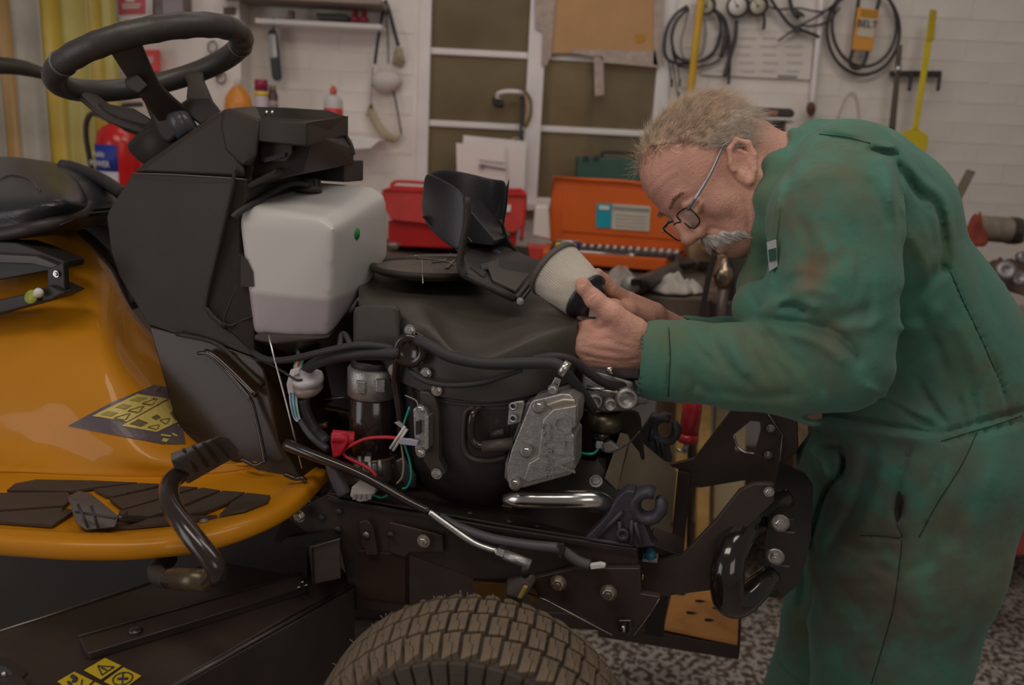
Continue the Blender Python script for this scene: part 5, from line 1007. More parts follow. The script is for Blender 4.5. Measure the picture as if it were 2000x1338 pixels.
slabM('harness_plug', [(686, 952), (700, 940), (726, 942), (736, 952), (730, 966), (716, 980), (700, 982), (682, 970)], -.215, .02, mat('plug_white', (.55, .50, .48), .5), mo, bevel=.003)
for k in range(4): slabM('plug_key', [(690+k*10, 966), (696+k*10, 966), (694+k*10, 976), (688+k*10, 976)], -.218, .004, greyp, mo)
tube('corrugated_loom', [M(648, 905, -.21), M(658, 935, -.21), M(672, 965, -.21)], .011, mat('grey_loom', (.09, .085, .10), .5), mo)
tube('choke_rod', [M(524, 655, -.16), M(536, 700, -.165), M(560, 790, -.18), M(590, 915, -.205)], .0016, steel, mo, n=0)
slabM('ecu_box', [(545, 820), (590, 812), (625, 850), (632, 880), (560, 872)], -.0, .05, mat('teal_black', (.03, .04, .045), .4), mo, bevel=.003)
slabM('metal_shelf', [(545, 790), (620, 786), (680, 800), (684, 806), (545, 796)], .02, .05, framem, mo); tube('rod', [M(612, 782, .0), M(680, 776, .0)], .0015, steel, mo, n=0)
for pts in ([(616, 795), (680, 806), (684, 830)],): tube('yellow_edge', [M(x, y, .01) for x, y in pts], .0015, mat('amber_edge', (.5, .25, .03), .4), mo, n=0)
# carburettor
cb = hull('carburettor', [M(*p) for p in ((1136, 730, -.11), (1160, 722, -.12), (1200, 740, -.12), (1236, 745, -.12), (1250, 760, -.1), (1250, 792, -.1), (1222, 802, -.12), (1180, 806, -.12), (1140, 792, -.11), (1136, 730, -.04), (1250, 760, -.04), (1222, 802, -.04))], alu, mo, bevel=.004)
tube('throttle_shaft', [M(1146, 757, -.13), M(1206, 766, -.13)], .004, steel, cb, n=0)
for x, y, r in ((1222, 775, .017), (1160, 780, .012), (1190, 786, .010)): lathe('carburettor_boss', [(r, 0), (r, .012), (r*.7, .016), (r*.6, .010), (.001, .01)], M(x, y, -.122), -ML+Vector((.3, 0, 0)), alu, cb, seg=18)
bm = bmesh.new(); add_tube(bm, [M(1205, 770, -.13), M(1262, 776, -.1)], .011, 18); finish('fuel_inlet', bmf(bm), alu, cb, bevel=.002)
c0, c1 = M(1183, 806, -.1), M(1183, 838, -.1); lathe('float_bowl', [(.022, 0), (.026, .004), (.027, c0.z-c1.z)], Vector((c0.x, c0.y, c1.z)), (0, 0, 1), mat('bronze_dark', (.12, .10, .07), .35, .7), cb)
c0, c1 = M(1174, 838, -.1), M(1174, 860, -.1); lathe('solenoid', [(.014, 0), (.014, .01), (.011, c0.z-c1.z)], Vector((c0.x, c0.y, c1.z)), (0, 0, 1), gloss, cb); box('solenoid_plug', M(1171, 868, -.11), (.012, .01, .014), mat('pale_blue_plug', (.45, .5, .55), .4), cb)
hull('intake_neck', [M(*p) for p in ((1180, 712, -.1), (1250, 716, -.1), (1254, 742, -.1), (1200, 745, -.1), (1180, 712, -.02), (1254, 742, -.02))], mat('dark_aluminium', 0), cb, bevel=.004)
tube('fuel_clamp', [M(1190, 716, -.13), M(1192, 730, -.13)], .006, steel, cb, n=0)
hull('muffler', [M(*p) for p in ((1130, 800, -.02), (1250, 800, -.02), (1260, 900, .0), (1130, 900, .0), (1130, 800, .12), (1260, 900, .12))], mat('charred', (.03, .022, .016), .7, var=.5, vs_=30), mo, bevel=.006)
tube('wire', [M(1124, 880, -.15), M(1140, 886, -.16), (M(1158, 886, -.16)), M(1168, 878, -.14)], .002, mat('wire_teal', 0), mo); tube('wire', [M(1172, 876, -.14), M(1190, 884, -.15), M(1225, 868, -.15), M(1250, 842, -.15)], .0012, ink, mo)
slabM('bracket_alu', [(1176, 868), (1192, 862), (1212, 878), (1200, 886), (1180, 884)], -.12, .01, mat('dull_pale_metal', (.40, .36, .35), .4, .6), mo, bevel=.002)
# exhaust
tube('exhaust_pipe', [M(986, 976, -.20), M(1010, 975, -.205), M(1060, 976, -.205), M(1120, 976, -.20), M(1160, 976, -.19), M(1184, 986, -.17), M(1192, 1010, -.14), M(1190, 1035, -.12)], [.008, .0135, .0135, .0135, .0135, .0135, .0135], chrome, mo, seg=20)
# heat shield
shd = prism('heat_shield', [M(1238, 853, .02), M(1322, 923, .10), M(1304, 1074, .06), M(1272, 1046, .0), M(1205, 958, -.09), M(1228, 872, -.03)], ML*.004, mat('olive_grey_metal', (.38, .30, .22), .45, .1), mo, bevel=.001)
prism('shield_flange', [M(1181, 934, -.11), M(1211, 846, -.05), M(1238, 853, .02), M(1232, 868, -.01), M(1205, 958, -.09)], ML*.004, mat('olive_grey_light', (.46, .37, .27), .45, .1), shd, bevel=.001)
tube('shield_edge', [M(1272, 1046, -.003), M(1300, 1070, .05), M(1304, 1074, .058)], .0015, mat('bright_edge', (.6, .5, .35), .3, .8), shd, n=0)
prism('engine_plate', [M(1165, 895, -.1), M(1200, 900, -.05), M(1240, 1010, -.08), M(1150, 1000, -.12)], ML*.005, mat('dim_grey_metal', (.10, .085, .075), .4, .3), mo); bolt(M(1164, 940, -.125), (-ML+Vector((0, 0, 1))).normalized(), mo, .007, .004, mat('dull_grey_metal', (.2, .19, .18), .4, .6))
# bonnet hinge brackets
hm = mat('hinge_plastic', (.048, .042, .055), .5, bump=.2, bs=150)
def hinge(cx, cy, rad, v, base, a0, a1):
    h = slabM('bonnet_hinge', base, v, .03, hm, mo, bevel=.003)
    P = [M(cx+rad*cos(t), cy-rad*sin(t), v+.012) for t in np.linspace(radians(a0), radians(a1), 12)]
    bm = bmesh.new(); add_tube(bm, P, [.0085]+[.0095]*10+[.006], 10, flat=(ML, 1.6)); finish('hook', bmf(bm), hm, h); return h
h1 = hinge(1266, 986, 27, -.20, [(1142, 1052), (1166, 1028), (1186, 1006), (1205, 972), (1222, 958), (1240, 960), (1238, 1000), (1258, 1022), (1272, 1060), (1282, 1068), (1240, 1072)], 60, 395)
for pts in (((1168, 1048), (1215, 1000)), ((1212, 1060), (1210, 1018)), ((1232, 1066), (1234, 1016)), ((1252, 1064), (1240, 1020)), ((1150, 1052), (1236, 1066))): tube('rib', [M(*pts[0], -.203), M(*pts[1], -.203)], .003, hm, h1, n=0)
lathe('boss', [(.009, 0), (.009, .006), (.005, .006), (.005, .002)], M(1217, 1042, -.203), -ML, hm, h1, seg=16)
h2 = hinge(1298, 838, 24, .14, [(1240, 858), (1262, 828), (1272, 812), (1285, 815), (1282, 850), (1302, 866), (1312, 905), (1290, 900), (1262, 872)], 60, 395)
for pts in (((1268, 862), (1276, 838)), ((1285, 885), (1284, 858)), ((1298, 892), (1292, 864))): tube('rib', [M(*pts[0], .137), M(*pts[1], .137)], .003, hm, h2, n=0)
# ---- frame ----
fr = slabM('frame_rail', [(556, 1000), (600, 985), (640, 966), (700, 985), (950, 1035), (1245, 1082), (1248, 1180), (1060, 1132), (930, 1132), (800, 1085), (795, 1090), (795, 1200), (690, 1190), (664, 1072), (600, 1066), (530, 1060)], -.2, .012, framem, mo, bevel=.002)
prism('top_flange', [M(640, 962, -.2), M(960, 1020, -.2), M(1244, 1066, -.2), M(1225, 1050, -.12), (M(960, 1000, -.12)), M(690, 945, -.12)], (0, 0, -.004), mat('flange_black', (.035, .028, .024), .35), fr, bevel=.001)
slabM('flange_edge', [(640, 972), (960, 1029), (1243, 1073), (1243, 1083), (960, 1038), (640, 980)], -.206, .006, mat('flange_black', 0), fr, bevel=.001)
slabM('front_plate', [(1040, 1130), (1120, 1110), (1250, 1110), (1252, 1160), (1290, 1166), (1270, 1200), (1224, 1241), (1196, 1240), (1050, 1166)], -.215, .012, framem, mo, bevel=.002)
tube('plate_edge', [M(1030, 1158, -.217), M(1070, 1174, -.217), M(1196, 1240, -.217)], .0015, steel, fr, n=0)
slabM('bracket_tab', [(1206, 1212), (1234, 1212), (1232, 1240), (1208, 1238)], -.225, .01, gloss, fr, bevel=.003); tube('tab_slot', [M(1217, 1222, -.228), M(1218, 1233, -.228)], .003, steel, fr, n=0)
tube('plate_edge', [M(1238, 1240, -.21), M(1268, 1200, -.21), M(1288, 1168, -.21)], .0012, mat('bright_edge', 0), fr, n=0)
slabM('brown_panel', [(700, 1075), (792, 1084), (792, 1178), (700, 1168)], -.204, .004, mat('maroon_brown', (.045, .022, .015), .5), fr, bevel=.001)
slabM('mount_plate', [(700, 1020), (716, 1016), (728, 1030), (738, 1085), (716, 1086), (704, 1060)], -.212, .008, framem, fr, bevel=.002)
slabM('reinforcement', [(760, 1020), (864, 1046), (866, 1080), (800, 1080), (790, 1090), (760, 1080)], -.208, .006, framem, fr, bevel=.002)
for x, y, r in ((585, 1007, .009), (828, 1056, .009), (1091, 1138, .0105), (1189, 1157, .0105)): bolt(M(x, y, -.215 if x < 1000 else -.228), -ML, fr, r*.8, .008, mat('bolt_zinc', (.55, .50, .42), .35, .9))
for x, y in ((715, 1045), (763, 1045), (628, 1012), (660, 1034), (662, 1000)): lathe('hole', [(.0055, 0), (.0055, .001)], M(x, y, -.2135 if x > 700 else -.2025), -ML, ink if x != 715 else mat('dull_grey_metal', 0), fr, seg=12)
for x, y in ((918, 1006), (995, 1022), (1050, 1031), (935, 1026)): lathe('hole', [(.004, 0), (.004, .001)], M(x, y, -.19)+Vector((0, 0, .003)), (0, 0, 1), ink, fr, seg=10)
slabM('far_rail', [(1000, 960), (1180, 985), (1240, 1050), (1240, 1085), (1000, 1050)], .0, .01, framem, mo)
yw = mat('dull_yellow_tag', (.42, .27, .05), .5); slabM('yellow_bracket', [(982, 985), (1000, 985), (1000, 1010), (974, 1008)], -.1, .006, yw, mo)
for k in range(3): slabM('rib_plate', [(1062+k*18, 1000), (1070+k*18, 1000), (1062+k*18, 1035), (1054+k*18, 1033)], -.05, .004, mat('dim_grey_metal', 0), mo)
# steering knuckle parts near tyre
hull('axle_bracket', [M(*p) for p in ((990, 1130, -.25), (1040, 1118, -.25), (1050, 1130, -.25), (1020, 1175, -.27), (985, 1165, -.27), (990, 1130, -.2), (1050, 1130, -.2), (1020, 1180, -.2))], black, mo, bevel=.006)
slabM('bushing_ring', [(1022, 1146), (1030, 1148), (1018, 1170), (1010, 1168)], -.28, .006, yw, mo, bevel=.001)
slabM('spindle_block', [(920, 1135), (1000, 1140), (1010, 1170), (930, 1170)], -.16, .04, mat('amber_brown', (.22, .10, .02), .5), mo, bevel=.003); slabM('spindle_block', [(1030, 1150), (1050, 1150), (1052, 1175), (1036, 1175)], -.18, .02, mat('amber_brown', 0), mo)
hull('front_axle', [M(*p) for p in ((880, 1190, -.3), (1000, 1200, -.3), (1000, 1240, -.3), (880, 1240, -.3), (880, 1190, .2), (1000, 1200, .2), (1000, 1240, .2))], framem, mo, bevel=.004)
tube('drag_link', [M(560, 868, -.2), M(600, 885, -.21), M(700, 925, -.22), M(790, 975, -.225), M(840, 1000, -.23)], [.010, .0085, .0075, .007, .0065], gloss, mo)
tube('drag_link', [M(836, 998, -.23), M(880, 1030, -.235), M(925, 1060, -.24), M(972, 1078, -.245)], .0055, steel, mo)
lathe('lock_nut', [(.010, 0), (.010, .010)], M(972, 1077, -.245), M(1000, 1088, -.245)-M(972, 1077, -.245), steel, mo, seg=6, smooth=False)
bm = bmesh.new(); add_tube(bm, [M(982, 1082, -.246), M(1036, 1103, -.25)], .0075, 14); finish('rod_sleeve', bmf(bm), alu, mo); tube('ball_stud', [M(1026, 1104, -.25), M(1026, 1124, -.25)], .006, dblack, mo, n=0)
P = smoothpath([M(*p) for p in ((860, 1012, -.212), (900, 1032, -.22), (960, 1052, -.222), (1030, 1064, -.222), (1090, 1070, -.222))], 30); bm = bmesh.new()
add_tube(bm, P, [.0072+.0010*(i % 2) for i in range(len(P))], 10); finish('corrugated_loom', bmf(bm), mat('loom_purple_grey', (.10, .09, .10), .5), mo)
tube('cable_end', [M(1088, 1070, -.222), M(1106, 1080, -.222), (M(1130, 1096, -.222)), M(1152, 1104, -.222)], .0075, mat('taped_cable', (.09, .08, .075), .6), mo)
slabM('loom_clip', [(1088, 1063), (1100, 1063), (1104, 1074), (1096, 1092), (1090, 1090), (1092, 1076)], -.232, .006, black, mo, bevel=.001)
slabM('white_plug', [(1152, 1104), (1172, 1101), (1182, 1104), (1182, 1109), (1154, 1113)], -.23, .008, white, mo, bevel=.001)
# front arms and bumper
def hole_slab(name, outer, inner, v, th, m, parent):
    o_ = [M(x, y, v) for x, y in outer]; i_ = [M(x, y, v) for x, y in inner]; tr_ = tessellate_polygon([o_, i_]); bm = bmesh.new(); e = ML*th
    al = o_+i_; a = [bm.verts.new(p) for p in al]; b = [bm.verts.new(p+e) for p in al]
    for t in tr_: bm.faces.new([a[k] for k in t]); bm.faces.new([b[k] for k in t][::-1])
    for s, n_ in ((0, len(o_)), (len(o_), len(i_))):
        for k in range(n_): x, y = s+k, s+(k+1) % n_; bm.faces.new((a[x], a[y], b[y], b[x]))
    return finish(name, bmf(bm), m, parent, smooth=False)
slabM('front_arm', [(1222, 1098), (1272, 1099), (1333, 1085), (1398, 1017), (1444, 959), (1473, 945), (1512, 945), (1512, 980), (1423, 1067), (1400, 1110), (1394, 1153), (1286, 1167), (1222, 1172)], -.16, .012, framem, mo, bevel=.002)
hole_slab('front_arm', [(1308, 909), (1356, 897), (1430, 801), (1440, 780), (1500, 780), (1530, 866), (1512, 945), (1466, 936), (1372, 952), (1347, 952), (1345, 925)], [(1432, 850), (1466, 822), (1484, 824), (1486, 842), (1474, 888), (1436, 882)], .16, .012, framem, mo)
tube('slot_edge', [M(1432, 852, .165), M(1440, 872, .165), M(1456, 884, .165), M(1474, 886, .165)], .003, steel, mo)
slabM('upright', [(1324, 920), (1349, 925), (1334, 1090), (1310, 1078)], .15, .02, framem, mo, bevel=.002)
slabM('cross_member', [(1270, 1062), (1310, 1076), (1334, 1088), (1300, 1098), (1240, 1096)], -.14, .06, framem, mo, bevel=.002)
slabM('end_cap', [(1223, 1074), (1240, 1070), (1244, 1100), (1222, 1104)], -.19, .02, mat('dull_grey_metal', 0), mo, bevel=.001)
lathe('blue_nut', [(.009, 0), (.009, .008), (.004, .012)], M(1270, 1084, -.17), (-ML+Vector((0, 0, .6))).normalized(), mat('blue_nylon', (.02, .16, .24), .4), mo, seg=8)
slabM('washer_plate', [(1254, 1092), (1284, 1092), (1284, 1100), (1254, 1098)], -.18, .02, mat('dull_grey_metal', 0), mo, bevel=.001)
for x in (1247, 1255): tube('brass_mark', [M(x, 1121, -.165), M(x, 1132, -.165)], .0018, mat('brass', (.6, .42, .12), .3, .8), mo, n=0)
bp = prism('bumper_plate', [M(*p) for p in ((1523, 904, .1), (1573, 927, .06), (1588, 952, .03), (1584, 1053, -.02), (1563, 1139, -.06), (1530, 1167, -.1), (1440, 1167, -.1), (1491, 1120, -.12), (1495, 1053, -.12), (1512, 966, -.02))], ML*.012, mat('bumper_black', (.032, .026, .024), .4), mo, bevel=.004)
slabM('bumper_fold', [(1500, 1006), (1552, 1014), (1548, 1040), (1496, 1034)], -.128, .01, mat('bumper_black', 0), bp, bevel=.003)
for x, y in ((1524, 1021), (1514, 1087)):
    lathe('bolt_washer', [(.013, 0), (.013, .002)], M(x, y, -.135), -ML, alu, bp, seg=20); bolt(M(x, y, -.137), -ML, bp, .007, .006)
    tube('plate_slot', [M(x-12, y+14, -.132), M(x+6, y+17, -.132), M(x+28, y+20, -.132)], .0016, mat('slot_edge', (.09, .08, .085), .4), bp)
tube('bumper_tube', [M(1534, 974, -.04), M(1505, 990, -.07), M(1462, 1026, -.13), M(1432, 1070, -.17), M(1420, 1120, -.19), M(1424, 1168, -.19), (M(1446, 1176, -.18)), M(1480, 1148, -.15), M(1505, 1126, -.12)], [.016, .017, .020, .0225, .024, .024, .021, .019, .017], mat('bumper_gloss', (.018, .012, .010), .1, coat=.8), mo, seg=20, n=8)
hull('shroud_rear', [M(*p) for p in ((1500, 785, .17), (1556, 790, .17), (1560, 880, .17), (1530, 904, .17), (1525, 866, .17), (1500, 785, .2), (1560, 880, .22))], framem, mo, bevel=.003)
for x, y in ((1505, 836), (1500, 888), (1502, 960)): bolt(M(x, y, .155 if y < 940 else -.17), -ML, mo, .005, .005)
tube('arm_edge', [M(1494, 800, .158), M(1528, 850, .158), M(1522, 905, .12)], .0016, mat('bright_edge2', (.2, .18, .17), .35, .8), mo, n=0)
# ---- pedals ----
pdm = mat('pedal_rubber', (.105, .085, .082), .55, bump=.25, bs=120)
pa = tube('brake_lever', [M(352, 925, -.40), M(332, 945, -.43), M(334, 985, -.47), M(370, 1040, -.50), M(408, 1088, -.51), M(424, 1118, -.51), (M(405, 1134, -.50)), M(360, 1132, -.49), M(330, 1130, -.48)], .0125, gloss, mo, seg=16)
tube('lever_end', [M(330, 1131, -.48), M(312, 1128, -.46), M(306, 1112, -.43), M(330, 1092, -.38)], .012, black, pa); bm = bmesh.new(); add_tube(bm, [M(345, 1131, -.49), M(408, 1134, -.50)], .0135, 14); finish('lever_pivot', bmf(bm), mat('dull_brass_black', (.13, .10, .06), .35, .6), pa)
hull('foot_pad', [M(*p) for p in ((332, 884, -.42), (430, 850, -.38), (446, 853, -.36), (468, 880, -.33), (466, 890, -.33), (370, 938, -.39), (352, 908, -.42), (334, 900, -.43), (345, 925, -.40), (440, 892, -.32), (366, 946, -.37))], pdm, pa, bevel=.007, seg=3)
for k in range(4):
    t = .22+k*.2; a = (336+t*98, 884-t*33); b = (362+t*104, 930-t*46); tube('pad_groove', [M(*a, -.425+t*.045), M((a[0]+b[0])/2-3, (a[1]+b[1])/2-6, -.420+t*.05), M(*b, -.40+t*.05)], .0022, dblack, pa)
sp = hull('reverse_pedal', [M(*p) for p in ((130, 968, -.40), (152, 957, -.36), (178, 962, -.36), (232, 1006, -.42), (226, 1030, -.44), (168, 1036, -.45), (146, 1020, -.44), (140, 985, -.42), (180, 1030, -.40), (226, 1028, -.40))], pdm, mo, bevel=.006, seg=3)
for a, b in (((152, 985), (172, 1030)), ((178, 988), (192, 1032)), ((148, 1000), (225, 1012))): tube('pad_groove', [M(*a, -.445), M(*b, -.455)], .0018, dblack, sp, n=0)
tube('pedal_arm', [M(230, 1012, -.42), M(262, 1016, -.40), M(292, 1018, -.38)], .005, gloss, sp)
# ---- cutting deck ----
DZ = .80
prism('cutting_deck', [WZ(x, y, DZ) for x, y in ((-90, 1262), (310, 1132), (430, 1090), (640, 1072), (692, 1138), (560, 1205), (320, 1345), (-90, 1560))], (0, 0, -.05), framem, mo, bevel=.004)
prism('deck_skirt', [WZ(x, y, DZ) for x, y in ((692, 1138), (694, 1150), (330, 1352), (310, 1345))], (0, 0, -.13), framem, mo, bevel=.003)
tube('deck_edge', [WZ(-90, 1262, DZ+.001), WZ(310, 1132, DZ+.001)], .0016, mat('edge_highlight', (.42, .38, .32), .35, .8), mo, n=0); tube('deck_edge', [WZ(330, 1345, DZ+.003), WZ(692, 1142, DZ+.003)], .003, mat('edge_dim', (.09, .08, .075), .35, .5), mo, n=0)  # first line is the steel edge's highlight, laid on as a pale strip
tube('deck_edge', [WZ(470, 1350, .72), WZ(640, 1250, .72), WZ(690, 1215, .72)], .002, mat('edge_dim', 0), mo, n=0)
pls = prism('deck_strip', [WZ(x, y, DZ+.012) for x, y in ((153, 1243), (590, 1120), (600, 1146), (178, 1275), (168, 1272))], (0, 0, -.012), framem, mo, bevel=.002)
tube('strip_edge', [WZ(153, 1243, DZ+.013), WZ(590, 1120, DZ+.013)], .0012, mat('edge_dim', 0), pls, n=0); tube('strip_edge', [WZ(178, 1275, DZ+.013), WZ(600, 1146, DZ+.013)], .0012, mat('edge_dim', 0), pls, n=0)
lathe('carriage_bolt', [(.010, 0), (.009, .003), (.004, .005)], WZ(265, 1233, DZ+.012), (0, 0, 1), mat('dark_zinc', (.12, .11, .11), .35, .7), pls)
slabM('skirt_panel', [(-90, 1070), (300, 1085), (560, 1010), (600, 1040), (600, 1130), (430, 1140), (310, 1136), (-90, 1270)], -.20, .01, mat('skirt_black', (.020, .015, .012), .5), mo)
hull('deck_box', [M(*p) for p in ((608, 1068, -.3), (664, 1052, -.3), (666, 1130, -.3), (612, 1142, -.3), (600, 1066, -.2), (664, 1052, -.2), (666, 1130, -.2))], framem, mo, bevel=.002)
tube('box_edge', [M(664, 1053, -.302), M(608, 1069, -.302), M(611, 1140, -.302)], .0014, mat('edge_dim', 0), mo, n=0)
slabM('mount_bar', [(560, 1050), (640, 1040), (660, 1052), (600, 1068), (540, 1070)], -.215, .01, mat('skirt_black', (.020, .015, .012), .5), mo)
for x, y in ((585, 1140), (592, 1146), (578, 1150)): tube('spring_clip', [WZ(x, y, DZ+.02), WZ(x+8, y-4, DZ+.03)], .0015, steel, mo, n=0)
sy = mat('sticker_yellow', (.72, .50, .03), .4, var=.04)
def zdec(name, pts, m, par, z): return prism(name, [WZ(x, y, z) for x, y in pts], (0, 0, -.0006), m, par, smooth=False)
for q, kind in (([(205, 1285), (237, 1300), (197, 1327), (164, 1309)], 0), ([(241, 1303), (276, 1320), (238, 1348), (203, 1331)], 1), ([(145, 1312), (182, 1330), (150, 1356), (112, 1331)], 2), ([(186, 1332), (222, 1350), (190, 1376), (154, 1358)], 1)):
    s = zdec('warning_sticker', q, sy, mo, DZ+.002)
    def zz_(pts, w, nm='symbol'):
        for i in range(len(pts)-1):
            a, b = pts[i], pts[i+1]; A0, B0 = WZ(*lerp2(q, *a), DZ+.003), WZ(*lerp2(q, *b), DZ+.003); tube(nm, [A0, B0], w, ink, s, n=0, seg=5)
    if kind == 0: zz_([(.82, .2), (.82, .8), (.2, .5), (.82, .2)][::-1], .0009); zz_([(.42, .5), (.62, .5)], .0012); zz_([(.70, .5), (.73, .5)], .0014)
    if kind == 1:
        zz_([(.5+.38*cos(t), .5+.38*sin(t)) for t in np.linspace(0, 2*pi, 15)], .0009); zz_([(.25, .25), (.75, .75)], .001); zz_([(.35, .62), (.5, .5), (.68, .4)], .0022)
    if kind == 2: zz_([(.15, .3), (.4, .35), (.45, .55)], .003); zz_([(.6, .2), (.8, .5), (.6, .8)], .0009); zz_([(.3, .7), (.5, .75)], .002)
br = prism('deck_bracket', [WZ(x, y, DZ+.03) for x, y in ((-30, 1280), (14, 1282), (55, 1310), (44, 1322), (62, 1345), (-30, 1360))], (0, 0, -.006), mat('bracket_brown', (.05, .04, .035), .4, .3), mo, bevel=.002)
zdec('bracket_hole', [(-4, 1300), (12, 1302), (26, 1316), (10, 1322), (-6, 1318)], ink, br, DZ+.0305)
tube('bracket_pin', [WZ(4, 1318, DZ+.032), WZ(12, 1316, DZ+.032)], .004, steel, br, n=0)
# ---- front tyre ----
tyc = U3(.705, -.445, .745); TR = .203; TW = .075
tym = mat('tyre_rubber', (.068, .052, .042), .75, var=.2, vs_=18, bump=.25, bs=150); lugm = mat('tyre_lug', (.160, .114, .075), .75, var=.18, vs_=25, bump=.25, bs=150)
prof = [(-TW*.78, .105), (-TW*.95, .125), (-TW, .15), (-TW*.96, .172), (-TW*.84, .187), (-TW*.6, .195), (-TW*.3, .198), (0, .199), (TW*.3, .198), (TW*.6, .195), (TW*.84, .187), (TW*.96, .172), (TW, .15), (TW*.95, .125), (TW*.78, .105)]
SA = radians(-8); tax = (ML*cos(SA)+ME*sin(SA)).normalized(); tfw = tax.cross(Vector((0, 0, 1))).normalized()
def typt(a, w, r): return tyc+tax*w+tfw*(r*sin(a))+Vector((0, 0, 1))*(r*cos(a))
bm = bmesh.new(); N = 72; rg_ = [[bm.verts.new(typt(2*pi*i/N, w, r)) for w, r in prof] for i in range(N)]
for i in range(N):
    a, b = rg_[i], rg_[(i+1) % N]
    for k in range(len(prof)-1): bm.faces.new((a[k], a[k+1], b[k+1], b[k]))
tyre = finish('front_tyre', bmf(bm), tym, mo)
prw = [p[0] for p in prof[2:13]]; prr = [p[1] for p in prof[2:13]]
def crown(w): return float(np.interp(w, prw, prr))
NL = 54; halfz = [(-.5, -.5), (.14, -.5), (.14, -.08), (-.12, .08), (-.12, .5), (-.5, .5)]; nl = 0
rows = [(-.0535, .026, 0), (-.020, .034, .14), (.0165, .034, .34), (.0525, .032, .5)]
for ri, (w0, wl, ph) in enumerate(rows):
    for i in range(NL):
        a0 = 2*pi*(i+ph)/NL
        aa = (a0+pi) % (2*pi)-pi
        if not (-1.75 < aa < 1.75): continue
        bm = bmesh.new()
        for sgn in (1, -1):
            P = []
            for u, w in halfz:
                uu, ww = u*sgn, w*sgn; uu += -.04*sgn
                P.append((a0+uu*(.74*2*pi/NL), w0+ww*wl*.93+uu*.004))
            top = [typt(a, w, crown(w)+.009) for a, w in P]; bot = [typt(a+(.0 if 1 else 0), w*1.0, crown(w)-.003) for a, w in P]
            A1 = [bm.verts.new(p) for p in top]; B1 = [bm.verts.new(p) for p in bot]; bm.faces.new(A1); bm.faces.new(B1[::-1])
            for k in range(6): bm.faces.new((A1[k], B1[k], B1[(k+1) % 6], A1[(k+1) % 6]))
        finish('tread_lug', bmf(bm), lugm, tyre, smooth=False); nl += 1
for sgn in (-1,):
    bm = bmesh.new()
    for i in range(NL):
        a0 = 2*pi*(i+.5)/NL; aa = (a0+pi) % (2*pi)-pi
        if abs(aa) > 1.75: continue
        P = [(a0-.05, sgn*.0755, .186), (a0+.045, sgn*.0755, .186), (a0+.045, sgn*.0795, .158), (a0+.02, sgn*.0800, .15), (a0-.05, sgn*.0795, .162)]
        A1 = [bm.verts.new(typt(a, w, r)) for a, w, r in P]; B1 = [bm.verts.new(typt(a, w*.9, r)) for a, w, r in P]; bm.faces.new(A1); bm.faces.new(B1[::-1])
        for k in range(5): bm.faces.new((A1[k], B1[k], B1[(k+1) % 5], A1[(k+1) % 5]))
    so = finish('shoulder_ribs', bmf(bm), tym, tyre, smooth=False); so['kind'] = 'stuff'
bm = bmesh.new(); rr = random.Random(5)
for k in range(46):
    a = -1.5+3.0*rr.random(); w = rr.choice((-.05, -.02, .012, .042, .07, .07, .07)); r0 = crown(w)+.004; d = rr.random()*.008+.005
    add_tube(bm, [typt(a, w, r0), typt(a+.02*(rr.random()-.5), w+.002, r0+d)], .0006, 4)
hr = finish('rubber_nibs', bmf(bm), mat('nib_grey', (.20, .16, .13), .7), tyre); hr['kind'] = 'stuff'
bm = bmesh.new(); add_lathe(bm, [(.10, -.055), (.112, -.058), (.112, .058), (.10, .055)], axis(tyc, tax), 40); finish('wheel_rim', bmf(bm), yellow, mo)
# second machine behind at the far left
o = tube('handlebar', [W(-70, 128, 2.0), W(0, 128, 2.0), W(50, 134, 2.02), W(105, 152, 2.05), W(150, 175, 2.1)], [.022, .021, .019, .012, .010], black, flat=(Vector((0, 0, 1)), .9)); tag(o, 'black curved handle bar of another machine at the far left edge', 'handlebar')
# red hydraulic cylinder beyond the nose
o = thing('hydraulic_jack', 'red hydraulic cylinder with grey nozzle standing beyond the mower nose', 'jack', W(1346, 1180, 2.2)); 
jm = mat('jack_red', (.55, .03, .04), .3, coat=.3)
tube('cylinder', [W(1352, 770, 1.75), W(1352, 800, 1.75), W(1344, 855, 1.75)], .021, jm, o, n=0, seg=24); tube('cap_ring', [W(1345, 846, 1.75), W(1343, 862, 1.75)], .0225, jm, o, n=0, seg=24)
tube('nozzle', [W(1342, 862, 1.75), W(1337, 880, 1.75)], .006, steel, o, n=0); tube('nozzle', [W(1322, 878, 1.75), W(1342, 884, 1.75)], .004, steel, o, n=0); tube('stand_rod', [W(1350, 780, 1.78), W(1346, 1135, 1.86)], .007, dblack, o, n=0)
# ================= the air filter in his hands =================
fa, fb = W(1084, 527, 1.27), W(1143, 578, 1.235); fd = (fb-fa).normalized(); FL = (fb-fa).length
af = thing('air_filter', 'white pleated air filter with black rubber ends held in the hands', 'filter', (fa+fb)/2)
bm = bmesh.new(); mt = axis(fa, fd); NP = 72; rings = []
for z in np.linspace(0, FL, 7):
    rr0 = .0455+(.0375-.0455)*z/FL; ring = []
    for k in range(NP*2): a = pi*k/NP; r = rr0*(1.0 if k % 2 else .965); ring.append(bm.verts.new(mt @ Vector((r*cos(a), r*sin(a), z))))
    rings.append(ring)
for a, b in zip(rings, rings[1:]):
    for k in range(NP*2): bm.faces.new((a[k], a[(k+1) % (NP*2)], b[(k+1) % (NP*2)], b[k]))
bm.faces.new(rings[0][::-1]); bm.faces.new(rings[-1])
finish('pleated_body', bmf(bm), mat('filter_paper', (.86, .80, .72), .8, bump=.5, bs=900), af, smooth=False)
bm = bmesh.new()
for k in range(26):
    z = FL*(k+.5)/26; r = .0462+(.0382-.0462)*z/FL; add_tube(bm, [mt @ Vector((r*cos(t), r*sin(t), z)) for t in np.linspace(0, 2*pi, 41)[:-1]], .0003, 4, True)
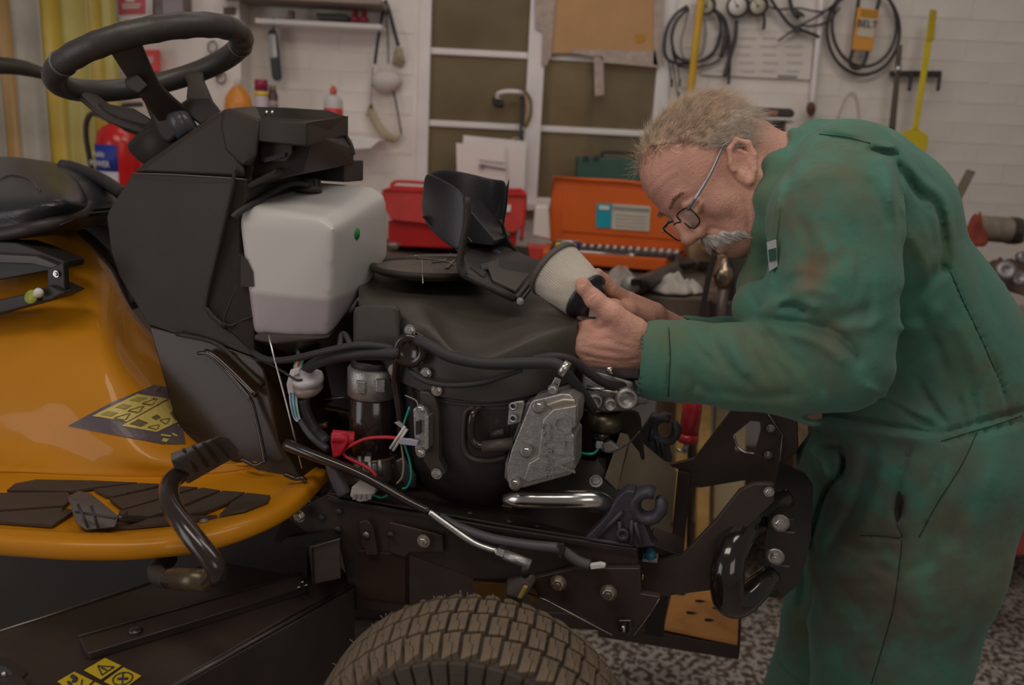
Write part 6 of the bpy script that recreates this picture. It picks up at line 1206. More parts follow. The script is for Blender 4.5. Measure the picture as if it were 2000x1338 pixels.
for k in range(60):
    t = 2*pi*k/60; add_tube(bm, [mt @ Vector((.0462*cos(t), .0462*sin(t), 0)), mt @ Vector((.0382*cos(t+.15), .0382*sin(t+.15), FL))], .0003, 4)
o = finish('wire_screen', bmf(bm), mat('screen_wire', (.75, .70, .63), .4, .3), af); o['kind'] = 'stuff'
lathe('rubber_end', [(.034, -.007), (.0475, -.006), (.0485, -.001), (.0475, .003), (.04, .004)], fa, fd, mat('rubber_grey_black', (.10, .085, .075), .6), af, seg=48)
lathe('rubber_end', [(.036, -.004), (.0385, -.002), (.0385, .004), (.033, .007), (.027, .012), (.024, .020), (.016, .022), (.014, .014)], fb, fd, mat('rubber_blue_black', (.03, .027, .036), .3), af, seg=48)
slab_c = fb+fd*.03; box('foil_tag', W(1160, 607, 1.215), (.014, .002, .018), mat('foil_white', (.55, .52, .42), .4), af, bevel=.0005)
# ================= the mechanic =================
skin = mat('skin', (.70, .365, .28), .48, var=.14, vs_=22, bump=.35, bs=260, sub=.12)
skin.node_tree.nodes['Principled BSDF'].inputs['Subsurface Scale'].default_value = .006
man = thing('person', 'grey haired man in glasses and green work coverall bending over the engine', 'person', (.75, 1.42, 0))
def v3(p): return (p[0], p[1], p[2])
def Wl(*pts): return [tuple(W(*p)) for p in pts]
# ---- head frame ----
HC = W(1437, 314, 1.36)
HU = (-RT*.77+UP*.64).normalized(); hf0 = (-RT*.64-UP*.77).normalized(); hs0 = HU.cross(hf0)
YA = radians(11); HF = (hf0*cos(YA)+hs0*sin(YA)).normalized(); HS = HU.cross(HF).normalized()
if HS.dot(FW) > 0: HS = -HS
def H(f, u, s=0): return tuple(HC+HF*f+HU*u+HS*s)
HR = [[HF[i], HU[i], HS[i]] for i in range(3)]
ctr = A(H(.03, .01)); sd = SDF(ctr-.165, ctr+.165, .0022)
e = lambda f, u, s, rf, ru, rs, k=.015, op='add': sd.ell(H(f, u, s), (rf, ru, rs), HR, k, op)
e(.030, .042, 0, .102, .088, .078, 0); e(.066, .055, 0, .068, .068, .066, .02)
e(.064, -.008, 0, .062, .072, .060, .02); e(.094, .022, 0, .040, .032, .052, .012)
e(.120, .034, 0, .018, .012, .044, .012)
for s in (-1, 1):
    e(.088, -.016, .044*s, .030, .024, .020, .014)
    sd.chain([H(.035, -.045, .056*s), H(.068, -.072, .046*s), H(.100, -.086, .020*s)], [.020, .020, .020], .022)
    e(.055, -.035, .050*s, .036, .034, .016, .015)
    e(.133, .010, .034*s, .016, .013, .018, .008, 'sub')
    e(.114, .008, .033*s, .0135, .0125, .0155, .002)
    sd.chain([H(.127, .018, .020*s), H(.129, .019, .036*s), H(.118, .012, .050*s)], [.004, .0045, .003], .005)
    sd.chain([H(.127, .002, .022*s), H(.127, .000, .036*s), H(.116, .003, .047*s)], [.003, .0035, .003], .005)
e(.104, -.054, 0, .030, .034, .034, .014); e(.103, -.086, 0, .022, .018, .025, .012); e(.085, -.05, 0, .04, .05, .05, .02)
sd.chain([H(.128, .022), H(.141, .002), H(.151, -.018)], [.0085, .0095, .0125], .010)
for s in (-1, 1): e(.136, -.025, .0125*s, .013, .009, .0085, .005)
for s in (-1, 1): sd.cap(H(.141, -.034, .006*s), H(.138, -.026, .007*s), .004, .003, .003, 'sub')
sd.chain([H(.131, -.053, -.018), H(.136, -.051, 0), H(.131, -.053, .018)], [.004, .006, .004], .005)
sd.chain([H(.124, -.069, -.016), H(.1295, -.068, 0), H(.124, -.069, .016)], [.005, .007, .005], .006)
sd.chain([H(.132, -.061, -.02), H(.139, -.060, 0), H(.132, -.061, .02)], [.002, .0025, .002], .003, 'sub')
# ears
for s in (-1, 1):
    EU = (HU*.86-HF*.50).normalized(); EF = (HF*.86+HU*.50).normalized()
    def E(f, u, d): return tuple(HC+HF*.044-HU*.003+EF*f+EU*u+HS*(s*(.071+d)))
    er = [[EF[i], EU[i], HS[i]] for i in range(3)]
    sd.ell(E(-.004, 0, .004), (.019, .033, .008), er, .008)
    sd.chain([E(.014, .008, .010), E(.010, .026, .013), E(-.004, .034, .015), E(-.018, .024, .017), E(-.021, .004, .016), E(-.014, -.016, .013), E(-.004, -.029, .008)], [.004, .004, .0045, .0048, .0045, .0045, .006], .004)
    sd.ell(E(.002, -.002, .015), (.008, .014, .008), er, .004, 'sub'); sd.ell(E(-.004, .018, .016), (.008, .009, .006), er, .004, 'sub')
    sd.chain([E(-.012, -.008, .013), E(-.011, .010, .013), E(-.004, .020, .012)], [.003, .0035, .003], .003)
    sd.cap(E(.014, -.006, .008), E(.015, .004, .008), .004, .004, .004)
# neck inside the head grid and beyond
nk = [H(-.015, -.02, 0), H(-.035, -.085, 0), H(-.05, -.16, 0)]
sd.chain([nk[0], nk[1], nk[2]], [.060, .057, .062], .035); sd.chain([H(.065, -.080, .0), H(.03, -.12, 0)], [.034, .046], .03)
sd.folds([([(1374, 452), (1392, 446), (1412, 452), (1438, 474)], 5, .0028), ([(1332, 415), (1342, 424), (1356, 428)], 4, .002), ([(1452, 385), (1462, 420), (1462, 455)], 5, .002), ([(1470, 380), (1478, 420), (1476, 460)], 5, .002), ([(1484, 350), (1492, 400), (1488, 450)], 5, .002),
          ([(1425, 420), (1442, 445), (1448, 475)], 6, .002), ([(1275, 395), (1300, 360), (1330, 340)], 4, .0010), ([(1265, 372), (1290, 345), (1315, 328)], 4, .0010)], 1.5)
hm_ = sd.mesh('head')
# ---- hands (fine grid each) ----
def hand(fn, lo, hi, h=.0017):
    s = SDF(lo, hi, h); fn(s); return s.mesh('hand')
def near_hand(s):
    P = lambda x, y, Y: tuple(W(x, y, Y))
    s.chain([P(1330, 690, 1.20), P(1275, 682, 1.195), P(1245, 675, 1.195)], [.030, .028, .026], 0)
    for a, b in (((1240, 655, 1.19), (1150, 642, 1.215)), ((1245, 668, 1.19), (1144, 662, 1.20)), ((1248, 685, 1.19), (1146, 682, 1.195)), ((1252, 696, 1.195), (1156, 698, 1.20))):
        s.cap(P(*a), P(*b), .019, .0145, .014)
    s.ell(P(1215, 650, 1.205), (.032, .024, .028), None, .016)
    s.ell(P(1190, 688, 1.215), (.034, .026, .020), None, .012)
    for js in ([(1150, 642, 1.215), (1126, 640, 1.238), (1120, 634, 1.265), (1128, 628, 1.28)], [(1144, 662, 1.20), (1112, 660, 1.225), (1104, 654, 1.255), (1112, 648, 1.275)], [(1146, 682, 1.195), (1112, 680, 1.22), (1102, 672, 1.25), (1112, 664, 1.27)], [(1156, 698, 1.20), (1124, 702, 1.218), (1112, 696, 1.243), (1122, 688, 1.262)]):
        s.chain([P(*j) for j in js], [.0128, .0108, .0095, .0085], .004)
    s.chain([P(1236, 646, 1.185), P(1196, 612, 1.182), P(1160, 584, 1.185), P(1137, 556, 1.19)], [.021, .0145, .0122, .0100], .010)
    s.ell(P(1139, 560, 1.186), (.0105, .0105, .0125), None, .005)
    s.cap(P(1180, 628, 1.195), P(1215, 640, 1.19), .012, .016, .012)
    nl = W(1133, 549, 1.176); s.ell(tuple(nl), (.007, .004, .008), None, .002, 'sub')
    s.folds([([(1143, 588), (1156, 576), (1166, 572)], 3, .0011), ([(1150, 594), (1162, 583), (1170, 576)], 3, .0010), ([(1195, 628), (1180, 640), (1150, 646)], 6, .0020), ([(1130, 655), (1170, 664), (1205, 660)], 5, .0012), ([(1130, 690), (1165, 700), (1215, 706), (1250, 700)], 4, .0022), ([(1130, 674), (1170, 684), (1210, 690)], 5, .0016),
             ([(1150, 706), (1190, 712), (1240, 712)], 3, .0014), ([(1185, 652), (1215, 668), (1245, 676)], 5, -.0012), ([(1170, 672), (1205, 680), (1240, 686)], 5, -.0010), ([(1205, 610), (1225, 640), (1235, 668)], 4, .0010), ([(1128, 668), (1140, 668), (1150, 670)], 4, .0014)], 1.23)
a0, a1 = A(W(1090, 545, 1.16)), A(W(1335, 720, 1.16)); h1_ = hand(near_hand, (a0[0]-.01, 1.135, a1[2]-.035), (a1[0]+.01, 1.31, a0[2]+.04))
def far_hand(s):
    P = lambda x, y, Y: tuple(W(x, y, Y))
    s.chain([P(1350, 665, 1.40), P(1300, 640, 1.375), P(1275, 625, 1.365)], [.028, .028, .026], 0)
    for a, b in (((1275, 612, 1.35), (1228, 586, 1.33)), ((1275, 622, 1.36), (1226, 598, 1.35)), ((1275, 632, 1.37), (1226, 612, 1.365)), ((1275, 642, 1.37), (1230, 625, 1.372))): s.cap(P(*a), P(*b), .019, .0135, .012)
    for js in ([(1228, 586, 1.33), (1196, 566, 1.315), (1178, 546, 1.308), (1167, 534, 1.300)], [(1226, 598, 1.35), (1190, 582, 1.338), (1166, 566, 1.328), (1150, 556, 1.318)], [(1226, 612, 1.365), (1188, 598, 1.355), (1160, 586, 1.34), (1146, 578, 1.325)], [(1230, 625, 1.372), (1196, 618, 1.362), (1172, 610, 1.348), (1160, 602, 1.334)]):
        s.chain([P(*j) for j in js], [.0122, .0108, .0098, .0085], .004)
    s.chain([P(1262, 620, 1.335), P(1226, 606, 1.305), P(1200, 600, 1.288), P(1182, 592, 1.275)], [.018, .0135, .0115, .0098], .008)
    s.folds([([(1176, 556), (1186, 548)], 3, .001), ([(1200, 576), (1208, 562)], 3, .001)], 1.4)
a0, a1 = A(W(1140, 525, 1.3)), A(W(1360, 680, 1.38)); h2_ = hand(far_hand, (a0[0]-.02, 1.25, a1[2]-.03), (a1[0]+.02, 1.44, a0[2]+.03), .002)
# ---- body under the clothes: torso, arms, legs; one mesh with head and hands ----
SP = [(1560, 400, 1.40), (1650, 420, 1.40), (1735, 560, 1.42), (1795, 750, 1.43), (1805, 900, 1.43)]
bs = SDF((.1, 1.0, .05), (1.1, 1.8, 1.66), .011)
bs.chain([A(nk[1]), A(nk[2]), A(W(*SP[0]))], [.056, .060, .07], .02); bs.chain(Wl(*SP), [.08, .12, .125, .125, .13], .05)
arm1 = [(1625, 380, 1.26), (1640, 560, 1.17), (1645, 705, 1.13), (1450, 706, 1.15), (1320, 690, 1.20)]
arm2 = [(1560, 440, 1.56), (1540, 560, 1.60), (1530, 690, 1.56), (1420, 680, 1.46), (1345, 662, 1.40)]
bs.chain(Wl(*arm1), [.065, .05, .04, .036, .028], .02); bs.chain(Wl(*arm2), [.065, .05, .04, .036, .028], .02)
leg1 = [tuple(W(1790, 930, 1.34)), tuple(W(1740, 1250, 1.32)), (.69, 1.33, .48), (.68, 1.35, .12)]
leg2 = [tuple(W(1760, 930, 1.52)), tuple(W(1655, 1220, 1.52)), tuple(W(1612, 1338, 1.52)), (.58, 1.55, .12)]
for L_ in (leg1, leg2): bs.chain(L_, [.10, .08, .06, .045], .02)
bm_ = bs.mesh('body')
def join(name, mes, m, parent):
    bm = bmesh.new()
    for q in mes: bm.from_mesh(q)
    me = bpy.data.meshes.new(name); bm.to_mesh(me); bm.free(); return finish(name, me, m, parent)
body = join('body', [hm_, h1_, h2_, bm_], skin, man)
sm = body.modifiers.new('sm', 'SMOOTH'); sm.factor = .5; sm.iterations = 2
# ---- coverall ----
cvm = bpy.data.materials.new('green_workwear'); cvm.use_nodes = True; n = cvm.node_tree.nodes; L = cvm.node_tree.links; b = n['Principled BSDF']
b.inputs['Roughness'].default_value = .85; b.inputs['Sheen Weight'].default_value = .15; b.inputs['Specular IOR Level'].default_value = .25
tc = n.new('ShaderNodeTexCoord')
def nz(sc, det=4): q = n.new('ShaderNodeTexNoise'); q.inputs['Scale'].default_value = sc; q.inputs['Detail'].default_value = det; L.new(tc.outputs['Object'], q.inputs['Vector']); return q
def ramp(src, p0, p1, c0, c1): q = n.new('ShaderNodeValToRGB'); q.color_ramp.elements[0].position = p0; q.color_ramp.elements[1].position = p1; q.color_ramp.elements[0].color = c0; q.color_ramp.elements[1].color = c1; L.new(src, q.inputs[0]); return q
def mixc(f, a, bb):
    q = n.new('ShaderNodeMix'); q.data_type = 'RGBA'; L.new(f, q.inputs[0]); L.new(a, q.inputs[6]); q.inputs[7].default_value = bb; return q
base = ramp(nz(3).outputs['Fac'], .3, .7, (.062, .190, .140, 1), (.095, .240, .175, 1))
blk, wht = (0, 0, 0, 1), (1, 1, 1, 1)
st1 = ramp(nz(6, 6).outputs['Fac'], .50, .72, blk, wht); m1 = mixc(st1.outputs[0], base.outputs[0], (.125, .145, .080, 1))
# grime gathers on the sleeve, the cuff and the thigh pocket: round masks around those places
def blob(p, r):
    v = n.new('ShaderNodeVectorMath'); v.operation = 'DISTANCE'; g_ = n.new('ShaderNodeNewGeometry'); L.new(g_.outputs['Position'], v.inputs[0]); v.inputs[1].default_value = p
    q = n.new('ShaderNodeMapRange'); q.inputs[1].default_value = r; q.inputs[2].default_value = r*.3; L.new(v.outputs['Value'], q.inputs[0]); return q
cur = m1
for (x, y, Y), r, c in (((1590, 430, 1.13), .11, (.17, .13, .085, 1)), ((1600, 520, 1.08), .07, (.20, .13, .08, 1)), ((1600, 300, 1.2), .10, (.13, .11, .06, 1)), ((1460, 680, 1.08), .07, (.17, .13, .085, 1)), ((1640, 640, 1.06), .06, (.17, .13, .085, 1)), ((1950, 760, 1.25), .10, (.10, .085, .045, 1)), ((1690, 1000, 1.22), .30, (.12, .11, .085, 1)), ((1620, 900, 1.25), .12, (.09, .09, .07, 1)), ((1750, 1230, 1.22), .2, (.10, .105, .085, 1)), ((1700, 1120, 1.2), .26, (.12, .11, .085, 1)), ((1640, 760, 1.08), .1, (.10, .13, .10, 1))):
    bl = blob(tuple(W(x, y, Y)), r); mm = n.new('ShaderNodeMath'); mm.operation = 'MULTIPLY'; L.new(bl.outputs[0], mm.inputs[0]); rn = ramp(nz(16, 8).outputs['Fac'], .38, .72, blk, wht); L.new(rn.outputs[0], mm.inputs[1])
    cur = mixc(mm.outputs[0], cur.outputs[2], c)
L.new(cur.outputs[2], b.inputs['Base Color'])
wv = nz(700, 2); bp_ = n.new('ShaderNodeBump'); bp_.inputs['Strength'].default_value = .25; bp_.inputs['Distance'].default_value = .001; L.new(wv.outputs['Fac'], bp_.inputs['Height'])
w2 = nz(24, 4); bp2 = n.new('ShaderNodeBump'); bp2.inputs['Strength'].default_value = .5; bp2.inputs['Distance'].default_value = .007; L.new(w2.outputs['Fac'], bp2.inputs['Height']); L.new(bp_.outputs[0], bp2.inputs['Normal']); L.new(bp2.outputs[0], b.inputs['Normal'])
cs_ = SDF((.16, .96, .50), (1.16, 1.78, 1.68), .0046)
# torso
for (x, y, Y), r in (((1640, 400, 1.40), (.128, .185)), ((1672, 480, 1.41), (.142, .19)), ((1738, 590, 1.42), (.150, .185)), ((1795, 700, 1.42), (.168, .185)), ((1812, 800, 1.42), (.168, .18)), ((1815, 900, 1.42), (.168, .18))):
    cs_.ell(tuple(W(x, y, Y)), (r[0], r[1], r[0]*1.02), None, .05)
cs_.ell(tuple(W(1640, 335, 1.38)), (.09, .16, .068), None, .04); cs_.ell(tuple(W(1745, 400, 1.42)), (.07, .14, .075), None, .05)
# near arm
cs_.chain(Wl((1650, 345, 1.27), (1628, 430, 1.19), (1632, 560, 1.15)), [.083, .088, .084], .016); cs_.chain(Wl((1632, 560, 1.15), (1640, 700, 1.125)), [.084, .070], .010)
cs_.chain(Wl((1640, 704, 1.125), (1560, 722, 1.13), (1440, 716, 1.15), (1340, 706, 1.175), (1290, 704, 1.19)), [.070, .066, .060, .057, .060], .012)
cs_.chain(Wl((1482, 600, 1.20), (1530, 620, 1.13), (1575, 640, 1.10)), [.012, .022, .016], .02)
cs_.chain(Wl((1475, 560, 1.32), (1480, 600, 1.22), (1520, 590, 1.18)), [.03, .03, .03], .03)
# far arm
cs_.chain(Wl((1585, 420, 1.54), (1560, 560, 1.58), (1545, 690, 1.55), (1420, 682, 1.46), (1342, 668, 1.405)), [.085, .075, .062, .052, .046], .03)
# legs
cs_.chain([tuple(W(1800, 900, 1.34)), tuple(W(1765, 1080, 1.33)), tuple(W(1740, 1250, 1.32)), (.69, 1.33, .48)], [.160, .150, .126, .112], .04)
cs_.chain([tuple(W(1740, 900, 1.52)), tuple(W(1690, 1080, 1.52)), tuple(W(1655, 1220, 1.52)), tuple(W(1612, 1338, 1.52)), (.58, 1.55, .12)], [.145, .135, .120, .108, .09], .03)
cs_.chain(Wl((1600, 900, 1.42), (1640, 1020, 1.42)), [.04, .05], .05)
# collar
cs_.chain(Wl((1590, 262, 1.40), (1545, 285, 1.34), (1515, 330, 1.295), (1502, 390, 1.27), (1496, 450, 1.275), (1480, 530, 1.30)), [.018, .021, .021, .021, .020, .022], .024)
cs_.chain(Wl((1590, 262, 1.40), (1560, 300, 1.46), (1530, 360, 1.49), (1500, 430, 1.46), (1485, 520, 1.36)), [.018]*5, .012)
cs_.cap(A(nk[0]), A(nk[0])*.45+A(nk[2])*.55, .064, .060, .014, 'sub')
# cuff opening
ca, cb2 = A(W(1262, 702, 1.195)), A(W(1300, 704, 1.19)); dcu = (ca-cb2)/np.linalg.norm(ca-cb2)
cs_.plane(A(W(1257, 702, 1.195)), (-1, -.10, .06)) if 0 else None
cs_.cap(A(W(1235, 700, 1.197)), A(W(1288, 703, 1.19)), .050, .046, .004, 'sub')
cs_.cap(tuple(W(1310, 655, 1.385)), tuple(W(1345, 668, 1.405)), .036, .034, .004, 'sub')
FO = [([(1600, 268), (1650, 276), (1700, 292), (1748, 300)], 6, .005), ([(1748, 300), (1755, 340), (1757, 400), (1756, 450)], 6, .006), ([(1716, 300), (1735, 330), (1742, 420)], 8, -.004), ([(1560, 420), (1580, 480), (1575, 540)], 10, .0035), ([(1600, 450), (1625, 520), (1620, 600)], 12, -.004), ([(1660, 420), (1680, 500), (1672, 590)], 9, .004), ([(1530, 560), (1560, 540), (1600, 545)], 8, .005), ([(1540, 580), (1585, 566), (1640, 580)], 9, -.005), ([(1600, 640), (1650, 620), (1700, 600)], 10, .004), ([(1640, 640), (1690, 640), (1725, 620)], 10, -.004),
      ([(1400, 760), (1470, 775), (1560, 770)], 10, .004), ([(1500, 690), (1540, 740), (1550, 785)], 8, .005), ([(1350, 700), (1360, 740), (1350, 780)], 7, .003), ([(1570, 690), (1600, 730), (1605, 775)], 9, .005), ([(1800, 400), (1820, 450), (1825, 500)], 8, .004), ([(1770, 450), (1800, 500), (1810, 560)], 12, -.005), ([(1790, 600), (1830, 680), (1850, 740)], 12, .005), ([(1860, 620), (1900, 700), (1920, 760)], 14, -.004),
      ([(1880, 450), (1915, 540), (1950, 640)], 12, .003), ([(1830, 870), (1825, 960), (1800, 1060)], 9, .004), ([(1870, 890), (1880, 980), (1860, 1080)], 12, .004), ([(1700, 1100), (1760, 1120), (1830, 1090)], 12, .004), ([(1640, 1060), (1700, 1080), (1750, 1070)], 10, .004), ([(1600, 1120), (1650, 1140), (1720, 1135)], 9, .005), ([(1620, 1290), (1680, 1270), (1730, 1280)], 10, .004), ([(1760, 1180), (1800, 1240), (1810, 1320)], 12, .004),
      ([(1462, 560), (1475, 590), (1490, 600)], 4, .004), ([(1845, 852), (1850, 866)], 4, .005), ([(1870, 846), (1876, 862)], 4, .005), ([(1895, 840), (1900, 856)], 4, .005), ([(1920, 834), (1925, 850)], 4, .005), ([(1945, 826), (1950, 842)], 4, .005), ([(1970, 818), (1975, 834)], 4, .005), ([(1600, 262), (1660, 272), (1715, 290), (1748, 300)], 7, .006), ([(1672, 282), (1710, 286), (1750, 290)], 8, -.006), ([(1690, 296), (1720, 300), (1748, 302)], 7, .005),
      ([(1752, 320), (1790, 375), (1832, 405), (1846, 470), (1850, 520)], 7, .007), ([(1760, 300), (1800, 352), (1842, 385), (1858, 450), (1856, 520)], 8, -.004), ([(1772, 335), (1800, 395), (1835, 425), (1838, 500), (1846, 540)], 6, .005), ([(1850, 520), (1880, 590), (1920, 670), (1950, 740), (1966, 780)], 3, .004),
      ([(1552, 320), (1538, 360), (1528, 410), (1520, 480), (1515, 560)], 8, .006), ([(1528, 360), (1518, 430), (1508, 510), (1500, 580)], 7, -.006),
      ([(1690, 345), (1720, 390), (1738, 450)], 12, .006), ([(1750, 590), (1790, 570), (1835, 530), (1850, 515)], 14, .008), ([(1752, 640), (1800, 640), (1845, 590)], 16, -.008), ([(1745, 700), (1790, 690), (1840, 660)], 14, .006),
      ([(1520, 600), (1550, 595), (1570, 605), (1562, 612)], 6, .012), ([(1485, 622), (1530, 628), (1590, 635), (1640, 655), (1672, 690), (1680, 715)], 8, .011), ([(1500, 600), (1540, 588), (1580, 596), (1600, 610)], 10, -.008), ([(1520, 650), (1580, 662), (1630, 690), (1650, 720)], 12, -.008),
      ([(1490, 640), (1520, 680), (1570, 720), (1600, 760)], 9, .007), ([(1450, 645), (1470, 690), (1500, 740)], 9, .006), ([(1385, 645), (1405, 690), (1440, 730), (1480, 765)], 7, .006), ([(1345, 650), (1370, 690), (1410, 720)], 6, .004), ([(1420, 650), (1440, 700), (1460, 740)], 10, -.005), ([(1300, 655), (1312, 650)], 4, .002),
      ([(1306, 640), (1308, 700), (1304, 770)], 3, .0035), ([(1297, 640), (1299, 700), (1296, 780)], 6, -.003), ([(1330, 720), (1360, 750), (1400, 775)], 9, .004),
      ([(1560, 360), (1600, 340), (1640, 345)], 14, -.004), ([(1560, 500), (1600, 520), (1660, 500)], 16, .004), ([(1545, 560), (1590, 590), (1650, 600)], 14, -.004), ([(1690, 500), (1700, 560), (1690, 640)], 12, .005),
      ([(1560, 812), (1640, 815), (1740, 832), (1832, 848)], 5, .012), ([(1550, 830), (1640, 835), (1740, 850), (1820, 860)], 12, -.012), ([(1832, 848), (1880, 836), (1940, 818), (2010, 800)], 6, .010), ([(1836, 866), (1890, 852), (1950, 836), (2010, 818)], 6, .006), ([(1700, 770), (1760, 800), (1830, 838)], 6, .010), ([(1680, 745), (1740, 790), (1820, 820)], 10, -.008), ([(1790, 740), (1820, 790), (1850, 830)], 6, .008), ([(1900, 760), (1905, 800), (1910, 830)], 6, .006), ([(1870, 770), (1880, 800), (1884, 832)], 5, .006),
      ([(1940, 700), (1958, 760), (1972, 812)], 4, .005), ([(1600, 880), (1640, 880), (1648, 920), (1620, 950), (1600, 1000), (1585, 1060), (1600, 1090)], 7, .016), ([(1640, 860), (1652, 890), (1640, 930)], 6, .012), ([(1575, 880), (1600, 900), (1610, 935)], 9, -.012), ([(1700, 870), (1680, 960), (1640, 1040), (1610, 1090)], 12, .008), ([(1730, 880), (1712, 960), (1680, 1040)], 12, -.006),
      ([(1780, 860), (1768, 900), (1752, 950), (1745, 990), (1752, 1020)], 4, .008), ([(1762, 960), (1758, 990), (1756, 1010)], 5, .014), ([(1752, 1024), (1762, 1052), (1720, 1048), (1680, 1046)], 3, .005), ([(1762, 1052), (1755, 1120), (1742, 1200), (1720, 1280), (1700, 1345)], 3, .005), ([(1905, 840), (1870, 930), (1820, 1000), (1790, 1060)], 3, .003), ([(1850, 870), (1830, 920), (1800, 970)], 10, .004),
      ([(1950, 900), (1900, 1000), (1830, 1110)], 22, -.006), ([(1580, 1130), (1640, 1170), (1700, 1180)], 16, .006), ([(1560, 1200), (1620, 1230), (1690, 1230)], 14, -.006), ([(1560, 1080), (1570, 1140), (1560, 1200)], 8, .010), ([(1800, 1100), (1850, 1060), (1920, 960)], 18, .005)]
cs_.folds(FO, 1.50)
lo_ = SDF((.36, 1.12, .06), (1.0, 1.75, .56), .010)
lo_.chain([tuple(W(1740, 1250, 1.32)), (.69, 1.33, .48), (.68, 1.35, .12)], [.126, .112, .09], .02); lo_.chain([tuple(W(1655, 1220, 1.52)), tuple(W(1612, 1338, 1.52)), (.58, 1.55, .12)], [.120, .108, .09], .02)
cov = join('coverall', [cs_.mesh('c'), lo_.mesh('c2')], cvm, man); sm = cov.modifiers.new('sm', 'SMOOTH'); sm.factor = .5; sm.iterations = 2
for (x, Y) in ((.67, 1.36), (.57, 1.57)):
    bm = bmesh.new(); add_hull(bm, [Vector((x+a, Y+b_, z)) for a, b_, z in ((-.20, -.04, 0), (-.20, .04, 0), (-.22, 0, .03), (-.17, -.04, .06), (-.17, .04, .06), (.07, -.045, 0), (.07, .045, 0), (.06, -.05, .13), (.06, .05, .13), (-.05, -.05, .13), (-.05, .05, .13))]); finish('boot', bmf(bm), dblack, man, bevel=.012, seg=3)
tcv = surf(cov)
thr = mat('dark_thread', (.018, .050, .040), .9)
for nm, pts in (('stitch_line', [(1762, 1054), (1756, 1110), (1744, 1190), (1722, 1270), (1702, 1336)]), ('stitch_line', [(1908, 845), (1880, 905), (1830, 985), (1795, 1050)]), ('stitch_line', [(1856, 530), (1880, 585), (1918, 665), (1948, 735)]), ('stitch_line', [(1600, 262), (1650, 268), (1700, 280)]), ('stitch_line', [(1306, 640), (1309, 700), (1305, 775)]), ('stitch_line', [(1752, 1026), (1760, 1050), (1720, 1047), (1680, 1046)]), ('stitch_line', [(1838, 862), (1890, 846), (1950, 828), (1996, 812)])):
    P = [hit(tcv, *tuple(q)[:2], .0004) for q in smoothpath([(x, y, 0) for x, y in pts], 8)]; P = [p for p in P if p]
    if len(P) > 3: tube(nm, P, .0008, thr, cov, n=0, seg=5)
yb = min((hit(tcv, x, y) or Vector((0, 9, 0))).y for x, y in ((1512, 480), (1514, 500), (1512, 520), (1506, 500)))-.004
bdg = slabW('badge', [(1498, 474), (1516, 468), (1519, 520), (1503, 530)], yb, .002, mat('badge_white', (.55, .55, .56), .6), cov)
slabW('badge_mark', [(1501, 488), (1516, 484), (1517, 508), (1503, 512)], yb-.0015, .001, mat('badge_dark', (.03, .10, .08), .6), cov)
decal('pocket_slit', tcv, [(1756, 958), (1764, 980), (1760, 1008), (1752, 1020), (1748, 998), (1751, 972)], mat('dark_lining', (.03, .02, .02), .8), cov, .002, .001, step=8)
# ---- hair ----
hairm = mat('grey_blond_hair', (.56, .39, .27), .5, var=.5, vs_=60)
hg = mat('grey_hair', (.58, .51, .44), .6, var=.3, vs_=60)
def hairline(f, s):
    a = abs(s)/.078
    return float(np.interp(f, [-.08, -.045, -.02, .0, .02, .035, .055, .075, .10, .125, .14], [-.055, -.045, -.035, -.02, .008, .024, .044, .080, .110, .118, .125]))
caps = SDF(ctr-.165, ctr+.165, .003)
for q in ((.030, .042, 0, .105, .091, .081), (.066, .055, 0, .070, .070, .068)): caps.ell(H(*q[:3]), q[3:], HR, .02)
X, Y_, Z = caps.X-HC.x, caps.Y-HC.y, caps.Z-HC.z
ff_ = X*HF.x+Y_*HF.y+Z*HF.z; uu_ = X*HU.x+Y_*HU.y+Z*HU.z
hl = np.interp(ff_, [-.08, -.045, -.02, .0, .02, .035, .055, .075, .10, .125], [-.050, -.040, -.028, -.01, .016, .032, .056, .094, .124, .14]).astype('f')
wob = .004*np.sin(ff_*300)+.003*np.sin(ff_*710)
caps.F = np.maximum(caps.F, hl+wob-uu_); hair = finish('hair', caps.mesh('hair'), hairm, man)
rr = random.Random(11); bm = bmesh.new(); bm2 = bmesh.new()
def strand(bm, p, d, ln, w, curl):
    nrm = (p-HC).normalized(); P = []
    for i in range(4):
        t = i/3; P.append(p+(d*t+nrm*(.25*t*(1-.6*t)))*ln+Vector(curl)*(t*t*ln))
    sd_ = d.cross(nrm).normalized()
    vs2 = [(bm.verts.new(q-sd_*w*(1-i/3.2)), bm.verts.new(q+sd_*w*(1-i/3.2)), bm.verts.new(q+nrm*w*(1-i/3.2))) for i, q in enumerate(P)]
    for a, b2 in zip(vs2, vs2[1:]):
        for k in range(3): bm.faces.new((a[k], a[(k+1) % 3], b2[(k+1) % 3], b2[k]))
cnt = 0
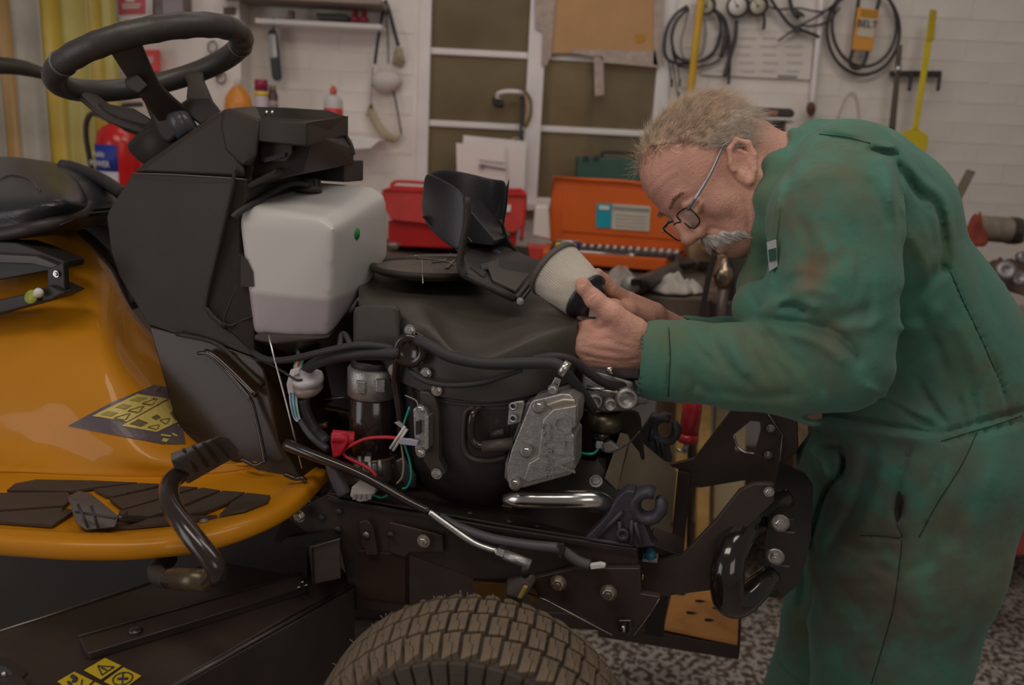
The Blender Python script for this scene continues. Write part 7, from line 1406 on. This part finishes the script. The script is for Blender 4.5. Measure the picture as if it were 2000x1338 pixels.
while cnt < 8500:
    t1, t2 = rr.uniform(-1, 1), rr.uniform(0, 2*pi); q = sqrt(1-t1*t1); dv = Vector((q*cos(t2), t1, q*sin(t2)))
    lf_, lu_, ls_ = .036+.104*dv.x, .045+.088*dv.y, .078*dv.z
    if lf_ > .04: lf_ += .004*(1-abs(dv.z)); 
    hl_ = hairline(lf_, ls_)
    if lu_ < hl_-.012+rr.random()*.02: continue
    p = Vector(H(lf_, lu_, ls_)); nrm = (p-HC).normalized(); fr = max(0, (lf_-.07)/.06)
    d = (-HF*.75+HU*(.1-.6*(1-max(0, dv.y)))+HS*(.35*ls_/.078)); d += Vector((rr.uniform(-.5, .5), rr.uniform(-.5, .5), rr.uniform(-.5, .5)))*(.9+fr*1.2)+nrm*fr*.8
    if fr > .2: d += HF*.8*rr.random()
    d = (d-nrm*d.dot(nrm)*(.8-.5*fr)).normalized()
    strand(bm2 if (lu_ < .06 or rr.random() < .25) else bm, p+nrm*.001, d, rr.uniform(.014, .034), .00042, (rr.uniform(-.4, .4), rr.uniform(-.3, .3), rr.uniform(-.3, .3))); cnt += 1
for b_, m_ in ((bm, hairm), (bm2, hg)):
    o = finish('hair_strands', bmf(b_, recalc=False), m_, hair); o['kind'] = 'stuff'
# moustache, brows as short strands
th_ = surf(body); bm = bmesh.new()
def onhead(f, u, s):
    p = Vector(H(f, u, s)); c = Vector(H(.05, u, 0)); d = (p-c).normalized(); r_ = th_.ray_cast(c+d*.2, -d); return r_[0] if r_[0] else p
for k in range(1700):
    s = rr.uniform(-1, 1); u = -.037-.034*abs(s)**1.5+rr.uniform(-.009, .006); sx2 = s*.038
    p = onhead(.12-.02*abs(s), u, sx2)+HF*.003; nrm = (p-Vector(H(.05, -.05, 0))).normalized(); d = (-HU*1.0+HS*(1.1*s)+Vector((rr.uniform(-.3, .3), rr.uniform(-.3, .3), rr.uniform(-.3, .3)))).normalized()
    strand(bm, p, (d-nrm*d.dot(nrm)*.6).normalized(), rr.uniform(.009, .016), .0006, (0, 0, 0))
mst = finish('moustache', bmf(bm, recalc=False), mat('grey_moustache', (.66, .61, .58), .6, var=.3, vs_=80), man); mst['kind'] = 'stuff'
ms2 = SDF(A(H(.12, -.055))-.06, A(H(.12, -.055))+.06, .0022)
ms2.chain([H(.108, -.074, -.037), H(.121, -.055, -.026), H(.131, -.042, 0), H(.121, -.055, .026), H(.108, -.074, .037)], [.004, .0075, .009, .0075, .004], .004); finish('moustache_base', ms2.mesh('m'), mat('grey_moustache', 0), mst)
bm = bmesh.new()
for k in range(320):
    s = rr.choice((-1, 1)); t = rr.random(); p = onhead(.125, .034+.004*sin(t*3)+rr.uniform(-.003, .003), s*(.012+.038*t)); d = (HS*s+HF*.4+Vector((rr.uniform(-.4, .4),)*3)).normalized(); strand(bm, p, d, rr.uniform(.006, .011), .00035, (0, 0, 0))
o = finish('eyebrows', bmf(bm, recalc=False), mat('brow_hair', (.30, .22, .16), .6), man); o['kind'] = 'stuff'
for s in (-1, 1): 
    c = Vector(H(.1205, .009, .033*s)); lathe('eye', [(.001, 0), (.004, .001), (.0055, .003), (.001, .0046)], c, HF-HU*.3, mat('eye_dark', (.06, .04, .03), .2), man, seg=14)
# ---- glasses ----
gm = mat('spectacle_steel', (.30, .32, .38), .28, .8); gd = mat('spectacle_dark', (.05, .035, .03), .3, .3)
gl_ = thing('glasses', 'x', 'x', H(.14, .0)); del gl_['label']; del gl_['category']; gl_.parent = man; gl_.location = ORG[gl_]-ORG[man]
for s in (-1, 1):
    rp = [H(.146-.004*(abs(a-.034)/.02), .004+b_, a*s) for a, b_ in ((.012, .012), (.034, .016), (.056, .013), (.060, .002), (.054, -.014), (.034, -.018), (.016, -.014), (.011, -.002))]
    tube('lens_rim', rp, .0013, gd, gl_, closed=True, n=4, seg=6)
    tube('temple', [H(.144, .014, .058*s), H(.136, .016, .069*s), H(.126, .017, .0745*s), H(.09, .022, .0795*s), H(.062, .029, .0835*s), H(.040, .034, .085*s), H(.028, .026, .082*s), H(.022, .008, .080*s)], [.0019, .0024, .0024, .0021, .0018, .0016, .0015, .0015], gm, gl_, flat=(HS, .6))
    bm = bmesh.new(); bm.faces.new([bm.verts.new(p) for p in smoothpath(rp, 3, True)]); me = bmf(bm)
    gmt = MATS.get('lens_glass')
    if not gmt:
        gmt = bpy.data.materials.new('lens_glass'); gmt.use_nodes = True; q = gmt.node_tree.nodes; b3 = q['Principled BSDF']; b3.inputs['Alpha'].default_value = .18; b3.inputs['Roughness'].default_value = .05; MATS['lens_glass'] = gmt
    finish('lens', me, gmt, gl_, solid=.001)
tube('bridge', [H(.144, .008, -.012), H(.148, .012, 0), H(.144, .008, .012)], .0013, gd, gl_)

# pens and a cloth edge in the breast opening
pk = hull('pocket_lining', [W(x, y, Y) for Y in (1.19, 1.22) for x, y in ((1456, 588), (1478, 578), (1502, 594), (1490, 616), (1468, 618))], mat('dark_lining', (.03, .02, .02), .8), man, bevel=.003)
for a, b, m in (((1462, 594), (1474, 612), redp), ((1470, 588), (1486, 606), white), ((1480, 586), (1492, 600), redp)): tube('pen', [W(*a, 1.186), W(*b, 1.184)], .0016, m, pk, n=0)
